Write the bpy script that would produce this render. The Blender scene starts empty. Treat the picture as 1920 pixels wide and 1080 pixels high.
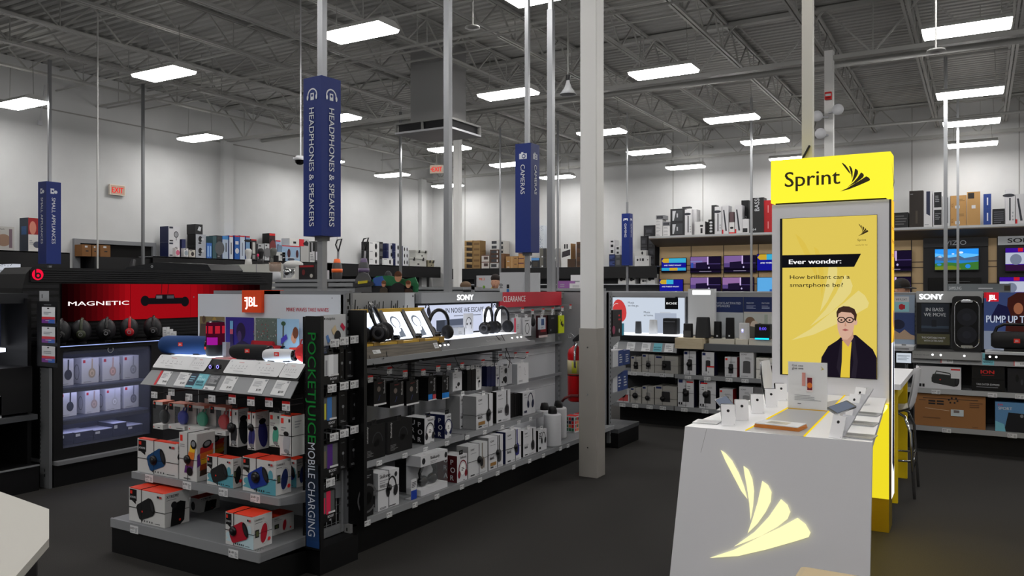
import bpy, math, random
from mathutils import Vector, Matrix
from mathutils.geometry import tessellate_polygon
random.seed(7)
SC = bpy.context.scene
COL = SC.collection
# ---------------------------------------------------------------- camera
F = 1500.0
TH = math.atan(878 / 1500.0)
S, C_ = math.sin(TH), math.cos(TH)
HC = 1.6
cam_d = bpy.data.cameras.new('camera')
cam = bpy.data.objects.new('camera', cam_d); COL.objects.link(cam)
cam.location = (0, 0, HC)
cam.rotation_euler = (math.pi / 2, 0, TH)
cam_d.sensor_width = 36.0
cam_d.lens = 36.0 * F / 1920.0
cam_d.shift_y = 0.0003
cam_d.clip_start = 0.05; cam_d.clip_end = 200
SC.camera = cam
SC.render.resolution_x = 1920; SC.render.resolution_y = 1080
# ---------------------------------------------------------------- world, exposure
w = bpy.data.worlds.new('world'); SC.world = w; w.use_nodes = True
w.node_tree.nodes['Background'].inputs[0].default_value = (0.5, 0.55, 0.6, 1)
w.node_tree.nodes['Background'].inputs[1].default_value = 0.02
SC.view_settings.view_transform = 'Standard'
SC.view_settings.look = 'None'
SC.view_settings.exposure = 0.0
SC.view_settings.gamma = 1.0
SC.view_settings.use_curve_mapping = False
LAMP = 31.5          # emission of the ceiling lamps

# ---------------------------------------------------------------- where a photo pixel lies on a plane of the shop
def ray(px, py):
    a = (px - 960) / F; b = (541 - py) / F
    return (-S + a * C_, C_ + a * S, b)
def oz(px, py, z):
    r = ray(px, py); d = (z - HC) / r[2]; return Vector((r[0] * d, r[1] * d, z))
def ox(px, py, X):
    r = ray(px, py); d = X / r[0]; return Vector((X, r[1] * d, HC + r[2] * d))
def oy(px, py, Y):
    r = ray(px, py); d = Y / r[1]; return Vector((r[0] * d, Y, HC + r[2] * d))

# ---------------------------------------------------------------- materials
def lin(c):
    return tuple(((v / 255.0) / 12.92 if v / 255.0 <= 0.04045 else (((v / 255.0) + 0.055) / 1.055) ** 2.4) for v in c)
_mats = {}
def M(c, rough=0.5, metal=0.0, bump=0.0, name=None):
    """plain procedural surface of sRGB colour c"""
    k = ('m', tuple(c), rough, metal, bump)
    if k in _mats: return _mats[k]
    m = bpy.data.materials.new(name or 'paint_%d_%d_%d' % tuple(c)); m.use_nodes = True
    nt = m.node_tree; b = nt.nodes['Principled BSDF']
    b.inputs['Base Color'].default_value = (*lin(c), 1)
    b.inputs['Roughness'].default_value = rough
    b.inputs['Metallic'].default_value = metal
    b.inputs['Specular IOR Level'].default_value = 0.35
    if bump:
        n = nt.nodes.new('ShaderNodeTexNoise'); n.inputs['Scale'].default_value = 60
        bp = nt.nodes.new('ShaderNodeBump'); bp.inputs['Strength'].default_value = bump
        tc = nt.nodes.new('ShaderNodeTexCoord')
        nt.links.new(tc.outputs['Object'], n.inputs['Vector'])
        nt.links.new(n.outputs['Fac'], bp.inputs['Height']); nt.links.new(bp.outputs['Normal'], b.inputs['Normal'])
    _mats[k] = m
    return m
def E(c, s=1.0, name=None):
    """something that gives off light: lamp, screen or lit sign"""
    k = ('e', tuple(c), s)
    if k in _mats: return _mats[k]
    m = bpy.data.materials.new(name or 'glow_%d_%d_%d' % tuple(c)); m.use_nodes = True
    nt = m.node_tree; nt.nodes.clear()
    o = nt.nodes.new('ShaderNodeOutputMaterial'); e = nt.nodes.new('ShaderNodeEmission')
    e.inputs[0].default_value = (*lin(c), 1); e.inputs[1].default_value = s
    nt.links.new(e.outputs[0], o.inputs[0])
    _mats[k] = m
    return m
def glass(c=(235, 240, 245), rough=0.02, alpha=0.18):
    k = ('g', tuple(c), rough, alpha)
    if k in _mats: return _mats[k]
    m = bpy.data.materials.new('clear_plastic'); m.use_nodes = True
    b = m.node_tree.nodes['Principled BSDF']
    b.inputs['Base Color'].default_value = (*lin(c), 1)
    b.inputs['Roughness'].default_value = rough
    b.inputs['Alpha'].default_value = alpha
    _mats[k] = m
    return m
def noise_mat(name, c1, c2, scale, rough, detail=4, bump=0.0, stretch=(1, 1, 1)):
    m = bpy.data.materials.new(name); m.use_nodes = True
    nt = m.node_tree; b = nt.nodes['Principled BSDF']
    tc = nt.nodes.new('ShaderNodeTexCoord'); mp = nt.nodes.new('ShaderNodeMapping'); mp.inputs['Scale'].default_value = stretch
    n = nt.nodes.new('ShaderNodeTexNoise'); n.inputs['Scale'].default_value = scale; n.inputs['Detail'].default_value = detail
    r = nt.nodes.new('ShaderNodeValToRGB')
    r.color_ramp.elements[0].position = 0.3; r.color_ramp.elements[1].position = 0.7
    r.color_ramp.elements[0].color = (*lin(c1), 1); r.color_ramp.elements[1].color = (*lin(c2), 1)
    nt.links.new(tc.outputs['Object'], mp.inputs['Vector']); nt.links.new(mp.outputs[0], n.inputs['Vector'])
    nt.links.new(n.outputs['Fac'], r.inputs['Fac']); nt.links.new(r.outputs['Color'], b.inputs['Base Color'])
    b.inputs['Roughness'].default_value = rough; b.inputs['Specular IOR Level'].default_value = 0.25
    if bump:
        bp = nt.nodes.new('ShaderNodeBump'); bp.inputs['Strength'].default_value = bump
        nt.links.new(n.outputs['Fac'], bp.inputs['Height']); nt.links.new(bp.outputs['Normal'], b.inputs['Normal'])
    return m
WHITE = M((208, 209, 213), .55); PAPER = M((218, 219, 221), .7); BLACK = M((9, 9, 11), .5); DARK = M((28, 28, 31), .55)
GREY = M((128, 130, 134), .45); STEELGREY = M((120, 122, 126), .4); MID = M((86, 88, 92), .5); PALE = M((196, 198, 202), .5)
RED = M((205, 28, 30), .5); ORANGE = M((232, 66, 22), .5); BLUE = M((20, 56, 138), .5); NAVY = M((20, 28, 72), .5)
CHROME = M((200, 202, 206), .12, 1.0); BRUSHED = M((150, 148, 144), .38, 1.0); CARD = M((176, 128, 82), .75); INK = M((30, 30, 34), .6)
FINE = M((150, 152, 156), .7); YELLOW = M((250, 214, 20), .5); BLACKGLOSS = M((10, 10, 12), .18)

# ---------------------------------------------------------------- mesh builder
_text = {}
def text_mesh(s, bold):
    k = (s, bold)
    if k not in _text:
        cu = bpy.data.curves.new('letters', 'FONT'); cu.body = s; cu.size = 1; cu.resolution_u = 3; cu.fill_mode = 'FRONT'
        cu.offset = bold
        o = bpy.data.objects.new('letters', cu); COL.objects.link(o)
        bpy.context.view_layer.update()
        me = o.evaluated_get(bpy.context.evaluated_depsgraph_get()).to_mesh()
        vs = [(v.co.x, v.co.y) for v in me.vertices]; fs = [tuple(p.vertices) for p in me.polygons]
        bpy.data.objects.remove(o); bpy.data.curves.remove(cu)
        if vs:
            x0 = min(v[0] for v in vs); x1 = max(v[0] for v in vs); y0 = min(v[1] for v in vs); y1 = max(v[1] for v in vs)
        else:
            x0 = y0 = 0; x1 = y1 = 1
        _text[k] = (vs, fs, x0, x1, y0, y1)
    return _text[k]

class MB:
    def __init__(s): s.v = []; s.f = []; s.m = []; s.sm = []; s.mats = []
    def mi(s, m):
        if m not in s.mats: s.mats.append(m)
        return s.mats.index(m)
    def add(s, vs, fs, m, smooth=False):
        o = len(s.v); s.v += [tuple(v) for v in vs]; i = s.mi(m)
        for f in fs: s.f.append(tuple(o + k for k in f)); s.m.append(i); s.sm.append(smooth)
    def box(s, x0, x1, y0, y1, z0, z1, m, **side):
        vs = [(x, y, z) for x in (x0, x1) for y in (y0, y1) for z in (z0, z1)]
        fs = dict(l=(0, 1, 3, 2), r=(4, 6, 7, 5), f=(0, 4, 5, 1), b=(2, 3, 7, 6), d=(0, 2, 6, 4), t=(1, 5, 7, 3))
        o = len(s.v); s.v += vs
        for k, f in fs.items(): s.f.append(tuple(o + q for q in f)); s.m.append(s.mi(side.get(k, m))); s.sm.append(False)
    def cbox(s, c, d, m, **k): s.box(c[0] - d[0] / 2, c[0] + d[0] / 2, c[1] - d[1] / 2, c[1] + d[1] / 2, c[2] - d[2] / 2, c[2] + d[2] / 2, m, **k)
    def rbox(s, x0, x1, y0, y1, z0, z1, r, m, seg=3, axis='z'):
        """box with its four edges along axis rounded"""
        if axis == 'z': a0, a1, b0, b1, h0, h1 = x0, x1, y0, y1, z0, z1
        elif axis == 'y': a0, a1, b0, b1, h0, h1 = x0, x1, z0, z1, y0, y1
        else: a0, a1, b0, b1, h0, h1 = y0, y1, z0, z1, x0, x1
        s.prism(rrect(a0, a1, b0, b1, r, seg), h0, h1, m, axis)
    def prism(s, pts, h0, h1, m, axis='z', cap=None, smooth=False):
        n = len(pts)
        put = {'z': lambda p, h: (p[0], p[1], h), 'y': lambda p, h: (p[0], h, p[1]), 'x': lambda p, h: (h, p[0], p[1])}[axis]
        vs = [put(p, h0) for p in pts] + [put(p, h1) for p in pts]
        s.add(vs, [(i, (i + 1) % n, n + (i + 1) % n, n + i) for i in range(n)], m, smooth)
        tri = [tuple(t) for t in tessellate_polygon([[Vector((p[0], p[1], 0)) for p in pts]])]
        s.add(vs[:n], tri, cap or m); s.add(vs[n:], tri, cap or m)
    def quad(s, a, b, c, d, m): s.add([a, b, c, d], [(0, 1, 2, 3)], m)
    def slab(s, pts, n, t, m):
        """flat polygon of 3-D points given thickness t along n"""
        n = Vector(n).normalized() * t; k = len(pts)
        vs = [Vector(p) for p in pts] + [Vector(p) + n for p in pts]
        s.add(vs, [tuple(range(k)), tuple(range(2 * k - 1, k - 1, -1))] + [(i, (i + 1) % k, k + (i + 1) % k, k + i) for i in range(k)], m)
    def lathe(s, prof, c, m, seg=20, axis='z', smooth=True, arc=2 * math.pi):
        vs = []; fs = []; n = len(prof); full = arc > 6.28
        k = seg if full else seg + 1
        for i in range(k):
            a = arc * i / seg; ca, sa = math.cos(a), math.sin(a)
            for r, h in prof:
                p = {'z': (r * ca, r * sa, h), 'y': (r * ca, h, r * sa), 'x': (h, r * ca, r * sa)}[axis]
                vs.append((c[0] + p[0], c[1] + p[1], c[2] + p[2]))
        for i in range(seg):
            j = (i + 1) % k
            for q in range(n - 1): fs.append((i * n + q, j * n + q, j * n + q + 1, i * n + q + 1))
        s.add(vs, fs, m, smooth)
    def cyl(s, c, r, h0, h1, m, axis='z', seg=16):
        s.lathe([(r, h0), (r, h1)], c, m, seg, axis); s.lathe([(0, h1), (r, h1)], c, m, seg, axis, False); s.lathe([(0, h0), (r, h0)], c, m, seg, axis, False)
    def ell(s, c, r, m, seg=16, rings=9):
        vs = []; fs = []
        for i in range(rings + 1):
            t = math.pi * i / rings
            for j in range(seg):
                a = 2 * math.pi * j / seg
                vs.append((c[0] + r[0] * math.sin(t) * math.cos(a), c[1] + r[1] * math.sin(t) * math.sin(a), c[2] + r[2] * math.cos(t)))
        for i in range(rings):
            for j in range(seg):
                fs.append((i * seg + j, i * seg + (j + 1) % seg, (i + 1) * seg + (j + 1) % seg, (i + 1) * seg + j))
        s.add(vs, fs, m, True)
    def tube(s, path, r, m, seg=8, closed=False):
        P = [Vector(p) for p in path]; n = len(P); vs = []; fs = []
        R = r if isinstance(r, (list, tuple)) else [r] * n
        up = None
        for i in range(n):
            if closed: t = P[(i + 1) % n] - P[i - 1]
            else: t = P[min(i + 1, n - 1)] - P[max(i - 1, 0)]
            t.normalize()
            if up is None: up = Vector((0, 0, 1)) if abs(t.z) < .9 else Vector((1, 0, 0))
            a = t.cross(up); a.normalize(); b = a.cross(t); up = b
            for j in range(seg):
                q = 2 * math.pi * j / seg
                vs.append(P[i] + (a * math.cos(q) + b * math.sin(q)) * R[i])
        for i in range(n if closed else n - 1):
            for j in range(seg):
                k = (i + 1) % n
                fs.append((i * seg + j, i * seg + (j + 1) % seg, k * seg + (j + 1) % seg, k * seg + j))
        if not closed:
            fs.append(tuple(range(seg))); fs.append(tuple(range((n - 1) * seg, n * seg)))
        s.add(vs, fs, m, True)
    def bar(s, p, q, wd, m, h=None):
        """square bar from p to q"""
        p = Vector(p); q = Vector(q); t = (q - p).normalized(); up = Vector((0, 0, 1)) if abs(t.z) < .95 else Vector((0, 1, 0))
        a = t.cross(up).normalized() * wd / 2; b = a.cross(t).normalized() * (h or wd) / 2
        vs = [p - a - b, p + a - b, p + a + b, p - a + b, q - a - b, q + a - b, q + a + b, q - a + b]
        s.add(vs, [(0, 1, 2, 3), (4, 5, 6, 7), (0, 1, 5, 4), (1, 2, 6, 5), (2, 3, 7, 6), (3, 0, 4, 7)], m)
    def build(s, name, parent=None, loc=None, rz=0.0, kind=None):
        me = bpy.data.meshes.new(name); me.from_pydata([tuple(v) for v in s.v], [], s.f)
        for m in s.mats: me.materials.append(m)
        me.polygons.foreach_set('material_index', s.m); me.polygons.foreach_set('use_smooth', s.sm)
        me.update()
        o = bpy.data.objects.new(name, me); COL.objects.link(o)
        if parent: o.parent = parent
        if loc is not None: o.location = loc
        o.rotation_euler.z = rz
        if kind: o['kind'] = kind
        return o
def rrect(a0, a1, b0, b1, r, seg=3):
    P = []
    for cx, cy, st in ((a1 - r, b1 - r, 0), (a0 + r, b1 - r, 1), (a0 + r, b0 + r, 2), (a1 - r, b0 + r, 3)):
        for i in range(seg + 1):
            a = (st + i / seg) * math.pi / 2; P.append((cx + r * math.cos(a), cy + r * math.sin(a)))
    return P

class D:
    """prints on a flat face: origin O (lower left), unit vectors U (right), V (up), N (out); coordinates are fractions of W and H"""
    def __init__(s, mb, O, U, V, N, W, H, eps=.0005):
        s.mb = mb; s.O = Vector(O); s.U = Vector(U); s.V = Vector(V); s.N = Vector(N); s.W = W; s.H = H; s.l = 0; s.eps = eps
    def p(s, u, v): return s.O + s.U * (u * s.W) + s.V * (v * s.H) + s.N * (s.l * s.eps)
    def poly(s, pts, m):
        s.l += 1; P = [s.p(*q) for q in pts]
        if len(pts) <= 4: s.mb.add(P, [tuple(range(len(pts)))], m)
        else:
            tri = [tuple(t) for t in tessellate_polygon([[Vector((q[0] * s.W, q[1] * s.H, 0)) for q in pts]])]
            s.mb.add(P, tri, m)
    def rect(s, u0, v0, u1, v1, m): s.poly([(u0, v0), (u1, v0), (u1, v1), (u0, v1)], m)
    def ell(s, cu, cv, ru, rv, m, n=18, rot=0):
        """radii are fractions of H both ways"""
        k = s.H / s.W; ca, sa = math.cos(rot), math.sin(rot); P = []
        for i in range(n):
            a = 2 * math.pi * i / n; x, y = ru * math.cos(a), rv * math.sin(a)
            P.append((cu + (x * ca - y * sa) * k, cv + x * sa + y * ca))
        s.poly(P, m)
    def stroke(s, pts, wd, m):
        """line of width wd (fraction of H)"""
        s.l += 1; W, H = s.W, s.H; Q = [Vector((u * W, v * H)) for u, v in pts]; h = wd * H / 2; vs = []
        for i, q in enumerate(Q):
            t = (Q[min(i + 1, len(Q) - 1)] - Q[max(i - 1, 0)]).normalized(); n = Vector((-t.y, t.x)) * h
            vs += [q + n, q - n]
        s.mb.add([s.p(v.x / W, v.y / H) for v in vs], [(2 * i, 2 * i + 1, 2 * i + 3, 2 * i + 2) for i in range(len(Q) - 1)], m)
    def arc(s, cu, cv, ru, rv, a0, a1, wd, m, n=14):
        k = s.H / s.W
        s.stroke([(cu + ru * k * math.cos(a0 + (a1 - a0) * i / n), cv + rv * math.sin(a0 + (a1 - a0) * i / n)) for i in range(n + 1)], wd, m)
    def text(s, t, u, v, h, m, w=None, align='l', rot=0, bold=0.0, squash=None):
        """letters of height h (fraction of H) at u, v (base line); w limits or, with squash, sets the width"""
        s.l += 1
        vs, fs, x0, x1, y0, y1 = text_mesh(t, 0.0)
        if not fs: return
        hh = h * s.H / (.73 if y0 > -.05 else .73); k = hh; kx = k
        tw = (x1 - x0) * kx
        if w and tw > w * s.W: kx *= w * s.W / tw
        if squash and w: kx = w * s.W / (x1 - x0)
        tw = (x1 - x0) * kx; off = {'l': 0, 'c': -tw / 2, 'r': -tw}[align]
        ca, sa = math.cos(rot), math.sin(rot); P = []
        for x, y in vs:
            X = (x - x0) * kx + off; Y = y * k
            P.append(s.O + s.U * (u * s.W + X * ca - Y * sa) + s.V * (v * s.H + X * sa + Y * ca) + s.N * (s.l * s.eps))
        s.mb.add(P, fs, m)
        if bold > 0:      # heavier strokes: the same letters a hair to each side
            for j, sh in enumerate((-bold, bold, -bold * .5, bold * .5)):
                q = (s.U * ca + s.V * sa) * sh * kx * .8 + s.N * .00009 * (j + 1); s.mb.add([p + q for p in P], fs, m)
    def lines(s, u0, v0, u1, v1, n, m, thick=.45):
        """rows of print too small to read"""
        s.l += 1; dv = (v1 - v0) / n
        for i in range(n):
            e = u1 - (u1 - u0) * random.choice((0, .1, .25, .4))
            a, b = v0 + dv * i, v0 + dv * (i + thick)
            s.mb.add([s.p(u0, a), s.p(e, a), s.p(e, b), s.p(u0, b)], [(0, 1, 2, 3)], m)

# ---------------------------------------------------------------- things
def tag(o, label, cat, group=None):
    o['label'] = label; o['category'] = cat
    if group: o['group'] = group
    return o
def thing(name, label, cat, loc=(0, 0, 0), rz=0.0, group=None):
    o = bpy.data.objects.new(name, None); COL.objects.link(o); o.empty_display_size = .1
    o.location = loc; o.rotation_euler.z = rz
    return tag(o, label, cat, group)
def front(mb, W, H, y=0.0, x0=None, z0=0.0):
    """print face on the -y side of something W wide centred on x"""
    return D(mb, (-W / 2 if x0 is None else x0, y, z0), (1, 0, 0), (0, 0, 1), (0, -1, 0), W, H)
def left(mb, W, Dp, H):
    return D(mb, (-W / 2, Dp, 0), (0, -1, 0), (0, 0, 1), (-1, 0, 0), Dp, H)
def right(mb, W, Dp, H):
    return D(mb, (W / 2, 0, 0), (0, 1, 0), (0, 0, 1), (1, 0, 0), Dp, H)
def top(mb, W, Dp, H):
    return D(mb, (-W / 2, 0, H), (1, 0, 0), (0, 1, 0), (0, 0, 1), W, Dp)
# ================================================================ room shell
XL, YB, XR, YF, ZC = -18.9, 26.0, 13.0, -7.0, 6.85
WALL = noise_mat('painted_wall', (200, 201, 201), (206, 207, 207), 1.5, .75)
CARPET = noise_mat('charcoal_carpet', (30, 29, 28), (54, 52, 50), 260, .95, 2, .3)
DECKM = M((176, 176, 174), .6, .0)
STEELW = M((168, 168, 165), .5)
mb = MB(); mb.box(XL, XR, YF, YB, -.1, 0, CARPET); mb.build('floor', kind='structure')
SEAM = M((150, 149, 146), .8)
mb = MB(); mb.box(XL - .2, XL, YF, YB, 0, ZC, WALL)
mb.box(XL, XL + .012, YF, YB, 5.80, 5.83, SEAM)
for y in (15.8, 25.2): mb.box(XL, XL + .18, y - .16, y + .16, 0, 5.85, WALL)
for y in (4.5, 9.2, 20.5): mb.box(XL, XL + .004, y - .01, y + .01, 0, 5.8, SEAM)
mb.build('wall_left', kind='structure')
mb = MB(); mb.box(XL - .2, XR + .2, YB, YB + .2, 0, ZC, WALL)
for px in (872, 1050, 1262, 1318, 1409, 1560, 1710, 1911): x = oy(px, 400, YB).x; mb.box(x - .012, x + .012, YB - .006, YB, 0, ZC, SEAM)
mb.build('wall_back', kind='structure')
mb = MB(); mb.box(XR, XR + .2, YF, YB, 0, ZC, WALL); mb.build('wall_right', kind='structure')
mb = MB(); mb.box(XL - .2, XR + .2, YF - .2, YF, 0, ZC, WALL); mb.build('wall_front', kind='structure')
# corrugated roof deck: ribs run along X
mb = MB(); vs = []; y = YF; k = 0
while y < YB:
    for dy, dz in ((0, 0), (.10, 0), (.125, .045), (.175, .045)): vs += [(XL, y + dy, ZC + dz), (XR, y + dy, ZC + dz)]
    y += .2
mb.add(vs, [(2 * i, 2 * i + 1, 2 * i + 3, 2 * i + 2) for i in range(len(vs) // 2 - 1)], DECKM)
mb.box(XL - .2, XR + .2, YF - .2, YB + .2, ZC + .06, ZC + .1, DECKM)
mb.build('ceiling', kind='structure')
# open web joists along Y
def truss(L, depth, step, ch, axis):
    mb = MB(); put = (lambda a, z, o=0: (o, a, z)) if axis == 'y' else (lambda a, z, o=0: (a, o, z))
    for z in (0, depth):
        for o in (-.035, .035):
            mb.bar(put(0, z, o), put(L, z, o), ch, STEELW)
    a = 0; k = 0
    while a + step <= L + .01:
        mb.bar(put(a, depth), put(a + step / 2, 0), .028, STEELW); mb.bar(put(a + step / 2, 0), put(a + step, depth), .028, STEELW)
        if k % 2 == 0: mb.bar(put(a + step / 2, 0), put(a + step / 2, depth), .016, STEELW)
        a += step; k += 1
    return mb
JX = [-2.7 + 1.64 * k for k in range(-9, 10)]
first = None
for x in JX:
    if first is None:
        first = truss(YB - YF, .56, 1.22, .045, 'y').build('ceiling_joist', loc=(x, YF, 6.24), kind='structure')
    else:
        c = first.copy(); c.location.x = x; COL.objects.link(c)
first = None
for y in (-3.3, 6.25, 15.8, 25.4):
    if first is None:
        first = truss(XR - XL, .93, 1.64, .08, 'x').build('ceiling_girder', loc=(XL, y, 5.86), kind='structure')
    else:
        c = first.copy(); c.location.y = y; COL.objects.link(c)
for y, z in ((8.4, 6.28), (10.9, 6.28), (13.2, 6.28), (18.0, 6.28), (20.3, 6.28), (22.8, 6.28)):
    mb = MB(); mb.bar((XL, y, z), (XR, y, z), .03, STEELW); mb.bar((XL, y + .1, z + .5), (XR, y + .1, z + .5), .03, STEELW)
    mb.build('ceiling_bridging', kind='structure')
for y, z, r in ((11.9, 6.1, .025), (12.2, 6.12, .02), (17.2, 6.1, .06), (23.6, 6.0, .04)):
    mb = MB(); mb.tube([(XL, y, z), (XR, y, z)], r, M((175, 175, 172), .35), 10)
    for x in range(-18, 13, 3): mb.bar((x, y, z), (x, y, z + .75), .012, STEELW)
    mb.build('ceiling_pipe', kind='structure')

# ================================================================ ceiling lamps
DIFF = E((255, 252, 249), LAMP, 'lamp_diffuser')
LX = [(-17.2, 'row beside left wall'), (-12.6, 'second row from left wall'), (-8.05, 'third row from left wall'), (-4.85, 'row above the headphone aisle'), (-.18, 'row above the yellow kiosk'), (4.4, ''), (8.9, '')]
LY = [(-4.4, ''), (0.1, ''), (4.6, ''), (9.2, 'nearest one'), (13.6, 'second one'), (18.12, 'third one'), (21.35, 'second from back wall'), (24.62, 'closest to back wall')]
UPFILL = E((255, 250, 242), LAMP * .3, 'added_uplight')  # uplight added on the lamp tops to brighten the roof deck
def lamp_parts(root):
    mb = MB(); L, W = 1.16, .5
    p = [(-W / 2, 0), (W / 2, 0), (W / 2 - .02, .05), (W / 2 - .12, .1), (-W / 2 + .12, .1), (-W / 2 + .02, .05)]
    mb.prism([(a, b) for a, b in p], -L / 2, L / 2, M((205, 205, 203), .4), 'x')
    mb.build('lamp_housing', root)
    mb = MB(); mb.add([(-L / 2 + .02, -W / 2 + .02, -.045), (L / 2 - .02, -W / 2 + .02, -.045), (L / 2 - .02, W / 2 - .02, -.045), (-L / 2 + .02, W / 2 - .02, -.045),
                       (-L / 2 + .005, -W / 2 + .005, -.001), (L / 2 - .005, -W / 2 + .005, -.001), (L / 2 - .005, W / 2 - .005, -.001), (-L / 2 + .005, W / 2 - .005, -.001)],
                      [(3, 2, 1, 0), (0, 1, 5, 4), (1, 2, 6, 5), (2, 3, 7, 6), (3, 0, 4, 7)], DIFF)
    for sx in (-1, 1): mb.add([(-.5, sx * .08 - .02, .102), (.5, sx * .08 - .02, .102), (.5, sx * .08 + .02, .102), (-.5, sx * .08 + .02, .102)], [(0, 1, 2, 3)], UPFILL)
    mb.build('lamp_diffuser', root)
    for sx in (-1, 1):
        mb = MB(); mb.tube([(sx * .45, 0, .1), (sx * .42, 0, .79)], .006, STEELW, 6); mb.build('hanger_cable', root)
proto = None
for x, rx in LX:
    for y, ry in LY:
        if y < 9 and (x < -13 or x > 5): continue
        lab = 'lit ceiling lamp, %s in the %s' % (ry, rx) if rx and ry else 'lit rectangular ceiling lamp out of view'
        if lab.endswith('out of view') and proto is None: continue
        if proto is None:
            proto = thing('ceiling_lamp', lab, 'lamp', (x, y, 5.45), group='ceiling lamps'); lamp_parts(proto)
        else:
            r = proto.copy(); COL.objects.link(r); r.location = (x, y, 5.45); r['label'] = lab
            r['group'] = 'ceiling lamps' if 'out of' not in lab else 'ceiling lamps above and behind the viewer'
            for ch in list(proto.children):
                c = ch.copy(); COL.objects.link(c); c.parent = r

# ================================================================ columns
def column(px, X, Y, label, clad):
    t = thing('steel_column', label, 'column', (X, Y, 0))
    mb = MB(); mb.rbox(-.078, .078, -.078, .078, 0, 6.0, .012, M((228, 228, 226), .5)); mb.build('shaft', t)
    if clad:
        mb = MB(); mb.rbox(-.085, .085, -.085, .085, 0, 1.26, .006, noise_mat('brushed_steel', (150, 146, 140), (158, 154, 148), 3, .4, 2))
        for z in (.25, .7, 1.1): mb.cyl((0, -.086, z), .006, -.004, 0, CHROME, 'y', 8)
        o = mb.build('cladding', t); o['label'] = 'scuffed steel cladding up to waist height'
    return t
column(1122, -2.87, 6.26, 'white square column with steel cladding beside the end of the headphone shelves', True)
column(865, -10.75, 15.8, 'white square column far back under the air diffuser', False)
c2 = column(1558, -2.42, 15.8, 'white square column with a red strobe, rising behind the yellow kiosk sign', False)
# strobe and wall speakers on the far column
t = thing('fire_strobe', 'small red fire strobe high on the white column', 'strobe', (-2.42, 15.72, 5.15))
mb = MB(); mb.rbox(-.06, .06, -.06, 0, -.07, .07, .01, RED, axis='y'); d = front(mb, .12, .14, -.06, z0=-.07); d.rect(.1, .45, .9, .75, WHITE); d.rect(.2, .15, .8, .3, M((120, 10, 10))); mb.build('strobe_body', t)
for dx, dz, n in ((-.18, 4.78, 'left'), (.18, 4.86, 'right'), (-.12, 4.45, 'lower')):
    t = thing('column_speaker', {'left': 'white horn speaker on the left side of the strobe column', 'right': 'white horn speaker on the right side of the strobe column', 'lower': 'lower white horn speaker on the strobe column'}[n], 'lamp', (-2.42 + dx, 15.66, dz))
    mb = MB(); mb.lathe([(.03, .1), (.06, .06), (.1, -.06), (.1, -.09), (0, -.08)], (0, 0, 0), WHITE, 14, 'y'); mb.build('speaker_horn', t)
    mb = MB(); mb.bar((0, .04, 0), (-dx, .04, -.02), .03, WHITE); mb.build('bracket', t)

# ================================================================ poles
def pole(px, Y, wd, label, z0, z1=6.3, tele=True, c=(150, 152, 155), X=None):
    p = oy(px, 300, Y) if X is None else Vector((X, Y, 0))
    t = thing('power_pole', label, 'pole', (p.x, Y, z0))
    h = z1 - z0
    mb = MB(); mb.box(-wd / 2, wd / 2, -wd / 2, wd / 2, 0, h * .62 if tele else h, M(c, .32, .6)); mb.build('pole_tube', t)
    if tele:
        mb = MB(); q = wd * .36; mb.box(-q, q, -q, q, h * .62, h, M((172, 174, 176), .3, .6)); mb.build('inner_tube', t)
    return p
# hanging department signs: a square box turned a corner towards the aisle
SIGNB = M((16, 42, 118), .45)
def icon(d, kind, u, v, r, m):
    k = d.H / d.W
    if kind == 'phones':
        d.arc(u, v, r, r * 1.0, -.3, math.pi + .3, r * .22, m, 18); d.rect(u - r * .38 * k, v - r * .75, u + r * .38 * k, v + r * .35, m)
        d.ell(u, v - r * .05, r * .22, r * .22, SIGNB); d.ell(u - r * k, v - r * .35, r * .2, r * .4, m); d.ell(u + r * k, v - r * .35, r * .2, r * .4, m)
    elif kind == 'cam':
        d.rect(u - r * k, v - r * .7, u + r * k, v + r * .55, m); d.rect(u - r * .5 * k, v + r * .5, u + r * .1 * k, v + r * .85, m)
        d.ell(u + r * .2 * k, v - r * .08, r * .5, r * .5, SIGNB); d.ell(u + r * .2 * k, v - r * .08, r * .3, r * .3, m)
    elif kind == 'pad':
        d.poly([(u - r * k, v + r * .5), (u + r * k, v + r * .5), (u + r * 1.2 * k, v - r * .7), (u + r * .6 * k, v - r * .3), (u - r * .6 * k, v - r * .3), (u - r * 1.2 * k, v - r * .7)], m)
        d.ell(u - r * .5 * k, v + r * .1, r * .2, r * .2, SIGNB); d.ell(u + r * .5 * k, v + r * .1, r * .2, r * .2, SIGNB)
    else:
        d.rect(u - r * k, v - r * .8, u + r * .1 * k, v + r * .8, m); d.ell(u + r * .6 * k, v - r * .2, r * .5, r * .5, m); d.ell(u - r * .4 * k, v, r * .3, r * .3, SIGNB)
def dept_sign(px, X, Y, words, kind, label, frac, zb=1.95, h=1.06, wd=.174, rz=0.0):
    if X is None: X = oy(px, 300, Y).x
    t = thing('department_sign', label, 'sign', (X, Y, zb), rz, 'hanging department signs')
    a = wd / 2; wm = M((226, 230, 238), .5)
    mb = MB(); mb.box(-a, a, -a, a, 0, h, SIGNB)
    for O, U, N in (((-a, -a, 0), (1, 0, 0), (0, -1, 0)), ((a, -a, 0), (0, 1, 0), (1, 0, 0)), ((a, a, 0), (-1, 0, 0), (0, 1, 0)), ((-a, a, 0), (0, -1, 0), (-1, 0, 0))):
        d = D(mb, O, U, (0, 0, 1), N, wd, h, .001)
        icon(d, kind, .5, .885, .04, wm)
        d.text(words, .36, .805, .046, wm, w=frac * h / wd, rot=-math.pi / 2, bold=.012, squash=True)
    mb.build('sign_box', t)
    mb = MB(); mb.box(-.035, .035, -.035, .035, -.03, 0, STEELGREY); mb.build('sign_bracket', t)
SP = -3.84      # centre line of the headphone shelves
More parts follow.
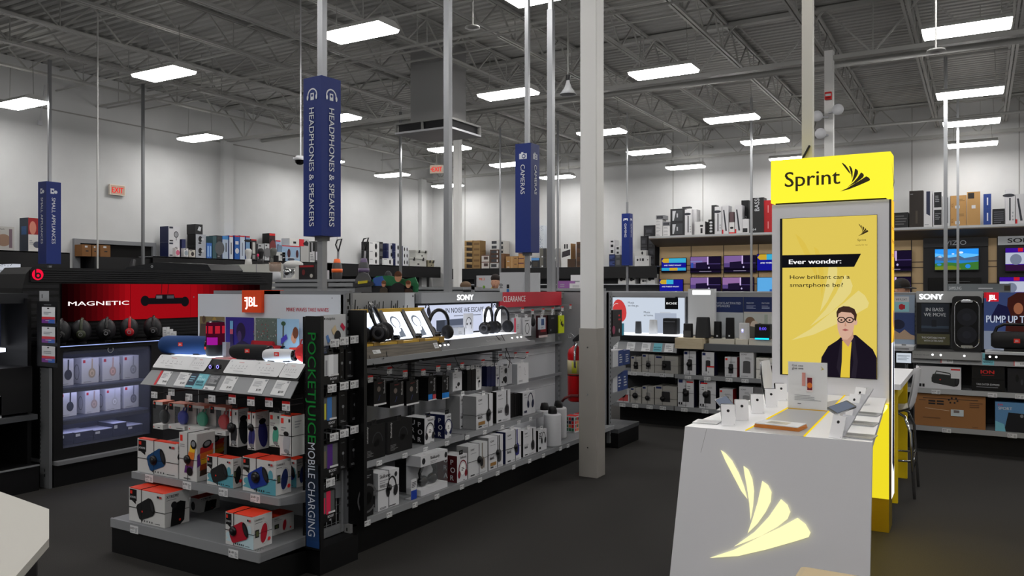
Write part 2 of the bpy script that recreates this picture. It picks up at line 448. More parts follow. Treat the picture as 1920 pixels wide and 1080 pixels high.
pole(605, 4.02, .046, 'grey power pole carrying the headphones and speakers sign', 1.52, X=SP, tele=True)
dept_sign(605, SP, 4.02, 'HEADPHONES & SPEAKERS', 'phones', 'large blue four-sided sign reading HEADPHONES & SPEAKERS', .745, rz=-.06)
pole(988, 6.86, .04, 'grey power pole carrying the cameras sign', 1.52, X=SP)
dept_sign(988, SP, 6.86, 'CAMERAS', 'cam', 'blue four-sided sign reading CAMERAS', .27)
pole(1176, 20.0, .05, 'grey power pole carrying the gaming sign', 0)
dept_sign(1176, None, 20.0, 'GAMING', 'pad', 'small distant blue sign reading GAMING', .26, zb=2.21, h=1.38, wd=.225)
pole(93, 9.4, .055, 'grey power pole carrying the small appliances sign', 0, X=None, tele=False)
dept_sign(93, None, 9.4, 'SMALL APPLIANCES', 'appl', 'blue sign reading SMALL APPLIANCES beside the left wall boxes', .56, zb=2.1, h=1.68, wd=.3)
pole(835, 5.5, .052, 'bright grey power pole just left of the clearance shelves', 1.52, X=SP)
pole(1027, 7.36, .062, 'grey power pole right of the cameras sign', 1.52, X=SP)
pole(1098, 8.25, .045, 'slim grey pole just left of the steel clad column', 0, X=-3.87)
pole(183, 8.1, .02, 'thin white pole between the small appliances sign and the left wall', 0, tele=False, c=(200, 200, 198))
pole(268, 11.6, .055, 'thin grey pole left of the fan boxes', 0, tele=False, c=(120, 122, 124))
pole(751, 16.9, .055, 'slim grey pole between the two blue signs near the kitchen boxes', 0, tele=False, c=(130, 132, 134))
pole(938, 20.0, .04, 'thin grey pole in front of the stacked cartons', 0, tele=False)
pole(1046, 20.0, .05, 'thin grey pole left of the column with a black clamp', 0, tele=False)
pole(1409, 20.0, .05, 'thin grey pole in front of the television wall', 0, tele=False)
pole(1773, 18.5, .07, 'left of the two grey poles in front of the landscape television', 0, tele=False)
pole(1796, 22.0, .055, 'right of the two grey poles in front of the landscape television', 0, tele=False)
t = thing('power_pole', 'wide cream power pole rising from the top of the yellow kiosk sign', 'pole', (*oy(1515, 200, 6.0).xy, 2.5))
mb = MB(); mb.box(-.036, .036, -.036, .036, 0, 3.75, M((190, 188, 180), .5)); mb.build('pole_tube', t)
mb = MB(); mb.bar((-.04, -.06, -.005), (.02, -.05, .11), .03, BLACK, .012); mb.build('bracket', t)

# ================================================================ exit signs, dome camera, horn, diffuser
def exit_sign(loc, rz, wd, label, hang=0, arrow=False):
    t = thing('exit_sign', label, 'sign', loc, rz, 'red exit signs'); h = wd * .62
    mb = MB(); mb.rbox(-wd / 2, wd / 2, -.04, .02, -h / 2, h / 2, .01, M((222, 210, 196), .5), axis='y')
    d = front(mb, wd, h, -.04, z0=-h / 2); d.rect(.05, .07, .95, .93, E((225, 190, 170), .55)); d.text('EXIT', .56 if arrow else .5, .22, .56, E((235, 22, 26), 1.0), w=.72, align='c', bold=.03, squash=True)
    if arrow: d.poly([(.04, .5), (.14, .66), (.14, .34)], E((235, 22, 26), 1.0))
    mb.build('sign_face', t)
    if hang:
        mb = MB(); mb.tube([(0, 0, h / 2), (0, 0, hang)], .012, STEELW, 6); mb.build('hanger_rod', t)
p = ox(218, 357, XL + .03); exit_sign((p.x + .02, p.y, p.z), math.pi / 2, .42, 'lit red EXIT sign on the left wall')
p = oy(819, 318, 15.0); exit_sign((p.x, p.y, p.z), .35, .31, 'lit red EXIT sign hung from the ceiling at the room centre', 6.86 - p.z, True)
p = oy(562, 300, 9.5)
t = thing('dome_camera', 'white dome security camera hung left of the headphones sign', 'camera', p)
mb = MB(); mb.lathe([(0, .07), (.05, .065), (.085, .03), (.09, 0), (.08, -.01)], (0, 0, 0), WHITE, 20); mb.build('camera_housing', t)
mb = MB(); mb.lathe([(.078, -.008), (.072, -.045), (.045, -.075), (0, -.085)], (0, 0, 0), BLACKGLOSS, 20); mb.build('dome', t)
mb = MB(); mb.tube([(.02, 0, .07), (.02, 0, 6.86 - p.z)], .012, WHITE, 8); mb.tube([(-.13, 0, .03), (-.04, 0, .03)], .02, WHITE, 8); mb.build('drop_pipe', t)
p = oy(1065, 168, 11.0)
t = thing('horn_speaker', 'white cone horn speaker under the roof beside the column', 'speaker', p)
mb = MB(); mb.lathe([(.02, .16), (.03, .1), (.06, .02), (.13, -.08), (.12, -.08), (.04, .02)], (0, 0, 0), M((190, 192, 195), .5), 18); mb.build('horn', t)
mb = MB(); mb.cyl((0, 0, 0), .035, .14, .22, BLACK); mb.tube([(0, 0, .2), (0, 0, 6.3 - p.z)], .012, STEELW, 6); mb.build('driver', t)
for i, (px, py, Y) in enumerate(((886, 53, 8.7), (1755, 97, 10.0))):
    p = oy(px, py, Y); t = thing('disc_sensor', ['flat grey disc hung under the roof above the clearance shelves', 'flat grey disc hung under the roof at the right of the shop'][i], 'sensor', p)
    mb = MB(); mb.lathe([(0, .03), (.09, .02), (.1, 0), (0, -.01)], (0, 0, 0), M((160, 160, 158), .5), 20); mb.build('disc', t)
    mb = MB(); mb.tube([(0, 0, .02), (0, 0, 6.3 - p.z)], .01, STEELW, 6); mb.build('rod', t)
p = oy(822, 250, 14.2)
t = thing('air_diffuser', 'large square duct diffuser with dark louvres under the roof', 'air vent', p)
mb = MB(); mb.box(-.72, .72, -.6, .6, -.06, -.02, WHITE); mb.box(-.72, .72, -.6, .6, .14, .18, M((150, 150, 148), .6))
for x in (-.7, 0, .7):
    for y in (-.58, .58): mb.box(x - .02, x + .02, y - .02, y + .02, -.02, .14, M((150, 150, 148), .6))
mb.build('diffuser_frame', t)
mb = MB(); mb.box(-.66, .66, -.54, .54, -.02, .14, DARK); mb.build('louvre', t)
mb = MB(); mb.prism([(-.45, .18), (.45, .18), (.45, 2.3), (-.45, 2.3)], -.4, .4, M((150, 150, 150), .6), 'y'); mb.build('duct', t)
p = oy(75, 231, 5.2)
t = thing('junction_box', 'small white box hanging on a cable near the left wall', 'box', (*ox(75, 231, XL + .05).xy, ox(75, 231, XL + .05).z))
mb = MB(); mb.rbox(-.03, .03, -.05, .05, -.05, .05, .01, WHITE); mb.build('box_body', t)
mb = MB(); mb.tube([(0, 0, .05), (0, .05, .4), (.02, .1, .9)], .012, WHITE, 6); mb.build('cable', t)
# ================================================================ helpers for shop goods
def wb(mb, name, root, label=None):
    """part built in shop coordinates, under a thing whose Empty stands at root.location"""
    o = mb.build(name, root, -Vector(root.location))
    if label: o['label'] = label
    return o
def ptag(parent, P, U, N, w=.052, h=.032, price='$49', red=False, name='price_tag', V=None, up=True):
    U = Vector(U).normalized(); N = Vector(N).normalized(); V = Vector(V).normalized() if V else Vector((0, 0, 1)); P = Vector(P)
    mb = MB(); O = P - U * w / 2
    mb.slab([O, O + U * w, O + U * w + V * h, O + V * h], N, .0012, PAPER)
    d = D(mb, O + N * .0013, U, V, N, w, h, .0004)
    top_ = .72 if red else 1.0
    if red: d.rect(0, .72, 1, 1, RED)
    d.text(price, .06, .42 * top_ + .08, .3 * top_, INK, w=.5, bold=.02)
    d.lines(.06, .1, .55, .38 * top_, 2, FINE); d.lines(.66, .15, .94, .8 * top_, 5, FINE, .6)
    o = mb.build(name, parent)
    return o
def wrap(root, W, Dp, H, fx=.5, fz=.5, r=.03):
    """thin security cable round a box with its round lock on the front"""
    mb = MB(); e = .0015; cb = M((24, 24, 26), .4)
    x = -W / 2 + fx * W; z = fz * H
    for a, b in (((x - .0012, x + .0012), None),):
        mb.box(a[0], a[1], -.003, 0, 0.002, H + e, cb); mb.box(a[0], a[1], -.003, Dp, H, H + .003, cb)
    mb.box(-W / 2 - .003, W / 2 + .003, -.003, 0, z - .0012, z + .0012, cb)
    for sx in (-1, 1): mb.box(sx * W / 2 - .0015, sx * W / 2 + .0015, -.003, Dp, z - .0012, z + .0012, cb)
    mb.lathe([(0, -.016), (r * .6, -.015), (r, -.009), (r, 0)], (x, -.002, z), M((18, 18, 20), .3), 16, 'y')
    mb.lathe([(r * .45, -.0155), (r * .45, -.0175), (0, -.0175)], (x, -.002, z), M((38, 38, 42), .3), 12, 'y')
    return mb.build('security_wrap', root)
def htab(root, W, H, y=.01, c=None, w=.045, h=.03):
    mb = MB(); m = c or PAPER
    for (x0, x1, z0, z1) in ((-w / 2, w / 2, H, H + h * .45), (-w / 2, -w * .3, H + h * .45, H + h * .75), (w * .3, w / 2, H + h * .45, H + h * .75), (-w / 2, w / 2, H + h * .75, H + h)):
        mb.box(x0, x1, y, y + .0015, z0, z1, m)
    return mb.build('hang_tab', root)
def pbox(name, label, W, Dp, H, loc, rz, base, f=None, l=None, r=None, t=None, side=None, topm=None, group=None, cat='box', lock=None, tab=None):
    mb = MB(); q = {}
    if side: q.update(l=side, r=side)
    if topm: q.update(t=topm)
    mb.box(-W / 2, W / 2, 0, Dp, 0, H, base, **q)
    # the tuck flap: a thin lip along the top edge
    mb.box(-W * .46, W * .46, -.0006, .002, H - .0035, H + .0006, topm or base)
    if f: f(front(mb, W, H))
    if l: l(left(mb, W, Dp, H))
    if r: r(right(mb, W, Dp, H))
    if t: t(top(mb, W, Dp, H))
    if lock or tab:
        root = thing(name, label, cat, loc, rz, group); mb.build('carton', root)
        if lock: wrap(root, W, Dp, H, *lock)
        if tab: htab(root, W, H, c=tab if tab is not True else None)
        return root
    o = mb.build(name, None, loc, rz); return tag(o, label, cat, group)
HALF = math.pi / 2
def xbox(px0, px1, pyt, X, zb, Dp, name, label, base, zt=None, **k):
    """carton whose front faces the aisle (+X): photo columns px0..px1 on the plane X, top at row pyt, standing at zb"""
    a = ox(px0, pyt, X); b = ox(px1, pyt, X); H = zt - zb if zt else ox((px0 + px1) / 2, pyt, X).z - zb
    return pbox(name, label, b.y - a.y, Dp, H, (X, (a.y + b.y) / 2, zb), HALF, base, **k)
def ybox(px0, px1, pyt, Y, zb, Dp, name, label, base, zt=None, **k):
    a = oy(px0, pyt, Y); b = oy(px1, pyt, Y); H = zt - zb if zt else oy((px0 + px1) / 2, pyt, Y).z - zb
    return pbox(name, label, b.x - a.x, Dp, H, ((a.x + b.x) / 2, Y, zb), 0, base, **k)

# prints
def pr_phone(d, u, v, s, c, cup=None, tilt=0):
    """headphones seen from the side: s = height as a fraction of H"""
    k = d.H / d.W
    d.arc(u, v, s * .3, s * .5, .0 + tilt, math.pi + tilt, s * .07, c, 14)
    d.ell(u - s * .28 * k, v - s * .12, s * .13, s * .24, cup or c, rot=.15); d.ell(u + s * .27 * k, v - s * .14, s * .15, s * .25, c, rot=-.15)
    d.ell(u + s * .29 * k, v - s * .15, s * .09, s * .17, cup or c, rot=-.15)
def st_sony(bass, c, cup=None, gold=False):
    def f(d):
        d.text('SONY', .12, .84, .06, INK, w=.4, bold=.03)
        d.lines(.12, .74, .5, .78, 1, FINE)
        if bass: d.text('EXTRA', .1, .40, .075, FINE, w=.42); d.text('BASS', .1, .31, .085, INK, w=.42, bold=.04)
        k = d.H / d.W
        d.stroke([(.72, 1.0), (.73, .5)], .06, c); d.ell(.72, .36, .13, .2, cup or c, rot=-.1); d.ell(.68, .38, .1, .13, DARK); d.ell(.8, .34, .05, .17, c)
        if gold: d.rect(.1, .12, .5, .22, M((150, 112, 60), .5))
        d.rect(.1, .05, .3, .09, INK); d.lines(.4, .04, .9, .09, 2, FINE)
    return f
def st_uproar(c, face=None):
    def f(d):
        d.text('Skullcandy', .3, .86, .09, INK, w=.62, bold=.02)
        d.arc(.55, .45, .26, .33, -.3, math.pi + .3, .05, c, 14); d.ell(.2, .28, .09, .14, c); d.ell(.86, .28, .09, .14, c)
        d.ell(.53, .46, .17, .22, M((240, 240, 240), .6)); d.lines(.4, .4, .68, .56, 3, INK); d.lines(.55, .03, .9, .07, 1, INK)
    return f
def sd_uproar(d):
    for i, (a, b) in enumerate((('U', 'P'), ('R', 'O'), ('A', 'R'))):
        d.text(a, .34, .72 - i * .29, .2, WHITE, w=.26, bold=.03); d.text(b, .68, .66 - i * .29, .2, WHITE, w=.26, bold=.03)
def st_skull_black(d):
    d.text('Skullcandy', .16, .5, .085, M((190, 190, 190), .5), rot=HALF, bold=.02)
    d.arc(.62, .48, .22, .28, 0, math.pi, .03, M((52, 52, 56), .4)); d.ell(.6, .45, .12, .09, M((6, 6, 7), .3), rot=.4)
    d.lines(.1, .1, .4, .3, 5, M((110, 110, 112), .6))
def st_bud_black(d):
    d.ell(.4, .66, .11, .11, M((130, 118, 112), .4)); d.text('Skullcandy', .9, .45, .1, M((200, 200, 200), .5), rot=HALF, bold=.02, w=2.2)
    d.stroke([(.35, .2), (.5, .42)], .02, M((70, 80, 140), .4)); d.rect(0, 0, 1, .07, PAPER); d.lines(.3, .88, .7, .94, 2, M((150, 60, 60), .5))
def st_bud_white(c):
    def f(d):
        d.text('SONY', .14, .86, .05, INK, w=.4, bold=.02); d.ell(.62, .34, .13, .11, c, rot=.3); d.ell(.36, .2, .06, .06, c); d.stroke([(.6, .3), (.5, .1), (.4, .18)], .015, c)
        d.lines(.12, .7, .5, .78, 2, FINE)
    return f
def st_tall_bass(c):
    def f(d):
        d.text('SONY', .14, .88, .05, INK, w=.5); d.text('EXTRA', .14, .6, .06, FINE, w=.6); d.text('BASS', .14, .52, .08, INK, w=.6, bold=.03)
        d.stroke([(.6, .45), (.55, .1)], .02, c); d.ell(.6, .4, .08, .06, c); d.stroke([(.4, .4), (.5, .12)], .02, c)
    return f

# ================================================================ the long double-sided shelf run with headphones
GX = -3.75          # face of its back panel
LIP, MIDX = -3.13, -3.24
PEGB = M((196, 198, 203), .55)
t = GON = thing('gondola_shelf', 'long grey shelf run with black base, full of headphone boxes', 'store shelf', (SP, 5.5, 0))
mb = MB(); mb.box(-4.46, -3.24, 3.62, 7.42, 0, .17, BLACK); wb(mb, 'base_kick', t)
mb = MB(); mb.box(GX - .16, GX, 3.64, 7.38, .17, 1.5, PEGB)
for y in (4.86, 6.08): mb.box(GX, GX + .002, y - .004, y + .004, .2, 1.5, MID)
for z in (.62, .95, 1.13): mb.box(GX, GX + .002, 3.7, 7.3, z, z + .003, M((150, 152, 156), .6))
wb(mb, 'back_panel', t)
mb = MB(); mb.box(GX - .19, GX + .03, 3.62, 7.4, 1.5, 1.56, M((150, 150, 148), .4)); mb.box(GX - .19, GX + .04, 3.62, 7.4, 1.556, 1.562, M((170, 170, 168), .4)); wb(mb, 'top_rail', t)
def upright(x, y, z0, z1, root, n=26):
    mb = MB(); mb.box(x, x + .035, y - .02, y + .02, z0, z1, STEELGREY)
    for i in range(n):
        z = z0 + (z1 - z0) * (i + .5) / n
        mb.box(x + .035, x + .0355, y - .012, y - .006, z - .01, z + .01, BLACK); mb.box(x + .035, x + .0355, y + .006, y + .012, z - .01, z + .01, BLACK)
    return wb(mb, 'upright', root)
for y in (3.66, 4.86, 6.08, 7.3): upright(GX, y, .17, 1.5, t)
mb = MB(); mb.box(-3.262, -3.215, 3.6, 3.62, 0, .2, M((150, 150, 150), .5))
for z in (.12, .16): mb.box(-3.245, -3.238, 3.598, 3.6, z, z + .02, BLACK)
wb(mb, 'foot', t)
mb = MB(); mb.box(-3.5, -3.13, 3.622, 3.65, .2, 1.47, BLACK); o = wb(mb, 'side_panel', t); o['label'] = 'black end panel'
def shelf(root, x0, x1, y0, y1, z, lh, tags, name='shelf', red=(), slots=True):
    """steel shelf with a price rail on its front; tags = photo columns of the price tags"""
    mb = MB(); mb.box(x0, x1 - .012, y0, y1, z - .02, z, M((126, 128, 131), .5)); mb.box(x1 - .012, x1, y0, y1, z - lh, z + .004, M((138, 140, 143), .45))
    for y in (y0 + .002, y1 - .004):
        mb.prism([(x0, z - .1), (x0, z - .02), (x1 - .02, z - .02), (x1 - .02, z - .03)], y, y + .003, STEELGREY, 'y')
    o = wb(mb, name, root)
    for i, px in enumerate(tags):
        p = ox(px, 600, x1 + .001)
        ptag(o, (x1 + .001, p.y, z - lh - .006), (0, 1, 0), (1, 0, .12), price=random.choice(('$49', '$79', '$99', '$149', '$199', '$39', '$29')), red=px in red)
    return o
shelf(t, GX, LIP, 3.65, 6.08, .235, .034, (689, 730, 778, 819, 866, 900, 933, 963, 993, 1019), 'base_shelf')
shelf(t, GX, LIP - .01, 6.09, 7.38, .235, .034, (1051, 1065), 'base_shelf')
shelf(t, GX, MIDX, 3.66, 4.85, .533, .034, (711, 759, 798, 838), 'shelf')
shelf(t, GX, MIDX, 4.87, 6.07, .533, .034, (876, 909, 942, 973, 995), 'shelf')
shelf(t, GX, MIDX, 3.66, 5.92, 1.16, .032, (), 'shelf')
# bars and hooks
def hooks(root, X0, X1, spots, z, name='peg_hook', red=True, dark=True):
    """single prongs from the back bar, a price ticket at each tip; spots = photo columns of the tickets"""
    c = M((30, 30, 32), .4) if dark else M((170, 172, 175), .3, .7)
    for px, py in spots:
        p = ox(px, py, X1)
        mb = MB(); mb.tube([(X0, p.y, p.z - .02), (X1 - .02, p.y, p.z - .02), (X1, p.y, p.z + .002)], .003, c, 6); mb.tube([(X0, p.y, p.z + .03), (X1 - .004, p.y, p.z + .03)], .002, c, 6)
        o = wb(mb, name, root)
        ptag(o, (X1 + .002, p.y, p.z - .008), (0, 1, 0), (1, 0, .1), w=.05, h=.045, price=random.choice(('$29', '$19', '$59', '$79')), red=red)
mb = MB(); mb.bar((GX + .1, 3.72, 1.06), (GX + .1, 4.84, 1.06), .02, DARK); mb.bar((GX + .1, 3.75, 1.06), (GX, 3.75, 1.06), .015, DARK); mb.bar((GX + .1, 4.8, 1.06), (GX, 4.8, 1.06), .015, DARK); wb(mb, 'hook_bar', t)
mb = MB(); mb.bar((GX + .1, 4.9, 1.06), (GX + .1, 6.04, 1.06), .02, DARK); mb.bar((GX + .1, 4.93, 1.06), (GX, 4.93, 1.06), .015, DARK); mb.bar((GX + .1, 6.0, 1.06), (GX, 6.0, 1.06), .015, DARK); wb(mb, 'hook_bar', t)
for z in (1.395, 1.05, .73):
    mb = MB(); mb.bar((GX + .05, 6.12, z), (GX + .05, 7.32, z), .022, GREY); mb.bar((GX + .05, 6.14, z), (GX, 6.14, z), .015, GREY); mb.bar((GX + .05, 7.3, z), (GX, 7.3, z), .015, GREY); wb(mb, 'hook_bar', t)
hooks(t, GX + .1, -3.36, ((694, 715), (730, 699), (759, 705), (793, 702), (821, 695), (841, 692)), 1.0)
hooks(t, GX + .1, -3.4, ((866, 689), (905, 683), (938, 673), (966, 669), (988, 668)), 1.0)
hooks(t, GX + .05, -3.55, ((979, 585), (998, 588), (1018, 586), (1036, 584)), 1.4, dark=False)
hooks(t, GX + .05, -3.6, ((1054, 582), (1069, 578), (1083, 577)), 1.4, dark=False)

# ---- cartons hanging in the upper row
HX = -3.40
def hang(px0, px1, py0, py1, X, Dp, label, base, name='headphone_box', tab=True, **k):
    zb = ox((px0 + px1) / 2, py1, X).z
    return xbox(px0, px1, py0, X, zb, Dp, name, label, base, tab=tab, **k)
def earph_w(d): d.stroke([(.3, .9), (.6, .8), (.3, .6), (.7, .45), (.4, .25)], .03, INK); d.ell(.4, .85, .06, .05, INK); d.lines(.2, .08, .8, .16, 2, FINE)
hang(679, 688, 726, 774, HX - .05, .05, 'narrow white earphone pack hanging beside the black end panel', WHITE, f=earph_w, name='earphone_pack')
for i, (a, b, c, e) in enumerate(((701, 724, 714, 760), (731, 757, 717, 763), (762, 785, 714, 759))):
    hang(a, b, c, e, HX, .1, ('black earbud box hanging leftmost in the upper row', 'black earbud box hanging second in the upper row', 'black earbud box hanging third in the upper row')[i], BLACK, f=st_bud_black, tab=M((40, 40, 42)), name='earbud_box', group='black earbud boxes')
def st_blue_bud(d): d.text('Skullcandy', .8, .4, .1, M((200, 200, 200)), rot=HALF, w=2.0, bold=.02); d.rect(0, .05, .5, .28, M((30, 120, 200))); d.rect(.55, .05, .95, .25, M((190, 70, 80))); d.rect(0, 0, 1, .05, PAPER); d.ell(.35, .8, .08, .05, GREY)
hang(803, 818, 708, 751, HX, .12, 'black earbud box with blue and red foot hanging fourth', BLACK, f=st_blue_bud, tab=M((40, 40, 42)), name='earbud_box')
hang(829, 842, 706, 748, HX, .12, 'black earbud box with bright blue foot beside the white earbud box', BLACK, f=lambda d: (st_blue_bud(d), d.rect(.3, .05, .95, .28, M((30, 130, 215)))), tab=M((40, 40, 42)), name='earbud_box')
hang(849, 866, 698, 733, HX, .03, 'white earbud box with round black earbud print, hanging', WHITE, f=st_bud_white(INK), side=PALE, name='earbud_box')
for i, (a, b) in enumerate(((876, 883.5), (884.2, 892), (892.6, 902))):
    hang(a, b, 694 - i, 733 - i, HX - .02 + .0 * i, .05, ('black-sided slim earbud box, first of three hanging together', 'black-sided slim earbud box, middle of three hanging together', 'white-fronted slim earbud box with bass print, last of three')[i], M((232, 232, 234)) if i == 2 else BLACK, side=BLACK, f=st_tall_bass(INK) if i == 2 else None, name='earbud_box')
for i, (a, b) in enumerate(((913, 920.5), (921, 929), (929.5, 936))):
    hang(a, b, 687.5, 724.5, HX - .03, .05, ('navy slim earbud box, first of three hanging together', 'navy slim earbud box, middle of three hanging together', 'white-fronted slim earbud box with blue bass print')[i], NAVY if i < 2 else WHITE, side=NAVY, f=st_tall_bass(NAVY) if i == 2 else None, name='earbud_box')
hang(937, 950, 687, 724, HX - .06, .04, 'white headphone box with black printed ear cups, hanging', WHITE, f=lambda d: (st_bud_white(INK)(d), d.ell(.85, .75, .12, .14, INK), d.ell(.8, .3, .14, .18, INK)), side=PALE)
hang(951, 960, 683, 720, HX - .1, .04, 'plain grey-white box behind the silver earphone box', PALE, name='earphone_box')
hang(970, 991, 682, 719, HX - .1, .09, 'silver white earphone box hanging last in the upper row', M((224, 225, 228)), side=PALE, f=lambda d: (d.text('SONY', .12, .82, .06, FINE, w=.3), d.stroke([(.6, .8), (.7, .55), (.62, .45), (.75, .4)], .02, FINE), d.lines(.1, .1, .5, .2, 2, FINE)), name='earphone_box')
# clearance row
CX = -3.58
hang(964, 977, 596, 625, CX, .03, 'white clearance pack with a pink left edge', WHITE, f=lambda d: (d.rect(0, 0, .25, 1, M((235, 70, 100))), d.lines(.4, .3, .8, .6, 3, FINE)), name='clearance_pack')
hang(981, 996, 596, 633, CX + .02, .02, 'white clearance pack with dark cable ring print', WHITE, f=lambda d: (d.arc(.5, .45, .2, .26, 0, 6.3, .04, INK, 18), d.lines(.2, .82, .8, .9, 2, INK), d.rect(0, 0, 1, .06, INK)), name='clearance_pack')
t2 = thing('clearance_pack', 'round black clearance pouch hanging between white packs', 'pack', (CX, ox(1003, 604, CX).y, ox(1003, 604, CX).z), HALF)
mb = MB(); mb.ell((0, .02, 0), (.03, .02, .045), DARK, 14, 8); mb.build('pouch', t2); mb = MB(); mb.box(-.012, .012, .018, .022, .04, .07, BLACK); mb.build('hang_tab', t2)
hang(1012, 1023, 596, 618, CX + .03, .02, 'pale clearance pack with blue phone case print', M((205, 215, 228)), f=lambda d: (d.rect(.25, .35, .75, .9, M((60, 90, 140))), d.text('CASE', .2, .1, .14, INK, w=.6)), name='clearance_pack')
hang(1010, 1027, 592, 633, CX - .02, .03, 'dark red phone case pack hanging behind the pale pack', M((60, 14, 20)), f=lambda d: (d.rect(.2, .25, .8, .75, M((150, 20, 34))), d.rect(.0, 0, 1, .1, M((220, 200, 200)))), name='clearance_pack')
hang(1028, 1046, 591, 626, CX - .01, .05, 'plain black clearance box hanging beside the yellow-green pack', BLACK, f=lambda d: (d.lines(.3, .8, .7, .88, 2, GREY), d.ell(.25, .2, .06, .06, GREY)), name='clearance_pack')
hang(1048, 1058, 592, 625, CX, .03, 'yellow-green clearance pack with black earphones', M((200, 214, 30)), f=lambda d: (d.stroke([(.3, .8), (.5, .5), (.7, .7)], .05, INK), d.ell(.45, .55, .09, .12, INK), d.ell(.7, .45, .09, .1, INK)), name='clearance_pack')

# ---- middle shelf cartons
mz = .5345
xbox(684, 722, 797, MIDX - .02, mz, .11, 'headphone_box', 'large black headphone box leftmost on the middle shelf', BLACK, f=st_skull_black, tab=BLACK, side=DARK)
xbox(727, 773, 788, MIDX - .03, mz, .13, 'headphone_box', 'wide black headphone box second on the middle shelf', BLACK, f=st_skull_black, tab=BLACK, side=M((60, 60, 62)))
xbox(796, 814, 783, MIDX - .03, mz, .17, 'headphone_box', 'white headphone box with black UPROAR side on the middle shelf', WHITE, f=st_uproar(INK), side=BLACK, l=sd_uproar, tab=BLACK)
xbox(834, 846, 777, MIDX - .03, mz, .17, 'headphone_box', 'white headphone box with navy UPROAR side on the middle shelf', WHITE, f=st_uproar(NAVY), side=NAVY, l=sd_uproar, tab=BLACK)
SG = M((150, 151, 152), .5)
xbox(862, 877, 742, MIDX - .16, mz, .13, 'headphone_box', 'grey-sided white headphone box standing behind the bass box', WHITE, f=st_sony(True, GREY), side=SG, tab=True)
xbox(893, 924, 741, MIDX - .03, mz, .12, 'headphone_box', 'large white bass headphone box with grey side and gold label', WHITE, f=st_sony(True, M((92, 92, 94)), DARK, True), side=SG, tab=True, lock=(.72, .42, .026))
xbox(931, 957, 733, MIDX - .05, mz, .05, 'headphone_box', 'tall white bass headphone box with black side, middle shelf', WHITE, f=st_sony(True, M((50, 50, 52)), M((92, 92, 96))), side=BLACK, tab=True)
for i, (a, b) in enumerate(((958, 964.5), (965, 972.5), (973, 979))):
    xbox(a, b, 738, MIDX - .09, mz, .08, 'headphone_box', ('black box spine on the middle shelf, first of three in a row', 'black box spine on the middle shelf, second of three in a row', 'black box spine on the middle shelf, third of three in a row')[i], BLACK, f=lambda d: d.rect(.05, .1, .2, .95, M((40, 40, 42))))
xbox(980, 1003, 735, MIDX - .06, mz, .06, 'headphone_box', 'white headphone box with navy headphones, last on the middle shelf', WHITE, f=lambda d: (d.text('SONY', .12, .86, .06, INK, w=.36, bold=.03), d.lines(.12, .76, .4, .8, 1, FINE), pr_phone(d, .62, .55, .75, M((40, 44, 70))), d.rect(.1, .1, .32, .2, M((60, 60, 80)))), side=BLACK, tab=True)
# ---- base shelf cartons
bz = .2365
xbox(677, 700, 884, LIP - .03, bz, .09, 'headphone_box', 'black headphone box with round printed headphone beside the end panel', BLACK, f=lambda d: (d.arc(.5, .4, .3, .3, .2, 5.6, .05, M((84, 84, 86)), 18), d.ell(.5, .4, .16, .14, M((4, 4, 5), .3)), d.lines(.2, .85, .8, .93, 2, GREY)))
xbox(681, 714, 873, LIP - .16, bz, .1, 'headphone_box', 'dark grey headphone box standing behind the black one', M((70, 70, 72)), f=lambda d: d.text('Skullcandy', .1, .88, .09, INK, w=.6, bold=.02), side=DARK)
def st_skull_white(d):
    d.text('Skullcandy', .08, .85, .1, INK, w=.5, bold=.03); d.lines(.08, .66, .5, .82, 3, FINE); d.text('WIRELESS', .08, .6, .07, INK, w=.42)
    d.ell(.84, .86, .055, .07, INK); pr_phone(d, .64, .52, .6, M((26, 26, 28))); d.lines(.5, .04, .92, .09, 1, INK); d.lines(.06, .04, .35, .1, 2, INK)
xbox(709, 748, 883, LIP - .04, bz, .12, 'headphone_box', 'white wireless headphone box with skull mark on the base shelf', WHITE, f=st_skull_white, side=PALE, l=lambda d: (d.ell(.5, .82, .06, .08, INK), d.rect(.2, .1, .8, .4, M((70, 70, 72)))), lock=(.5, .55, .02))
xbox(763, 786, 864, LIP - .17, bz, .1, 'headphone_box', 'clear-windowed headphone box standing behind the blue card', M((120, 120, 122)), f=lambda d: (d.rect(0, .72, 1, 1, WHITE), d.ell(.4, .86, .06, .07, INK), d.rect(.05, .05, .95, .68, M((34, 34, 36)))), side=DARK)
t2 = thing('shelf_card', 'small white and blue card standing on the base shelf', 'card', (LIP - .03, ox(776, 930, LIP - .03).y, bz), HALF)
mb = MB(); mb.box(-.03, .03, 0, .002, 0, .13, WHITE); d = front(mb, .06, .13); d.rect(0, 0, 1, .45, M((26, 60, 160))); d.lines(.12, .6, .9, .9, 4, INK); mb.build('card', t2)
mb = MB(); mb.box(-.03, .03, 0, .05, 0, .002, WHITE); mb.build('card_foot', t2)
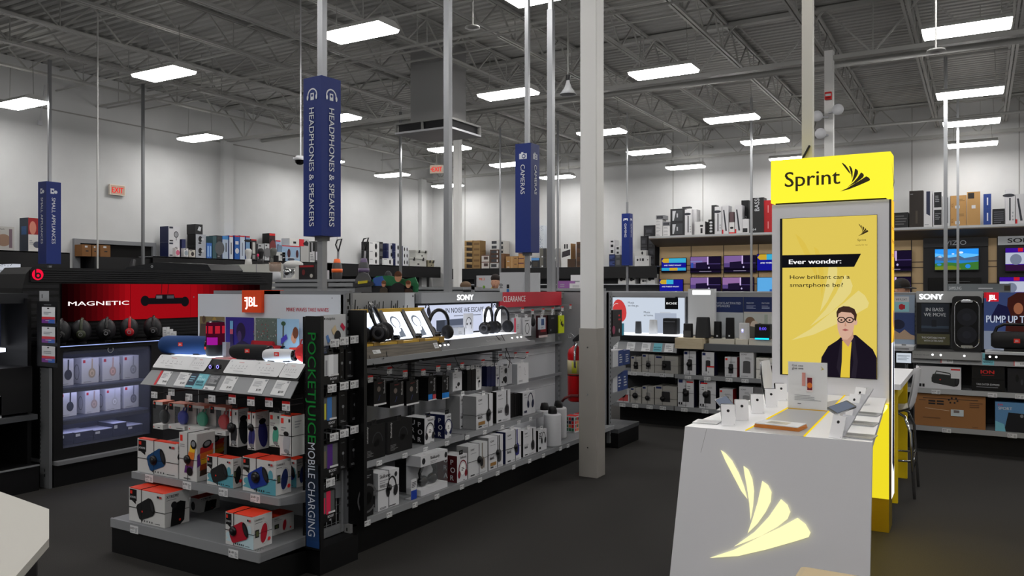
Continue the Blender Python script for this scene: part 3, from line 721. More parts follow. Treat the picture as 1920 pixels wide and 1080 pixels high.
# see-through headphone box: white top and bottom bands, dark headphones inside
a = ox(789, 860, LIP - .03); b = ox(839, 860, LIP - .03); W_ = b.y - a.y
t2 = thing('headphone_box', 'clear headphone box with white bands and black headphones inside', 'box', (LIP - .03, (a.y + b.y) / 2, bz), HALF)
mb = MB(); mb.box(-W_ / 2, W_ / 2, 0, .12, 0, .04, WHITE); mb.box(-W_ / 2, W_ / 2, 0, .12, .19, .26, WHITE); mb.box(-W_ / 2, W_ / 2, .118, .12, .04, .19, PALE)
d = D(mb, (-W_ / 2, 0, .19), (1, 0, 0), (0, 0, 1), (0, -1, 0), W_, .07); d.text('Skullcandy', .35, .5, .3, INK, w=.34, bold=.03); d.lines(.35, .1, .6, .4, 2, FINE); d.ell(.1, .5, .26, .3, INK); d.ell(.93, .5, .22, .28, INK)
mb.build('carton', t2)
mb = MB(); mb.tube([(-.07 + .0, .06, .08), (-.085, .06, .13), (-.05, .06, .18), (.0, .06, .188), (.05, .06, .18), (.085, .06, .13), (.07, .06, .08)], .012, BLACKGLOSS, 8); mb.ell((-.05, .06, .075), (.05, .03, .035), BLACKGLOSS); mb.ell((.06, .06, .075), (.05, .03, .035), BLACKGLOSS); mb.build('headphones_inside', t2)
mb = MB(); mb.box(-W_ / 2, W_ / 2, 0, .0008, .04, .19, glass(alpha=.05)); mb.build('window', t2)
xbox(857, 876, 853, LIP - .03, bz, .17, 'headphone_box', 'white headphone box with maroon UPROAR side on the base shelf', WHITE, f=st_uproar(M((120, 20, 34))), side=M((78, 12, 20)), l=sd_uproar, tab=BLACK)
xbox(878, 914, 833, LIP - .03, bz, .1, 'headphone_box', 'silver headphone box with beige headphones on the base shelf', M((206, 208, 210), .3), f=st_sony(False, M((140, 132, 122)), M((128, 120, 112))), side=M((150, 150, 150)), lock=(.55, .5, .026))
xbox(916, 943, 818, LIP - .04, bz, .1, 'headphone_box', 'white bass headphone box with gold label on the base shelf', WHITE, f=st_sony(True, M((84, 84, 86)), M((60, 60, 62)), True), side=M((136, 137, 139)), lock=(.6, .48, .022))
xbox(948, 977, 807, LIP - .04, bz, .09, 'headphone_box', 'white bass headphone box with blue headphones and navy side', WHITE, f=st_sony(True, M((40, 40, 110)), M((46, 46, 120))), side=NAVY, tab=True, lock=(.62, .45, .022))
xbox(981, 1005, 805, LIP - .05, bz, .07, 'headphone_box', 'white bass headphone box with black side and dark headphones', WHITE, f=st_sony(True, M((50, 50, 52)), M((60, 60, 62))), side=BLACK, tab=True)
xbox(1009, 1025, 806, LIP - .05, bz, .07, 'headphone_box', 'smaller white headphone box with black side beside the white drums', WHITE, f=lambda d: (d.lines(.1, .6, .5, .92, 4, INK), pr_phone(d, .62, .55, .62, INK), d.rect(.1, .1, .3, .2, INK)), side=BLACK, tab=True)
# two white drum shaped speakers packs with black mouths
for i, (px, X, lab) in enumerate(((1036, LIP - .08, 'white cylinder pack with black cap, in front of its twin'), (1047, LIP - .2, 'white cylinder pack with black cap, behind and right of its twin'), (1021, LIP - .24, 'white cylinder pack half hidden behind the two others'))):
    p = ox(px, 800, X); t2 = thing('speaker_pack', lab, 'box', (X, p.y, bz), HALF)
    mb = MB(); mb.lathe([(0, 0), (.073, 0), (.076, .01), (.076, .262), (.07, .275), (0, .275)], (0, .0, 0), WHITE, 24); mb.build('drum', t2)
    mb = MB()
    mb.lathe([(.0765, .03), (.0785, .03), (.0785, .25), (.0765, .25)], (0, 0, 0), BLACK, 6, arc=.75); o = mb.build('black_panel', t2); o.rotation_euler.z = -.9
    mb = MB(); mb.lathe([(.04, .275), (.04, .3), (.03, .335), (.0, .34)], (0, 0, 0), BLACK, 14); mb.build('cap', t2)
ybx = ox(1058, 766, -3.5)
pbox('small_box', 'grey box with blue label at the far end of the base shelf', .2, .16, .17, (-3.46, 6.86, bz), HALF, M((190, 192, 194)), f=lambda d: (d.rect(.08, .6, .35, .8, M((60, 120, 190))), d.lines(.1, .2, .5, .5, 4, FINE)))
def st_grid(d):
    for i in range(3):
        for j in range(4): d.rect(.08 + i * .3, .08 + j * .22, .32 + i * .3, .26 + j * .22, random.choice((RED, M((60, 120, 90)), M((40, 40, 60)), M((230, 120, 60)))))
pbox('small_box', 'red-topped white box with coloured squares, left of its twin', .1, .1, .155, (-3.3, 6.86, bz), HALF, WHITE, f=st_grid, l=st_grid, topm=RED, side=WHITE)
pbox('small_box', 'red-topped white box with coloured squares, half behind the column', .1, .1, .155, (-3.28, 7.0, bz), HALF, WHITE, f=st_grid, l=st_grid, topm=RED)
# ================================================================ displays on the headphone run
t = thing('crowd_poster', 'black and white concert crowd picture above the lit headphone stand', 'poster', (GX + .05, 4.27, 1.3))
mb = MB(); mb.box(GX + .042, GX + .055, 3.7, 4.85, 1.3, 1.568, M((186, 188, 190), .5))
d = D(mb, (GX + .0555, 3.7, 1.3), (0, 1, 0), (0, 0, 1), (1, 0, 0), 1.15, .268)
d.rect(0, 0, .9, 1, M((150, 152, 154), .5)); d.rect(0, 0, .9, .32, M((44, 45, 47), .6)); rnd = random.Random(3)
for i in range(46):
    u = .02 + i * .0188; h = rnd.uniform(.35, .85); c = M((52, 54, 56) if i % 2 else (36, 37, 39), .6)
    d.poly([(u - .014, 0), (u + .016, 0), (u + .008, h * .6), (u + .012, h), (u + .002, h), (u - .006, h * .6)], c); d.ell(u + rnd.uniform(-.01, .01), h * .55, .07, .09, c, 8)
d.ell(.015, .9, .03, .03, DARK); d.ell(.93, .9, .03, .03, DARK)
wb(mb, 'panel', t)
# wooden sloped stand with lit panels and yellow trim
WOOD = noise_mat('weathered_wood', (70, 66, 60), (112, 104, 94), 7, .6, 5, 0, (12, .6, 12))
YT = M((196, 158, 60), .5)
t = thing('headphone_display', 'dark wooden headphone stand with sloped lit panels and yellow trim', 'display', (-3.5, 4.13, 1.162))
mb = MB(); mb.prism([(-3.26, 1.162), (-3.3, 1.235), (-3.72, 1.235), (-3.72, 1.162)], 3.68, 4.59, WOOD, 'y')
d = D(mb, (-3.262, 3.68, 1.168), (0, 1, 0), Vector((-.04, 0, .073)).normalized(), Vector((.073, 0, .04)).normalized(), .91, .08)
d.rect(.22, .3, .3, .62, PAPER); d.text('FEEL', .225, .4, .16, INK, w=.06)
d.rect(.93, .2, .985, .72, PAPER); d.text('FEEL', .935, .5, .16, INK, w=.045); d.text('THIS', .935, .28, .16, INK, w=.045)
wb(mb, 'wood_base', t)
SL0, SL1 = Vector((-3.36, 0, 1.245)), Vector((-3.49, 0, 1.45)); SU = (SL1 - SL0).normalized(); SN = Vector((SU.z, 0, -SU.x))
mb = MB(); mb.slab([(SL0.x, 3.68, SL0.z), (SL0.x, 4.66, SL0.z), (SL1.x, 4.66, SL1.z), (SL1.x, 3.68, SL1.z)], -SN, .02, DARK); mb.slab([(SL0.x, 3.68, 1.235), (SL0.x, 4.66, 1.235), (SL1.x, 4.66, SL1.z - .02), (SL1.x, 3.68, SL1.z - .02)], -SN, .01, DARK)
wb(mb, 'sloped_board', t)
Ls = (SL1 - SL0).length
pan = E((232, 240, 255), 2.2)
edges = [3.70, 3.94, 4.18, 4.42, 4.65]
for i in range(3):
    mb = MB(); y0, y1 = edges[i + 1] + .028, edges[i + 2] - .005
    d = D(mb, (SL0.x, y0, SL0.z), (0, 1, 0), SU, SN, y1 - y0, Ls, .0015); d.rect(.04, .06, .96, .96, pan)
    gy = E((120, 128, 140), 1.0)
    if i > 0:
        d.ell(.42, .6, .2, .2, gy); d.ell(.42, .58, .15, .16, pan); d.poly([(.3, .1), (.62, .12), (.6, .4), (.4, .42)], gy); d.ell(.38, .36, .1, .08, pan)
    else: d.rect(.15, .1, .9, .5, E((190, 205, 235), 1.2))
    wb(mb, 'lit_panel', t)
for y in edges:
    mb = MB(); mb.bar(SL0 + Vector((0, y + .01, 0)) + SN * .008, SL1 + Vector((0, y + .01, 0)) + SN * .008, .026, M((92, 88, 84), .5), .012); wb(mb, 'divider', t)
mb = MB(); mb.box(SL1.x - .02, SL1.x + .015, 3.68, 4.68, SL1.z - .012, SL1.z + .012, YT); mb.box(SL0.x - .02, SL0.x + .05, 3.68, 4.69, SL0.z - .018, SL0.z + .004, YT)
for y in edges[1:]: mb.box(SL0.x - .01, SL0.x + .055, y - .02, y + .04, SL0.z - .03, SL0.z + .012, M((150, 120, 60), .6))
wb(mb, 'yellow_trim', t)
for y in edges[1:]:
    mb = MB(); mb.cyl((SL0.x + .02, y + .01, SL0.z + .03), .016, -.015, .02, BLACKGLOSS, 'x', 12); mb.cyl((SL0.x + .03, y + .01, SL0.z + .03), .008, .0, .018, CHROME, 'x', 10); wb(mb, 'lock_knob', t)
# headphones
def headphone(loc, rz, label, c=None, s=1.0, stand=None, lean=0.0, group='display headphones'):
    c = c or M((24, 24, 27), .28)
    t = thing('headphones', label, 'headphones', loc, rz, group)
    mb = MB(); P = [(.078 * s * math.cos(a), 0, .1 * s + .092 * s * math.sin(a)) for a in [math.pi * i / 16 for i in range(17)]]
    P = [(.08 * s, 0, .06 * s)] + P + [(-.08 * s, 0, .06 * s)]
    mb.tube(P, [.009 * s] * 3 + [.012 * s] * (len(P) - 6) + [.009 * s] * 3, c, 8); o = mb.build('headband', t); o.rotation_euler.x = lean
    for sx in (-1, 1):
        mb = MB(); mb.lathe([(0, -.02), (.03, -.02), (.042, -.012), (.046, .004), (.04, .016), (.0, .02)], (0, 0, 0), c, 18, 'x'); mb.lathe([(.046, .0), (.048, .01), (.04, .028), (.022, .03), (0, .02)], (0, 0, 0), M((30, 30, 33), .8), 16, 'x')
        mb.lathe([(.018, -.0205), (.026, -.0215), (.03, -.0205)], (0, 0, 0), M((70, 70, 74), .3), 16, 'x')
        for k in range(len(mb.v)):
            x, y, z = mb.v[k]; mb.v[k] = (sx * (.078 * s - (x * s if True else 0)), y * s, .045 * s + z * s)
        o = mb.build('ear_cup', t); o.rotation_euler.x = lean
    if stand:
        mb = MB(); h, m = stand; mb.box(-.045 * s, .045 * s, .035, .045, -h, .17 * s, m); mb.box(-.05, .05, -.04, .05, -h, -h + .006, m); mb.build('stand', t)
    return t
p = ox(710, 612, -3.38)
headphone((-3.33, ox(716, 612, -3.36).y, 1.262), HALF + .5, 'black headphones resting on the first lit sloped panel', s=1.3, lean=-.4)
headphone((-3.36, 3.86, 1.262), HALF + .2, 'black headphones at the end panel, left of the first lit panel', s=1.05, lean=-.4)
# sony bay
t = thing('display_header', 'grey shelf header with glowing white SONY letters', 'sign', (GX + .06, 5.48, 1.48))
mb = MB(); mb.box(GX + .042, GX + .1, 4.88, 6.07, 1.485, 1.567, M((150, 152, 154), .45)); wb(mb, 'header_board', t)
mb = MB(); d = D(mb, (GX + .101, 4.88, 1.485), (0, 1, 0), (0, 0, 1), (1, 0, 0), 1.19, .082, .002); d.text('SONY', .5, .24, .55, E((255, 255, 255), 3.0), w=.2, align='c', bold=.02, squash=True); wb(mb, 'glowing_letters', t)
t = thing('lit_poster', 'glowing white headphone advert reading IN NOISE WE ESCAPE', 'poster', (GX + .05, 5.48, 1.2))
mb = MB(); mb.box(GX + .005, GX + .05, 4.88, 6.06, 1.215, 1.48, BLACK); wb(mb, 'frame', t)
mb = MB(); d = D(mb, (GX + .0505, 4.9, 1.225), (0, 1, 0), (0, 0, 1), (1, 0, 0), 1.14, .245, .0008)
d.rect(0, .0, 1, .99, E((205, 212, 235), 1.0)); inkE = E((40, 42, 54), .6)
d.text('IN NOISE WE ESCAPE', .32, .72, .17, inkE, w=.5, bold=.01, squash=True); d.lines(.42, .6, .82, .66, 1, E((130, 135, 150), .8))
pe = E((58, 58, 70), .6)
d.ell(.12, .78, .1, .16, pe, rot=.3); d.ell(.06, .7, .09, .14, pe); d.arc(.1, .9, .1, .12, 0, 3.1, .05, pe); d.ell(.93, .92, .06, .14, pe); d.arc(.97, .85, .08, .1, 0, 3.1, .04, pe)
d.poly([(.3, .0), (.3, .5), (.56, .52), (.6, 0)], E((96, 104, 124), .8)); d.rect(.34, .05, .56, .3, E((150, 158, 178), .9)); d.rect(.2, 0, .3, .5, E((80, 86, 100), .6)); d.rect(.3, 0, 1, .06, E((60, 62, 70), .6))
wb(mb, 'lit_sheet', t)
t = thing('headphone_display', 'grey metal sloped headphone stand reading IN MUSIC WE LIVE', 'display', (-3.5, 5.22, 1.162))
DK = M((82, 83, 84), .4, .3)
mb = MB(); mb.prism([(-3.26, 1.162), (-3.35, 1.222), (-3.745, 1.222), (-3.745, 1.162)], 4.6, 5.86, DK, 'y')
V_ = Vector((-.09, 0, .06)).normalized(); N_ = Vector((.06, 0, .09)).normalized()
d = D(mb, (-3.26, 4.6, 1.162), (0, 1, 0), V_, N_, 1.26, .108, .0006)
d.text('IN MUSIC WE LIVE', .52, .36, .24, M((140, 141, 142), .5), w=.2)
wb(mb, 'metal_base', t)
mb = MB(); mb.box(-3.74, -3.375, 4.62, 5.84, 1.222, 1.226, E((238, 243, 255), 1.6)); o = wb(mb, 'lit_deck', t); o['label'] = 'glowing white deck'
for u in (.03, .075, .11, .83, .9, .95):
    mb = MB(); P = Vector((-3.26, 4.6 + 1.26 * u, 1.162)) + V_ * .055; mb.ell(P, (.008, .01, .008), E((255, 255, 255), 3.0), 10, 6); wb(mb, 'light_button', t)
def acr_stand(px, X, w, h, label):
    p = ox(px, 600, X); t = thing('headphone_stand', label, 'stand', (X, p.y, 1.2265), HALF, 'lit white headphone stands')
    mb = MB(); mb.box(-w / 2, w / 2, .0, .012, .004, h, E((240, 245, 255), 1.8)); mb.build('panel', t)
    mb = MB(); mb.box(-w / 2, w / 2, -.04, .05, 0, .004, WHITE); mb.build('foot', t)
acr_stand(914, -3.56, .105, .2, 'glowing white headphone stand under the SONY letters, nearer one'); acr_stand(934, -3.62, .085, .2, 'glowing white headphone stand next to the clearance sign')
p = ox(823, 600, -3.42); headphone((-3.42, p.y, 1.2265), HALF - .3, 'black headphones at the left end of the grey metal stand', s=1.12)
p = ox(916, 600, -3.47); headphone((-3.47, p.y, 1.2265), HALF + .2, 'black headphones before the glowing stand, left of a pair', s=1.12)
p = ox(941, 600, -3.48); headphone((-3.48, p.y, 1.2265), HALF - .15, 'black headphones beside the clearance sign, right of a pair', s=1.12)
p = ox(879, 610, -3.56); pbox('earphone_card', 'white sloping card showing a black neckband earphone', .13, .012, .17, (-3.56, p.y, 1.2275), HALF, M((236, 238, 244), .4), f=lambda d: (d.arc(.5, .45, .26, .36, -.5, 3.6, .035, INK, 16), d.ell(.3, .5, .05, .06, INK), d.ell(.68, .52, .05, .06, INK)), cat='card')
p = ox(852, 615, -3.6); pbox('small_display_box', 'small silver display box in front of the lit advert', .1, .06, .06, (-3.56, p.y + .04, 1.2275), HALF, PALE, f=lambda d: d.lines(.1, .2, .6, .6, 2, FINE))
# security cables hanging from the stands
for i, pts in enumerate(([(690, 650), (694, 672), (706, 690), (722, 690)], [(722, 642), (726, 668), (738, 690), (755, 684)], [(712, 655), (720, 670), (719, 672)], [(840, 640), (852, 668), (862, 690), (870, 700)], [(930, 630), (946, 650), (956, 672), (953, 690)], [(940, 628), (950, 648), (948, 668), (960, 682)])):
    t = thing('security_cable', ('thin black cable hanging from the wooden headphone stand, nearest the end panel', 'thin black cable looping under the middle of the wooden headphone stand', 'short black cable on the front of the wooden headphone stand', 'thin black cable hanging from the left end of the metal stand', 'thin black cable hanging below the paired headphones, left one', 'thin black cable hanging below the paired headphones, right one')[i], 'cable', ox(*pts[0], -3.24), group='security cables')
    P = [ox(a, b, -3.33 + .1 * min(1, j * .7)) for j, (a, b) in enumerate(pts)]
    Q = []
    for j in range(len(P) - 1):
        p0 = P[max(j - 1, 0)]; p1 = P[j]; p2 = P[j + 1]; p3 = P[min(j + 2, len(P) - 1)]
        for k in range(5):
            s_ = k / 5; Q.append(.5 * ((2 * p1) + (p2 - p0) * s_ + (2 * p0 - 5 * p1 + 4 * p2 - p3) * s_ ** 2 + (3 * p1 - p0 - 3 * p2 + p3) * s_ ** 3))
    Q.append(P[-1])
    mb = MB(); mb.tube(Q, .0028, BLACK, 6); wb(mb, 'cord', t)
# clearance sign
t = thing('clearance_sign', 'red board reading CLEARANCE at the top of the shelf', 'sign', (GX + .06, 6.7, 1.43))
mb = MB(); mb.box(GX + .042, GX + .056, 6.1, 7.31, 1.428, 1.566, M((196, 42, 58), .5)); d = D(mb, (GX + .0565, 6.1, 1.428), (0, 1, 0), (0, 0, 1), (1, 0, 0), 1.21, .138); d.text('CLEARANCE', .04, .36, .4, M((236, 222, 222), .5), w=.34, bold=.03, squash=True)
wb(mb, 'board', t)

# ================================================================ end display facing the camera with speakers
EX0, EX1 = -4.55, -3.27
t = END = thing('gondola_end_shelf', 'black and grey end shelf stacked with red and white speaker boxes', 'store shelf', (-3.91, 3.3, 0))
mb = MB(); mb.box(EX0, EX1, 2.965, 3.6, 0, .155, BLACK); wb(mb, 'base_kick', t)
mb = MB(); mb.box(EX0, EX1, 3.585, 3.61, .155, 1.2, M((150, 152, 155), .55)); mb.box(EX0 + .02, EX1 - .02, 3.575, 3.585, .5, 1.1, M((34, 34, 36), .6)); wb(mb, 'back_panel', t)
def eshelf(root, y0, y1, z, lh, tags, name='shelf', x0=EX0, x1=EX1, red=()):
    mb = MB(); mb.box(x0, x1, y0 + .012, y1, z - .02, z, M((126, 128, 131), .5)); mb.box(x0, x1, y0, y0 + .012, z - lh, z + .003, M((138, 140, 143), .45))
    for x in (x0, x1 - .003): mb.prism([(y0 + .01, z - lh), (y0 + .01, z - .02), (y1, z - .02), (y1, z - .1)], x, x + .003, STEELGREY, 'x')
    if name == 'base_shelf':
        for i in range(14):
            for j in range(3): mb.cyl((x1 - .25 + i * .016, y0 + .03 + j * .018, z), .004, 0, .0004, DARK, 'z', 6)
    o = wb(mb, name, root)
    for i, (px, pr) in enumerate(tags):
        p = oy(px, 600, y0); ptag(o, (p.x, y0 - .001, z - lh - .004), (1, 0, 0), (0, -1, .15), w=.075, h=.045, price=pr)
    return o
eshelf(t, 2.955, 3.58, .205, .05, ((252, '$329'), (438, '$149')), 'base_shelf')
eshelf(t, 3.095, 3.58, .46, .038, ((280, '$299'), (351, '$199'), (419, '$149'), (479, '$149')))
# sloped price rail, card rail and lit top
mb = MB(); A0, A1 = (3.175, .995), (3.237, 1.084)
U_, Vv = Vector((1, 0, 0)), Vector((0, A1[0] - A0[0], A1[1] - A0[1])).normalized(); Nn = Vector((0, -Vv.z, Vv.y)); HS = .1085
mb.slab([(EX0 - .03, *A0), (EX1, *A0), (EX1, *A1), (EX0 - .0, *A1)], -Nn, .004, M((142, 144, 147), .45))
rail = wb(mb, 'price_rail', t)
def scard(px0, px1, kind):
    u0 = oy(px0, 720, 3.2).x; u1 = oy(px1, 720, 3.2).x; m2 = MB(); d = D(m2, Vector((u0, *A0)) + Nn * .0015, U_, Vv, Nn, u1 - u0, HS, .0004)
    if kind == 'p':
        d.rect(0, .04, 1, .97, PAPER); d.lines(.12, .5, .7, .85, 5, FINE); d.rect(.8, .82, .95, .93, FINE); d.text('$149', .5, .24, .13, INK, w=.4, bold=.02); d.rect(0, .04, 1, .1, GREY)
    if kind == 'r': d.rect(0, .04, 1, .97, M((206, 40, 50)))
    if kind == 'd': d.rect(0, .04, 1, .97, M((32, 46, 66))); d.lines(.1, .45, .8, .85, 3, M((120, 170, 190))); d.rect(0, .1, 1, .2, M((120, 190, 205)))
    if kind == 'c':
        d.rect(0, .04, 1, .97, M((110, 186, 200)))
        for i, w_ in enumerate(('BIG', 'SOUND.', 'BIGGER', 'SAVINGS.')): d.text(w_, .1, .74 - i * .17, .13, M((200, 240, 245)) if i < 2 else M((20, 60, 80)), w=.8, bold=.03)
    if kind == 'g':
        d.rect(0, .04, 1, .97, M((92, 95, 98)))
        for i, w_ in enumerate(('BAD LUCK', 'DESERVES', 'GOOD', 'COVERAGE')): d.text(w_, .1, .8 - i * .13, .11, WHITE, w=.82, bold=.02)
        d.rect(0, .04, 1, .26, PAPER); d.lines(.15, .1, .45, .2, 1, INK)
    o = m2.build('price_card', rail)
for a in ((294, 298, 'r'), (299, 316, 'p'), (330, 351, 'p'), (352, 366, 'd'), (366, 385, 'c'), (387, 407, 'g'), (416, 439, 'p'), (469, 496, 'p'), (511, 537, 'p')): scard(*a)
mb = MB(); mb.slab([(EX0 + .0, 3.232, 1.086), (EX1, 3.232, 1.086), (EX1, 3.3, 1.168), (EX0, 3.3, 1.168)], (0, 1, -.8), .01, BLACK); cr = wb(mb, 'card_rail', t)
CV = Vector((0, .068, .082)).normalized(); CN = Vector((0, -CV.z, CV.y))
for px0, px1 in ((289, 356), (354, 386), (421, 474), (472, 524), (525, 561)):
    u0 = oy(px0, 680, 3.25).x; u1 = oy(px1, 680, 3.25).x; m2 = MB(); W_ = u1 - u0; H_ = .1; O = Vector((u0, 3.232, 1.086)) + CV * .012 + CN * .003
    pts = rrect(0, W_, 0, H_, .012, 3); m2.slab([O + U_ * a + CV * b for a, b in pts], CN, .002, PAPER)
    d = D(m2, O + CN * .0022, U_, CV, CN, W_, H_, .0004); d.lines(.36, .78, .6, .84, 1, M((200, 70, 70)))
    d.text('JBL', .06, .8, .09, FINE, w=.1)
    for i in range(5): d.ell(.2 + i * .13, .52, .03, .07, M((170, 172, 175)), 8); d.lines(.16 + i * .13, .34, .25 + i * .13, .4, 1, FINE)
    d.lines(.35, .14, .7, .2, 1, FINE); m2.build('info_card', cr)
mb = MB(); mb.box(-3.99, -3.8, 3.29, 3.295, 1.1, 1.105, BLACK)
for px in (396, 410):
    p = oy(px, 688, 3.23); mb.lathe([(0, -.006), (.013, -.006), (.015, -.002), (.015, .01)], p, BLACKGLOSS, 14, 'y'); mb.lathe([(.008, -.008), (.011, -.008)], p, E((150, 140, 255), 2.5), 14, 'y')
wb(mb, 'demo_button', t)
mb = MB(); mb.box(EX0, EX1, 3.3, 3.585, 1.15, 1.166, M((210, 212, 215), .4)); top_ = wb(mb, 'display_top', t)
mb = MB()
for px0, px1, y0 in ((320, 395, 3.32), (495, 575, 3.31)):
    mb.box(oy(px0, 660, 3.35).x, min(oy(px1, 660, 3.35).x, EX1), y0, 3.56, 1.166, 1.169, E((222, 236, 255), 2.8))
mb.build('lit_pad', top_)
mb = MB(); d = D(mb, (oy(402, 660, 3.4).x, 3.33, 1.1665), (1, 0, 0), (0, 1, 0), (0, 0, 1), .24, .2, .0006); d.rect(0, 0, 1, 1, M((200, 60, 60))); d.lines(.05, .1, .95, .9, 5, WHITE); mb.build('printed_mat', top_)
# header with four pictures
mb = MB(); mb.box(EX0 - .02, EX1 - .0, 3.6, 3.625, 1.166, 1.562, M((206, 210, 216), .5))
mb.box(EX0 + .1, EX1 + .02, 3.63, 3.66, 1.5, 1.585, STEELGREY)
d = D(mb, (EX0 - .02, 3.5995, 1.166), (1, 0, 0), (0, 0, 1), (0, -1, 0), 1.3, .396, .0006)
d.text('MAKE WAVES TAKE WAVES', .64, .735, .062, M((190, 40, 56)), w=.27, bold=.02, squash=True)
def photo(u0, u1, v0, v1, bg): 
    d.rect(u0, v0, u1, v1, M(bg)); W = u1 - u0; H = v1 - v0
    return lambda u, v: (u0 + u * W, v0 + v * H)
q = photo(.015, .205, 0, .62, (120, 104, 70)); d.ell(*q(.8, .75), .06, .07, M((186, 160, 70))); d.ell(*q(.6, .9), .05, .05, M((160, 130, 60))); d.poly([q(0, .1), q(.3, .1), q(.42, .4), q(.3, .8), q(.05, .8), q(0, .5)], M((70, 58, 50))); d.ell(*q(.18, .92), .04, .06, M((80, 58, 44))); d.rect(*q(.5, 0), *q(1, .45), M((60, 46, 30)))
q = photo(.215, .42, 0, .62, (46, 34, 128)); d.ell(*q(.55, .62), .11, .15, M((28, 20, 60))); d.ell(*q(.5, .5), .05, .09, M((70, 50, 100))); d.poly([q(.3, 0), q(.9, 0), q(.85, .3), q(.6, .4), q(.4, .3)], M((34, 22, 66))); d.rect(*q(.17, .55), *q(.28, .9), M((110, 170, 210))); d.rect(*q(.17, .55), *q(.28, .68), M((200, 90, 110))); d.poly([q(.15, .1), q(.3, .1), q(.28, .55), q(.18, .55)], M((50, 34, 84)))
q = photo(.435, .605, 0, .62, (96, 110, 104))
for i in range(60): d.ell(*q(random.uniform(.05, .95), random.uniform(.42, .97)), .008, .012, M(random.choice(((180, 190, 186), (60, 74, 70), (150, 50, 56), (120, 140, 136)))), 6)
d.rect(*q(.06, .2), *q(.92, .42), M((180, 30, 44))); d.ell(*q(.06, .31), .035, .068, M((150, 20, 34))); d.ell(*q(.92, .31), .035, .068, M((150, 20, 34))); d.rect(*q(.45, .25), *q(.53, .31), M((240, 200, 200)))
q = photo(.615, .76, 0, .62, (150, 186, 214)); d.poly([q(.25, .3), q(.3, .3), q(.33, .85), q(.26, .85)], M((70, 70, 60))); d.ell(*q(.3, .88), .05, .035, M((50, 80, 54))); d.ell(*q(.78, .55), .055, .1, M((196, 140, 112))); d.ell(*q(.85, .66), .06, .09, M((110, 62, 40))); d.ell(*q(.72, .52), .03, .05, M((206, 152, 124))); d.poly([q(.3, 0), q(1, 0), q(1, .3), q(.6, .28)], M((206, 60, 50))); d.poly([q(.2, .35), q(.5, .5), q(.45, .62), q(.2, .5)], M((70, 60, 170)))
d.ell(.02, .95, .012, .012, FINE); d.ell(.97, .95, .012, .012, FINE)
hd = wb(mb, 'header_board', t, 'white header with four pictures')
mb = MB(); x0 = oy(452.5, 550, 3.57).x; x1 = oy(488.5, 550, 3.57).x; mb.box(x0, x1, 3.575, 3.6, 1.445, 1.588, M((235, 74, 26), .4)); mb.box(x0 + .03, x1 + .11, 3.63, 3.66, 1.53, 1.588, M((235, 74, 26), .4))
d = D(mb, (x0, 3.5745, 1.445), (1, 0, 0), (0, 0, 1), (0, -1, 0), x1 - x0, .143, .001); d.text('JBL', .5, .28, .44, E((255, 250, 245), 2.5), w=.62, align='c', bold=.02, squash=True); d.rect(.16, .5, .3, .56, E((255, 250, 245), 2.5)); d.rect(.16, .62, .3, .68, E((255, 250, 245), 2.5))
o = mb.build('logo_block', hd); o['label'] = 'orange block with glowing white letters'
mb = MB(); mb.box(EX1 - .02, EX1 + .02, 3.6, 3.64, .2, 1.57, STEELGREY)
for i in range(30): mb.box(EX1 + .02, EX1 + .0205, 3.612, 3.628, .3 + i * .042, .318 + i * .042, BLACK)
wb(mb, 'upright', t)
# hook row with tickets
for px, py, red in ((290, 742, 0), (322, 737, 0), (355, 746, 0), (398, 749, 0), (436, 752, 1), (471, 756, 1), (505, 758, 1), (537, 765, 1)):
    p = oy(px, py, 3.2)
    mb = MB(); mb.tube([(p.x, 3.58, p.z + .01), (p.x, 3.22, p.z + .01), (p.x, 3.2, p.z + .025)], .003, M((60, 60, 62), .4), 6); mb.tube([(p.x, 3.58, p.z + .04), (p.x, 3.203, p.z + .04)], .002, M((60, 60, 62), .4), 6)
    o = wb(mb, 'peg_hook', t); ptag(o, (p.x, 3.198, p.z - .016), (1, 0, 0), (0, -1, .1), w=.06, h=.052 if red else .04, price=random.choice(('$39', '$49', '$89', '$99')), red=bool(red))

# ---- demo speakers on the lit top
def tube_speaker(label, px0, px1, pyc, Y, c, r, tilt=.3, logo=True, z=1.169, cat='speaker'):
    a = oy(px0, pyc, Y); b = oy(px1, pyc, Y); L = (b.x - a.x)
    t = thing('bluetooth_speaker', label, cat, ((a.x + b.x) / 2, Y, z + r), tilt)
    h = L / 2; mb = MB(); mb.lathe([(0, -h), (r * .7, -h), (r * .86, -h + .012), (r * .97, -h + .04), (r, 0), (r * .97, h - .04), (r * .86, h - .014)], (0, 0, 0), c, 24, 'x')
    d = D(mb, (-.016, -r * 1.0, -.003), (1, 0, 0), (0, 0, 1), (0, -1, 0), .032, .024, .001); d.rect(0, 0, 1, 1, M((225, 50, 36))); d.text('JBL', .5, .25, .5, WHITE, w=.8, align='c', bold=.03)
    mb.build('speaker_body', t)
    mb = MB(); mb.lathe([(r * .86, h - .014), (r * .9, h), (r * .74, h + .004), (r * .66, h - .012), (r * .3, h - .014), (0, h - .01)], (0, 0, 0), BLACKGLOSS, 24, 'x'); mb.lathe([(r * .5, h - .013), (r * .46, h - .009), (0, h - .006)], (0, 0, 0), M((50, 50, 54), .4), 20, 'x'); mb.build('end_driver', t)
    mb = MB()
    for x in (-h * .5, h * .5): mb.box(x - .02, x + .02, -r * .5, r * .5, -r - .002, -r + .012, DARK)
    mb.build('foot', t)
tube_speaker('large blue cylinder speaker on the glowing display top', 316, 384, 647, 3.42, M((24, 60, 112), .8), .062)
tube_speaker('black cylinder speaker in the middle of the display top', 443, 500, 657, 3.4, M((22, 22, 24), .8), .045)
tube_speaker('silver white cylinder speaker on the bright pad', 502, 548, 664, 3.37, M((206, 208, 212), .5), .038)
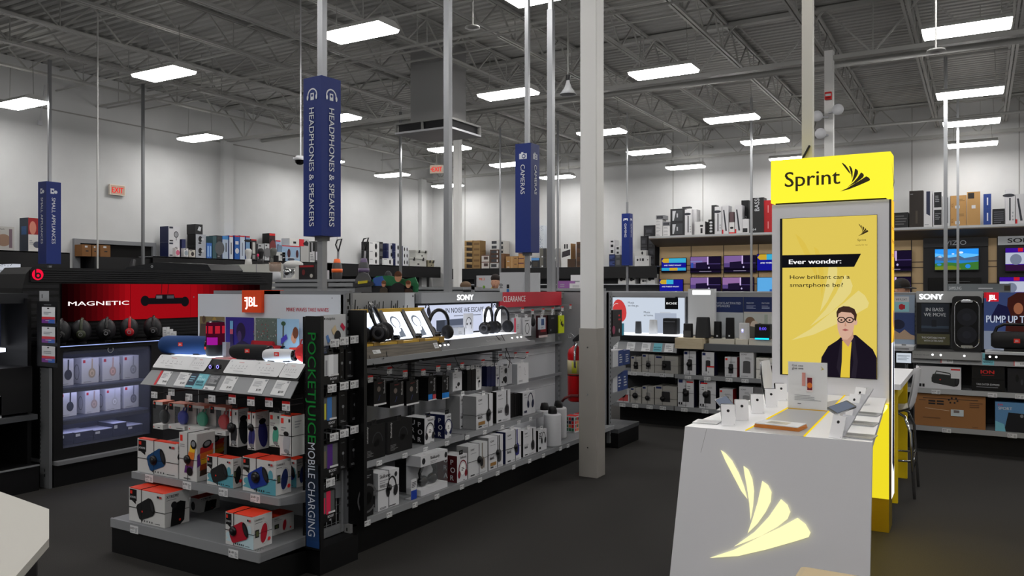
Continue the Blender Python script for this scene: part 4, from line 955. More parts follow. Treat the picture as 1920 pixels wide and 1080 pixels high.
tube_speaker('small red cylinder speaker behind the silver one', 490, 528, 640, 3.52, M((170, 24, 34), .8), .04)
p = oy(404, 660, 3.46); t = thing('bluetooth_speaker', 'upright black speaker with red and magenta lit top', 'speaker', (p.x, 3.46, 1.166), -.2)
mb = MB(); mb.lathe([(0, 0), (.052, 0), (.058, .015), (.058, .075)], (0, 0, 0), M((18, 18, 20), .5), 24); d = D(mb, (-.03, -.0585, .045), (1, 0, 0), (0, 0, 1), (0, -1, 0), .024, .018, .001); d.rect(0, 0, 1, 1, M((225, 50, 36))); mb.build('speaker_body', t)
mb = MB(); nt = 30
cols = lambda i, z: (E((190, 34, 54), .8) if z in (3, 4) and i % 3 else E((170, 30, 160), .8) if z in (0, 1) and 17 < i < 23 else E((74, 14, 36), .7))
for z in range(6):
    for i in range(24):
        a0, a1 = 2 * math.pi * i / 24, 2 * math.pi * (i + 1) / 24; z0, z1 = .075 + z * .024, .099 + z * .024; r = .058 if z < 5 else .055
        mb.add([(.058 * math.cos(a0), .058 * math.sin(a0), z0), (.058 * math.cos(a1), .058 * math.sin(a1), z0), (r * math.cos(a1), r * math.sin(a1), z1), (r * math.cos(a0), r * math.sin(a0), z1)], [(0, 1, 2, 3)], cols(i, z))
mb.lathe([(.055, .219), (.04, .228), (0, .228)], (0, 0, 0), BLACKGLOSS, 24); o = mb.build('light_sleeve', t); o['label'] = 'glowing red and magenta sleeve'
p = oy(423, 655, 3.45); pbox('small_card_box', 'small plain grey card box between the lit speaker and the black one', .035, .03, .09, (p.x, 3.44, 1.1685), 0, M((150, 156, 166)), f=lambda d: d.lines(.2, .3, .8, .7, 3, FINE))
p = oy(560, 660, 3.36); t = thing('clip_speaker', 'round red clip speaker standing at the right end of the display', 'speaker', (p.x, 3.4, 1.2245), .35)
mb = MB(); mb.lathe([(0, -.022), (.035, -.02), (.05, -.01), (.054, 0), (.05, .012), (.035, .022), (0, .024)], (0, 0, 0), M((196, 30, 38), .6), 24, 'y'); d = D(mb, (-.03, -.022, -.03), (1, 0, 0), (0, 0, 1), (0, -1, 0), .022, .016, .001); d.rect(0, 0, 1, 1, M((240, 70, 50))); mb.build('speaker_body', t)
mb = MB(); mb.tube([(-.02, 0, .05), (-.015, 0, .075), (.015, 0, .08), (.025, 0, .05)], .005, M((200, 40, 44)), 8); mb.build('clip_ring', t)

# ---- boxes on the end shelf
JO = M((226, 58, 30), .5); JW = M((204, 204, 203), .55)
def speaker_art(d, cu, cv, L, r, c, tilt=.5, dark=None):
    """printed barrel speaker: a slanted body and an oval end"""
    ca, sa = math.cos(tilt), math.sin(tilt); k = d.H / d.W
    P = [(-L, -r * .8), (-L * .8, -r), (L * .8, -r * 1.15), (L, -r), (L, r), (L * .8, r * 1.15), (-L * .8, r), (-L, r * .8), (-L * 1.06, 0)]
    d.poly([(cu + (x * ca - y * sa) * k, cv + x * sa + y * ca) for x, y in P], c)
    d.ell(cu + L * ca * k, cv + L * sa, r * .42, r * 1.0, dark or BLACK, rot=tilt); d.ell(cu + L * .98 * ca * k, cv + L * .98 * sa, r * .26, r * .7, M((40, 40, 44)), rot=tilt)
    d.ell(cu - L * .35 * ca * k, cv - L * .35 * sa - .02, .03, .03, M((225, 50, 36)))
def st_jbl(name_, c, splash=None, W2=1):
    def f(d):
        if splash: d.poly([(0, .12), (.2, .3), (.5, .18), (.75, .34), (1, .5), (1, 0), (.6, .0), (.3, .08)], splash); d.ell(.15, .3, .16, .1, splash); d.ell(.85, .55, .1, .16, splash)
        d.rect(.02, .62, .22, .96, BLACK); d.poly([(.08, .62), (.2, .62), (.2, .52)], BLACK); d.rect(.04, .82, .1, .92, M((225, 50, 36))); d.text(name_, .04, .7, .06, WHITE, w=.16, bold=.03)
        speaker_art(d, .46, .42, .36, .24, c, .4)
        d.rect(.8, .84, .86, .9, INK); d.rect(.87, .84, .93, .9, M((180, 50, 50)))
        for i in range(5): d.ell(.4 + i * .07, .09, .025, .032, INK, 8)
        d.lines(.76, .07, .95, .11, 1, INK)
    return f
def sd_xtreme(d):
    d.text('XTREME', .06, .84, .09, INK, w=.5, bold=.03, squash=True); d.lines(.06, .78, .5, .8, 1, INK)
    d.poly([(.22, 0), (.3, .62), (.62, .7), (.84, .64), (.78, .1), (.62, 0)], BLACK); d.ell(.36, .62, .1, .1, M((30, 30, 32))); d.ell(.6, .14, .035, .04, M((225, 50, 36)))
def sd_charge(c):
    def f(d):
        d.text('CHARGE 3', .06, .84, .06, INK, w=.5, bold=.02); d.lines(.06, .77, .6, .8, 1, INK)
        d.ell(.55, .42, .13, .3, c, rot=-.15); d.arc(.55, .42, .2, .34, -2, 1.5, .008, FINE); d.rect(.08, .34, .28, .58, INK); d.rect(.12, .38, .24, .54, M((90, 96, 60))); d.ell(.82, .2, .06, .06, M((225, 50, 50)))
    return f
def ebox(px0, px1, pyt, Y, zb, px2, name, label, base, **k):
    """carton facing the camera side (-Y); px2 = photo column of its far right edge, which gives the depth"""
    a = oy(px0, pyt, Y); b = oy(px1, pyt, Y); Dp = min(ox(px2, pyt, b.x).y - Y, .3)
    H = b.z - zb
    return pbox(name, label, b.x - a.x, Dp, H, ((a.x + b.x) / 2, Y, zb), 0, base, **k)
e1, e2 = .2065, .4615
ebox(242, 309, 927, 2.99, e1, 355, 'speaker_box', 'orange-topped white box with black speaker at the left of the bottom shelf', JW, topm=JO, f=st_jbl('XTREME', M((26, 26, 28))), r=sd_xtreme, lock=(.36, .42, .0))
ebox(357, 374, 935, 3.3, e1, 412, 'speaker_box', 'white box with black speaker standing back on the bottom shelf', JW, topm=JO, f=lambda d: d.ell(.3, .4, .2, .3, BLACK), r=sd_xtreme)
CR = M((176, 24, 44), .5); SPL = M((190, 214, 222), .5)
ebox(423, 475.4, 970, 2.98, e1, 510, 'speaker_box', 'orange-topped white box with dark red speaker, front of the bottom shelf', JW, topm=JO, f=st_jbl('CHARGE', CR, SPL), r=sd_charge(CR), lock=(.3, .45, .026))
ebox(484, 511, 972, 3.2, e1, 551, 'speaker_box', 'white box with dark red speaker behind its twin on the bottom shelf', JW, topm=JO, f=st_jbl('CHARGE', CR, SPL), r=sd_charge(CR))
BL = M((20, 66, 112), .5)
ebox(258, 333.6, 833, 3.12, e2, 345, 'speaker_box', 'orange-topped white box with large blue speaker on the middle shelf', JW, topm=JO, f=st_jbl('XTREME', BL), r=sd_xtreme, lock=(.42, .42, .03))
RB = [(120, 60, 150), (226, 150, 40), (236, 190, 50), (222, 80, 40)]
def st_pulse(d):
    d.rect(.06, .82, .2, .95, M((225, 50, 36))); d.lines(.06, .7, .4, .78, 2, FINE)
    for i, c in enumerate(((90, 40, 110), (120, 60, 60), (226, 120, 40), (238, 190, 50))): d.poly([(.3 + .1 * i, .16 + .15 * i), (.75 + .05 * i, .16 + .15 * i), (.8 + .05 * i, .32 + .15 * i), (.36 + .1 * i, .32 + .15 * i)], M(c))
    d.ell(.62, .2, .1, .09, BLACK, rot=.3); d.ell(.84, .78, .09, .1, BLACK, rot=.3); d.ell(.84, .79, .06, .06, GREY, rot=.3); d.lines(.3, .04, .8, .08, 1, INK)
def sd_pulse(d):
    for i, c in enumerate(((60, 40, 30), (150, 60, 30), (226, 170, 40), (220, 110, 40), (200, 50, 50))): d.poly([(.15, .1 + .12 * i), (.85, .14 + .12 * i), (.9, .28 + .12 * i), (.18, .22 + .12 * i)], M(c))
    d.ell(.55, .76, .12, .08, BLACK, rot=.3); d.ell(.55, .77, .08, .05, GREY, rot=.3); d.poly([(0, .3), (.2, .35), (.12, .6), (0, .55)], M((110, 60, 150)))
ebox(336, 369, 815, 3.12, e2, 403, 'speaker_box', 'tall white box with rainbow-coloured speaker print on the middle shelf', JW, topm=JW, f=st_pulse, r=sd_pulse, lock=(.5, .45, .026))
ebox(352, 378, 812, 3.34, e2, 425, 'speaker_box', 'tall white box with rainbow speaker print standing behind its twin', JW, topm=JW, f=st_pulse, r=sd_pulse)
TEAL = M((90, 160, 176), .5)
ebox(388, 437, 861, 3.125, e2, 453, 'speaker_box', 'orange-topped white box with black speaker in water splash', JW, topm=JO, f=st_jbl('CHARGE', M((30, 32, 34)), TEAL), r=sd_charge(BLACK), lock=(.42, .4, .0))
ebox(455, 517, 865, 3.13, e2, 546, 'speaker_box', 'orange-topped white box with blue speaker in water splash', JW, topm=JO, f=st_jbl('CHARGE', M((26, 52, 140)), TEAL), r=sd_charge(M((26, 40, 90))), lock=(.42, .45, .032))
ebox(520, 556, 862, 3.32, e2, 575, 'speaker_box', 'white box with blue speaker half hidden behind the green-lettered fin', JW, topm=JO, f=st_jbl('CHARGE', M((26, 52, 140)), TEAL), r=sd_charge(M((26, 40, 90))))
# hanging flip boxes
def st_flip(c):
    def f(d):
        d.rect(.08, .8, .3, .93, M((225, 50, 36))); d.lines(.1, .62, .5, .74, 2, FINE); d.rect(.7, .84, .84, .92, INK)
        d.ell(.55, .34, .12, .27, c, rot=-.12); d.ell(.52, .55, .09, .06, BLACK, rot=-.1); d.ell(.56, .12, .09, .05, GREY, rot=-.1); d.lines(.12, .03, .6, .06, 1, INK)
        for i in range(3): d.ell(.66 + i * .1, .05, .02, .02, INK, 6)
    return f
def sd_flip(c):
    def f(d): d.lines(.1, .82, .7, .94, 3, FINE); d.ell(.55, .4, .16, .36, c, rot=.12); d.ell(.5, .74, .12, .08, BLACK, rot=.1)
    return f
def eh(px0, px1, pyt, pyb, Y, px2, label, base, **k):
    zb = oy(px1, pyb, Y).z; return ebox(px0, px1, pyt, Y, zb, px2, 'speaker_box', label, base, tab=M((40, 40, 42)), **k)
BLK = M((34, 36, 40), .5); DB = M((40, 40, 104), .5)
eh(430, 446, 768, 839, 3.3, 466, 'hanging white box with black speaker, leftmost of four', JW, topm=JO, f=st_flip(BLK), r=sd_flip(BLK), lock=(.3, .5, .03))
eh(464, 479, 774, 845, 3.27, 504, 'hanging white box with dark blue speaker', JW, topm=JO, f=st_flip(DB), r=sd_flip(DB), lock=(.5, .6, .02))
eh(505, 527, 776, 840, 3.3, 545, 'hanging white box with sea green speaker', M((205, 215, 210)), topm=JW, f=st_flip(M((70, 160, 136))), r=sd_flip(M((70, 160, 136))))
eh(525, 548, 781, 857, 3.2, 571, 'hanging white box with pale grey speaker, rightmost of four', JW, topm=JO, f=st_flip(M((170, 172, 178))), r=lambda d: d.lines(.2, .7, .8, .9, 3, FINE), lock=(.95, .5, .0))
# clear clip-speaker packs
def clip_pack(px0, px1, pyt, pyb, Y, c, label):
    a = oy(px0, pyt, Y); b = oy(px1, pyb, Y); W = b.x - a.x; zb = b.z; H = a.z - b.z
    t = thing('clip_speaker_pack', label, 'box', ((a.x + b.x) / 2, Y, zb), 0, 'clear packs of clip speakers')
    mb = MB(); mb.box(-W / 2, W / 2, 0, .09, 0, H * .16, JW, ); mb.box(-W / 2, W / 2, 0, .09, H * .9, H, M((206, 120, 100))); mb.box(-W / 2, W / 2, .088, .09, 0, H, M((188, 180, 176)))
    d = front(mb, W, H); d.rect(0, .88, 1, .98, JW); d.rect(.05, .74, .3, .98, BLACK); d.rect(.1, .88, .2, .94, M((225, 50, 36))); d.lines(.5, .05, .9, .1, 1, INK); d.ell(.12, .07, .025, .025, M((225, 50, 36)))
    mb.build('carton', t)
    mb = MB(); mb.lathe([(0, -.02), (.03, -.018), (.045, -.008), (.047, .005), (.03, .02), (0, .02)], (0, .05, H * .42), c, 20, 'y'); mb.tube([(-.004, .05, H * .65), (.012, .05, H * .84), (.035, .05, H * .8), (.025, .05, H * .62)], .0045, c, 6); mb.build('clip_speaker', t)
    mb = MB(); mb.box(-W / 2, W / 2, 0, .0006, H * .16, H * .9, glass(alpha=.04)); mb.box(W / 2 - .0006, W / 2, 0, .09, H * .16, H * .9, glass(alpha=.04)); mb.build('window', t)
    mb = MB(); mb.box(-.02, .02, .08, .082, H, H + .03, JW); mb.build('hang_tab', t)
for a in ((287, 305, 752, 806, 3.34, M((24, 28, 30), .5), 'clear pack with a black clip speaker, leftmost hanging pack'), (316, 346, 755, 808, 3.34, M((24, 40, 150), .5), 'clear pack with a blue clip speaker'), (352, 383, 758, 811, 3.32, M((40, 150, 120), .5), 'clear pack with a green clip speaker'), (393, 423, 761, 818, 3.32, M((190, 26, 32), .5), 'clear pack with a red clip speaker')): clip_pack(*a)

# ================================================================ phone charger rack with its lettered fin
t = RACK = thing('charger_rack', 'narrow black wire rack of phone chargers with green-lettered fin', 'store rack', (-3.2, 3.4, 0))
mb = MB(); mb.box(-3.25, -3.135, 3.27, 3.295, .15, 1.445, BLACK)
d = D(mb, (-3.25, 3.2695, .15), (1, 0, 0), (0, 0, 1), (0, -1, 0), .115, 1.295, .0008)
for i in range(12): d.rect(.08, .01 + i * .03, .92, .04 + i * .03, M((int(30 - i * 1.5), int(66 - i * 4), int(120 - i * 8)), .5))
d.text('POCKETJUICE', .26, .93, .048, E((30, 120, 52), .45), w=.47 * 1.295 / .115, rot=-HALF, squash=True); d.text('MOBILE CHARGING', .28, .46, .042, M((205, 212, 224), .5), w=.4 * 1.295 / .115, rot=-HALF, squash=True)
fin = wb(mb, 'fin', t)
mb = MB()
for z in [.17 + i * .05 for i in range(22)]: mb.tube([(-3.28, 3.3, z), (-3.28, 3.6, z)], .0022, M((120, 122, 124), .4, .5), 5)
for y in [3.31 + i * .04 for i in range(8)]: mb.tube([(-3.28, y, .16), (-3.28, y, 1.25)], .0022, M((120, 122, 124), .4, .5), 5)
wb(mb, 'wire_grid', t)
mb = MB(); mb.box(-3.3, -3.17, 3.3, 3.615, .0, .15, BLACK); mb.box(-3.3, -3.29, 3.3, 3.6, .15, 1.44, BLACK); wb(mb, 'rack_back', t)
mb = MB(); a = ox(606, 590, -3.2); b = ox(648, 590, -3.2); zt = a.z + .0; H_ = .175; mb.box(-3.204, -3.2, a.y, b.y, 1.275, 1.275 + H_, M((196, 198, 202), .5))
d = D(mb, (-3.1995, a.y, 1.275), (0, 1, 0), (0, 0, 1), (1, 0, 0), b.y - a.y, H_); d.ell(.06, .87, .03, .03, INK); d.text('mophie.', .13, .83, .1, INK, w=.45)
d.poly([(.1, .3), (.2, .36), (.3, .14), (.2, .06)], M((90, 130, 190))); d.poly([(.35, .5), (.52, .66), (.6, .46), (.44, .32)], M((206, 186, 150))); d.poly([(.74, .62), (.82, .72), (.98, .56), (.9, .44)], M((190, 30, 70))); d.ell(.62, .3, .15, .17, INK); 
wb(mb, 'header_card', t)
def tagrow(pts):
    for px, py in pts:
        p = ox(px, py, -3.165); mb = MB(); mb.tube([(-3.28, p.y, p.z + .04), (-3.168, p.y, p.z + .04)], .003, GREY, 6); o = wb(mb, 'peg_hook', t); ptag(o, (-3.163, p.y, p.z), (0, 1, 0), (1, 0, .1), w=.07, h=.045, price=random.choice(('$79', '$39', '$24')))
tagrow(((627, 651), (645, 647), (664, 644), (622, 736), (645, 731), (664, 728), (626, 827), (645, 820), (664, 813), (619, 912)))
def chg(px0, px1, pyt, pyb, label, c, acc=None, X=-3.19, group=None):
    zb = ox(px0, pyb, X).z
    def f(d):
        if acc:
            d.rect(.04, .28, .92, .97, M((90, 92, 92) if acc[0] != 'w' else (206, 208, 212), .4)); d.rect(.3, .25, .62, .98, acc[1]); d.rect(.1, .3, .22, .8, acc[2]); d.text('BOOST', .4, .13, .08, WHITE, w=.45, bold=.03); d.rect(.45, .26, .95, .32, PAPER); d.text('48', .5, .02, .07, WHITE, w=.2)
        else: d.text('mophie', .25, .88, .04, GREY, w=.5); d.ell(.5, .55, .05, .05, GREY); d.lines(.2, .08, .8, .16, 2, GREY); d.stroke([(.5, .5), (.55, .3)], .02, M((70, 70, 74)))
    return xbox(px0, px1, pyt, X, zb, .03, 'charger_pack', label, BLACK, f=f, tab=M((24, 24, 26)), group=group, cat='pack')
chg(607, 636, 664, 722, 'black charger pack with white insert, top row of the rack', BLACK, ('w', M((236, 238, 242)), M((150, 150, 156))))
chg(605, 632, 744, 806, 'black charger pack with blue and yellow insert, second row', BLACK, ('c', M((60, 120, 190)), M((200, 196, 60))))
chg(604, 635, 832, 898, 'black charger pack with purple insert, third row', BLACK, ('c', M((84, 40, 130)), M((120, 110, 90))))
chg(604, 629, 920, 983, 'black charger pack with hot pink insert, bottom row', BLACK, ('c', M((226, 40, 84)), M((226, 50, 90))))
for px0, px1, a, b, lab in ((637, 645, 655, 714, 'slim black charger pack in the top row, beside the white one'), (648, 664, 655, 712, 'slim black charger pack in the top row, nearest the black end panel'), (635, 651, 735, 798, 'slim black charger pack in the second row, beside the yellow one'), (657, 673, 732, 793, 'slim black charger pack with cable loop in the second row'), (636, 650, 824, 884, 'slim black charger pack in the third row, beside the purple one'), (655, 670, 818, 878, 'slim black charger pack in the third row, nearest the end panel')):
    chg(px0, px1, a, b, lab, BLACK, X=-3.2)
p = ox(612, 650, -3.22); pbox('charger_pack', 'clear and blue charger pack behind the white price tickets', .06, .02, .12, (-3.23, p.y, p.z - .04), HALF, M((110, 120, 150)), f=lambda d: (d.rect(.1, .5, .9, .9, M((40, 60, 150))), d.lines(.1, .1, .8, .4, 3, PALE)), cat='pack', tab=True)
# ================================================================ yellow phone kiosk
TZ = .88
FL, FR_ = oz(1284.4, 799.7, TZ), oz(1635.7, 829.9, TZ); TY = 5.76
XTL, XTR = oy(1447.5, 380, TY).x, oy(1667, 380, TY).x
KG = M((222, 222, 226), .5); KW = M((240, 240, 242), .35)
BLADES = [[(243, 522), (268, 536), (300, 568), (335, 625), (362, 685), (380, 742), (350, 708), (310, 642), (270, 575)],
          [(354, 587), (378, 602), (398, 645), (408, 700), (407, 770), (399, 838), (390, 765), (376, 690), (362, 630)],
          [(443, 648), (470, 664), (487, 695), (485, 740), (465, 790), (430, 850), (388, 900), (408, 830), (427, 750)],
          [(530, 722), (560, 745), (573, 775), (562, 808), (520, 850), (450, 902), (330, 970), (420, 888), (480, 810)],
          [(605, 797), (640, 820), (662, 855), (655, 876), (600, 903), (480, 958), (350, 1010), (220, 1040), (330, 985), (450, 903), (530, 852)]]
def fan(d, u0, v0, u1, v1, m, edge=None):
    for B in BLADES:
        P = [(u0 + (x - 220) / 442 * (u1 - u0), v1 - (y - 522) / 518 * (v1 - v0)) for x, y in B]
        d.poly(P, m)
t = KIO = thing('kiosk_table', 'white kiosk table with glowing yellow fan logo on its grey front', 'table', (-.88, 4.7, 0))
ang = math.atan2(FR_.y - FL.y, FR_.x - FL.x)
mb = MB(); ft, fb = FL.y, FL.y - .2
P = [Vector((FL.x - .0, FL.y, TZ - .0)), Vector((FR_.x, FR_.y, TZ)), Vector((FR_.x + .005, FR_.y - .2, 0)), Vector((FL.x - .03, FL.y - .2, 0))]
Nf = (P[1] - P[0]).cross(P[3] - P[0]).normalized()
if Nf.y > 0: Nf = -Nf
mb.slab([P[3], P[2], P[1], P[0]], -Nf, .03, KG)
U = (P[2] - P[3]).normalized(); V = Vector((0, 0, 1)); V = (P[0] - P[3]); V = (V - U * V.dot(U)).normalized(); H = (P[0] - P[3]).length; W = (P[2] - P[3]).length
d = D(mb, P[3], U, V, Nf, W, H, .0012); d.stroke([(.16, .995), (.135, .86)], .002, M((150, 150, 150)))
wb(mb, 'front_panel', t)
mb = MB(); d = D(mb, P[3] + Nf * .004, U, V, Nf, W, H, .0012); fan(d, .218, .298, .722, .885, E((255, 248, 188), 1.1)); o = wb(mb, 'logo_blades', t); o['label'] = 'glowing pale yellow fan logo'
mb = MB(); BLc, BRc = oz(1445, 733, TZ), Vector((XTR - .015, TY, TZ))
top4 = [(FL.x, FL.y, TZ - .03), (FR_.x, FR_.y, TZ - .03), (BRc.x, TY - .008, TZ - .03), (XTL + .0, TY - .008, TZ - .03)]
mb.slab(top4, (0, 0, 1), .03, KW)
wb(mb, 'table_top', t)
mb = MB(); mb.box(FR_.x - .14, FR_.x - .08, FR_.y + .1, TY - .1, TZ - .05, TZ - .031, E((250, 214, 40), 26.0)); wb(mb, 'added_glow_strip', t)  # unseen glowing strip, added to throw yellow light on the floor
a1, b1, a2, b2 = oz(1398.5, 808, TZ), oz(1479, 766, TZ), oz(1507.8, 819, TZ), oz(1573.8, 750, TZ)
mb = MB(); mb.slab([a1, a2, b2, b1], (0, 0, 1), .001, M((168, 168, 168), .35)); wb(mb, 'centre_panel', t)
for a, b in ((a1, b1), (a2, b2)):
    mb = MB(); mb.bar(a + Vector((0, 0, .002)), b + Vector((0, .25, .002)), .007, E((250, 214, 20), .9), .004); wb(mb, 'yellow_strip', t)
mb = MB(); mb.slab([(FL.x + .02, FL.y + .03, 0), (FL.x + .02, TY, 0), (FL.x + .02, TY, TZ - .03), (FL.x + .02, FL.y + .03, TZ - .03)], (1, 0, 0), .02, KG); mb.slab([(FR_.x - .4, FR_.y + .03, 0), (FR_.x - .4, TY - .01, 0), (FR_.x - .4, TY - .01, TZ - .03), (FR_.x - .4, FR_.y + .03, TZ - .03)], (-1, 0, 0), .02, KG)
wb(mb, 'side_panel', t)
# tower
t = TOW = thing('kiosk_tower', 'tall grey kiosk tower with glowing yellow Sprint header and portrait screen', 'kiosk', ((XTL + XTR) / 2, TY + .12, 0))
z1 = oy(1447.5, 385, TY).z
mb = MB(); mb.box(XTL, XTR, TY + .001, TY + .2, .22, z1, KG); mb.box(XTL + .02, XTR - .02, TY + .02, TY + .18, z1, z1 + .012, DARK); wb(mb, 'tower_body', t)
mb = MB(); mb.box(XTL, XTR, TY, TY + .21, 0, .22, M((150, 128, 30), .35, .4)); o = wb(mb, 'plinth', t)
zh = z1 + .012; zt = oy(1447.5, 302, TY).z
HY = E((255, 238, 56), 1.1)
mb = MB(); mb.box(XTL - .005, XTR + .01, TY - .012, TY + .21, zh, zt, HY)

Wd = XTR - XTL + .015; Hd = zt - zh
d = D(mb, (XTL - .005, TY - .013, zh), (1, 0, 0), (0, 0, 1), (0, -1, 0), Wd, Hd, .001); bl = M((52, 44, 8), .6)
d.text('Sprint', .125, .36, .36, bl, w=.47, bold=.012, squash=True); fan(d, .595, .18, .84, .83, bl)
d = D(mb, (XTR + .0105, TY, zh), (0, 1, 0), (0, 0, 1), (1, 0, 0), .2, Hd, .001); fan(d, .3, .2, .95, .8, bl)
o = wb(mb, 'lit_header', t); o['label'] = 'glowing yellow header lettered Sprint'
# screen
s0, s1 = oy(1464, 411, TY), oy(1645, 705, TY); SX0, SX1, SZ1, SZ0 = s0.x, s1.x, s0.z, oy(1645, 711, TY).z
SW, SH = SX1 - SX0, SZ1 - SZ0
mb = MB(); mb.box(SX0 - .004, SX1, TY - .004, TY, SZ0 - .004, SZ1 + .002, BLACKGLOSS)
d = D(mb, (SX0 + .012, TY - .0045, SZ0), (1, 0, 0), (0, 0, 1), (0, -1, 0), SW - .014, SH, .0005)
e = lambda c, s=.85: E(c, s)
d.rect(0, 0, 1, 1, e((238, 212, 96)))
for B, c in zip(BLADES, ((236, 206, 84), (236, 206, 84), (244, 226, 140), (244, 226, 140), (244, 226, 140))):
    d.poly([(.1 + (x - 220) / 442 * .82, .9 - (y - 522) / 518 * .68) for x, y in B], e(c))
d.poly([(0, .685), (.77, .685), (.84, .765), (0, .765)], e((20, 20, 24))); d.text('Ever wonder:', .075, .708, .03, e((255, 255, 255), 1), w=.56, bold=.03, squash=True)
d.text('How brilliant can a', .085, .612, .026, e((36, 32, 24)), w=.64, squash=True, bold=.008); d.text('smartphone be?', .085, .562, .026, e((36, 32, 24)), w=.57, squash=True, bold=.008)
fan(d, .81, .875, .915, .95, e((60, 48, 30))); d.text('Sprint', .805, .843, .015, e((60, 48, 30)), w=.1); d.text('works for me', .785, .815, .009, e((130, 110, 50)), w=.14)
# the printed man: jacket, shirt, face, glasses, hair
jk, sk = e((28, 22, 34)), e((226, 182, 158))
d.poly([(.41, 0), (.43, .12), (.5, .19), (.6, .23), (.66, .265), (.79, .265), (.86, .23), (.96, .18), (1, .13), (1, 0)], jk)
d.poly([(.63, 0), (.62, .1), (.64, .22), (.69, .25), (.745, .22), (.73, .1), (.725, 0)], e((240, 208, 70)))
d.poly([(.645, .235), (.65, .3), (.76, .3), (.765, .25), (.71, .19)], e((206, 158, 134))); d.poly([(.595, .36), (.6, .3), (.625, .255), (.66, .235), (.7, .235), (.745, .262), (.77, .31), (.775, .37), (.76, .41), (.61, .41)], sk); d.ell(.785, .345, .011, .02, sk)
d.poly([(.592, .37), (.588, .405), (.61, .43), (.66, .442), (.72, .44), (.775, .425), (.8, .39), (.79, .35), (.775, .355), (.768, .385), (.74, .402), (.64, .406), (.61, .395), (.605, .375)], e((66, 46, 38)))
d.arc(.64, .357, .021, .016, 0, 6.28, .006, e((20, 18, 20)), 14); d.arc(.725, .357, .021, .016, 0, 6.28, .006, e((20, 18, 20)), 14); d.rect(.672, .358, .69, .364, e((20, 18, 20))); d.rect(.76, .36, .785, .366, e((20, 18, 20)))
d.ell(.64, .356, .006, .005, e((60, 40, 34))); d.ell(.725, .356, .006, .005, e((60, 40, 34))); d.poly([(.68, .35), (.695, .318), (.672, .318)], e((206, 152, 128))); d.poly([(.645, .295), (.68, .287), (.72, .295), (.68, .303)], e((176, 100, 94)))
d.poly([(.63, .22), (.59, .06), (.63, 0), (.645, .1), (.65, .235)], e((40, 34, 46))); d.poly([(.745, .23), (.765, .1), (.74, 0), (.79, 0), (.81, .1), (.78, .25)], e((42, 36, 48)))
o = wb(mb, 'screen', t); o['label'] = 'lit yellow advert screen showing a man in glasses and dark jacket'
mb = MB(); mb.box(XTR, XTR + .012, TY + .01, TY + .2, .22, z1, M((40, 40, 44)))
d = D(mb, (XTR + .0125, TY + .012, .22), (0, 1, 0), (0, 0, 1), (1, 0, 0), .186, z1 - .22, .0006)
d.rect(0, .0, 1, 1, E((246, 186, 56), 1.3)); d.rect(.0, 0, 1, .52, E((235, 240, 255), 1.4))
for i, s_ in enumerate(("Don't let a", 'difference', 'cost you', 'so much.')): d.text(s_, .1, .9 - i * .045, .014, e((40, 30, 16)), w=.8)
d.poly([(.1, .12), (.3, .5), (.5, .56), (.7, .5), (.8, .1), (.6, .08)], e((24, 22, 34))); d.ell(.5, .6, .02, .03, e((200, 150, 110)))
o = wb(mb, 'side_lightbox', t); o['label'] = 'lit yellow and white side poster'
mb = MB(); mb.box(XTR - .3, XTR, TY - .006, TY, .22, TZ - .035, E((240, 220, 40), 1.0)); o = wb(mb, 'yellow_panel', t); o['label'] = 'glowing yellow panel under the table'
# signs and brochures on the table
def acrylic(px0, px1, pyt, pyb, label, kind):
    m_ = oz((px0 + px1) / 2, pyb, TZ + .001); Y = m_.y; a = oy(px0, pyt, Y); b = oy(px1, pyt, Y); W = b.x - a.x; H = (a.z + b.z) / 2 - TZ
    t = thing('sign_holder', label, 'sign', ((a.x + b.x) / 2, Y, TZ + .001), .0)
    mb = MB(); mb.box(-W / 2, W / 2, 0, .003, .0, H, M((236, 236, 236), .4)); d = front(mb, W, H, -.0003)
    if kind:
        d.text('Get one', .1, .9, .05, INK, w=.3, bold=.02); d.text('give one', .1, .845, .05, INK, w=.3, bold=.02); fan(d, .83, .84, .92, .93, M((200, 180, 60)))
        d.rect(.36, .5, .45, .78, M((216, 150, 140))); d.rect(.48, .38, .64, .7, M((236, 222, 220))); d.rect(.495, .42, .625, .68, M((120, 30, 40))); d.ell(.56, .52, .05, .06, M((226, 120, 50))); d.lines(.17, .2, .85, .33, 4, FINE, .3); d.lines(.25, .12, .4, .15, 1, INK); d.rect(0, .0, 1, .02, M((226, 180, 60)))
    else:
        d.lines(.3, .6, .5, .72, 2, FINE); fan(d, .82, .55, .92, .68, M((200, 180, 60))); d.ell(.62, .66, .035, .05, M((150, 110, 90))); d.poly([(.55, .36), (.56, .6), (.62, .63), (.69, .6), (.7, .36)], M((30, 28, 32))); d.rect(.58, .12, .62, .38, M((40, 38, 42))); d.rect(.63, .12, .67, .38, M((40, 38, 42))); d.lines(.75, .3, .92, .38, 2, FINE); d.ell(.36, .38, .04, .06, INK); d.rect(0, 0, 1, .02, M((226, 180, 60)))
    mb.build('sheet', t)
    mb = MB(); mb.box(-W / 2, W / 2, -.001, .05, 0, .003, glass(alpha=.3)); mb.box(-W / 2 - .004, W / 2 + .004, -.003, -.0015, 0, H + .004, glass(alpha=.06)); mb.build('clear_holder', t)
acrylic(1478, 1551, 680, 769, 'clear stand with white notice headed Get one give one', True)
acrylic(1529, 1597, 668, 735, 'clear stand with white notice showing a standing man, behind the other', False)
p = oz(1462, 803, TZ + .001); t = thing('brochure_stack', 'stack of orange-edged white brochures on the grey kiosk strip', 'brochures', (p.x, p.y + .02, TZ + .0015), -.12)
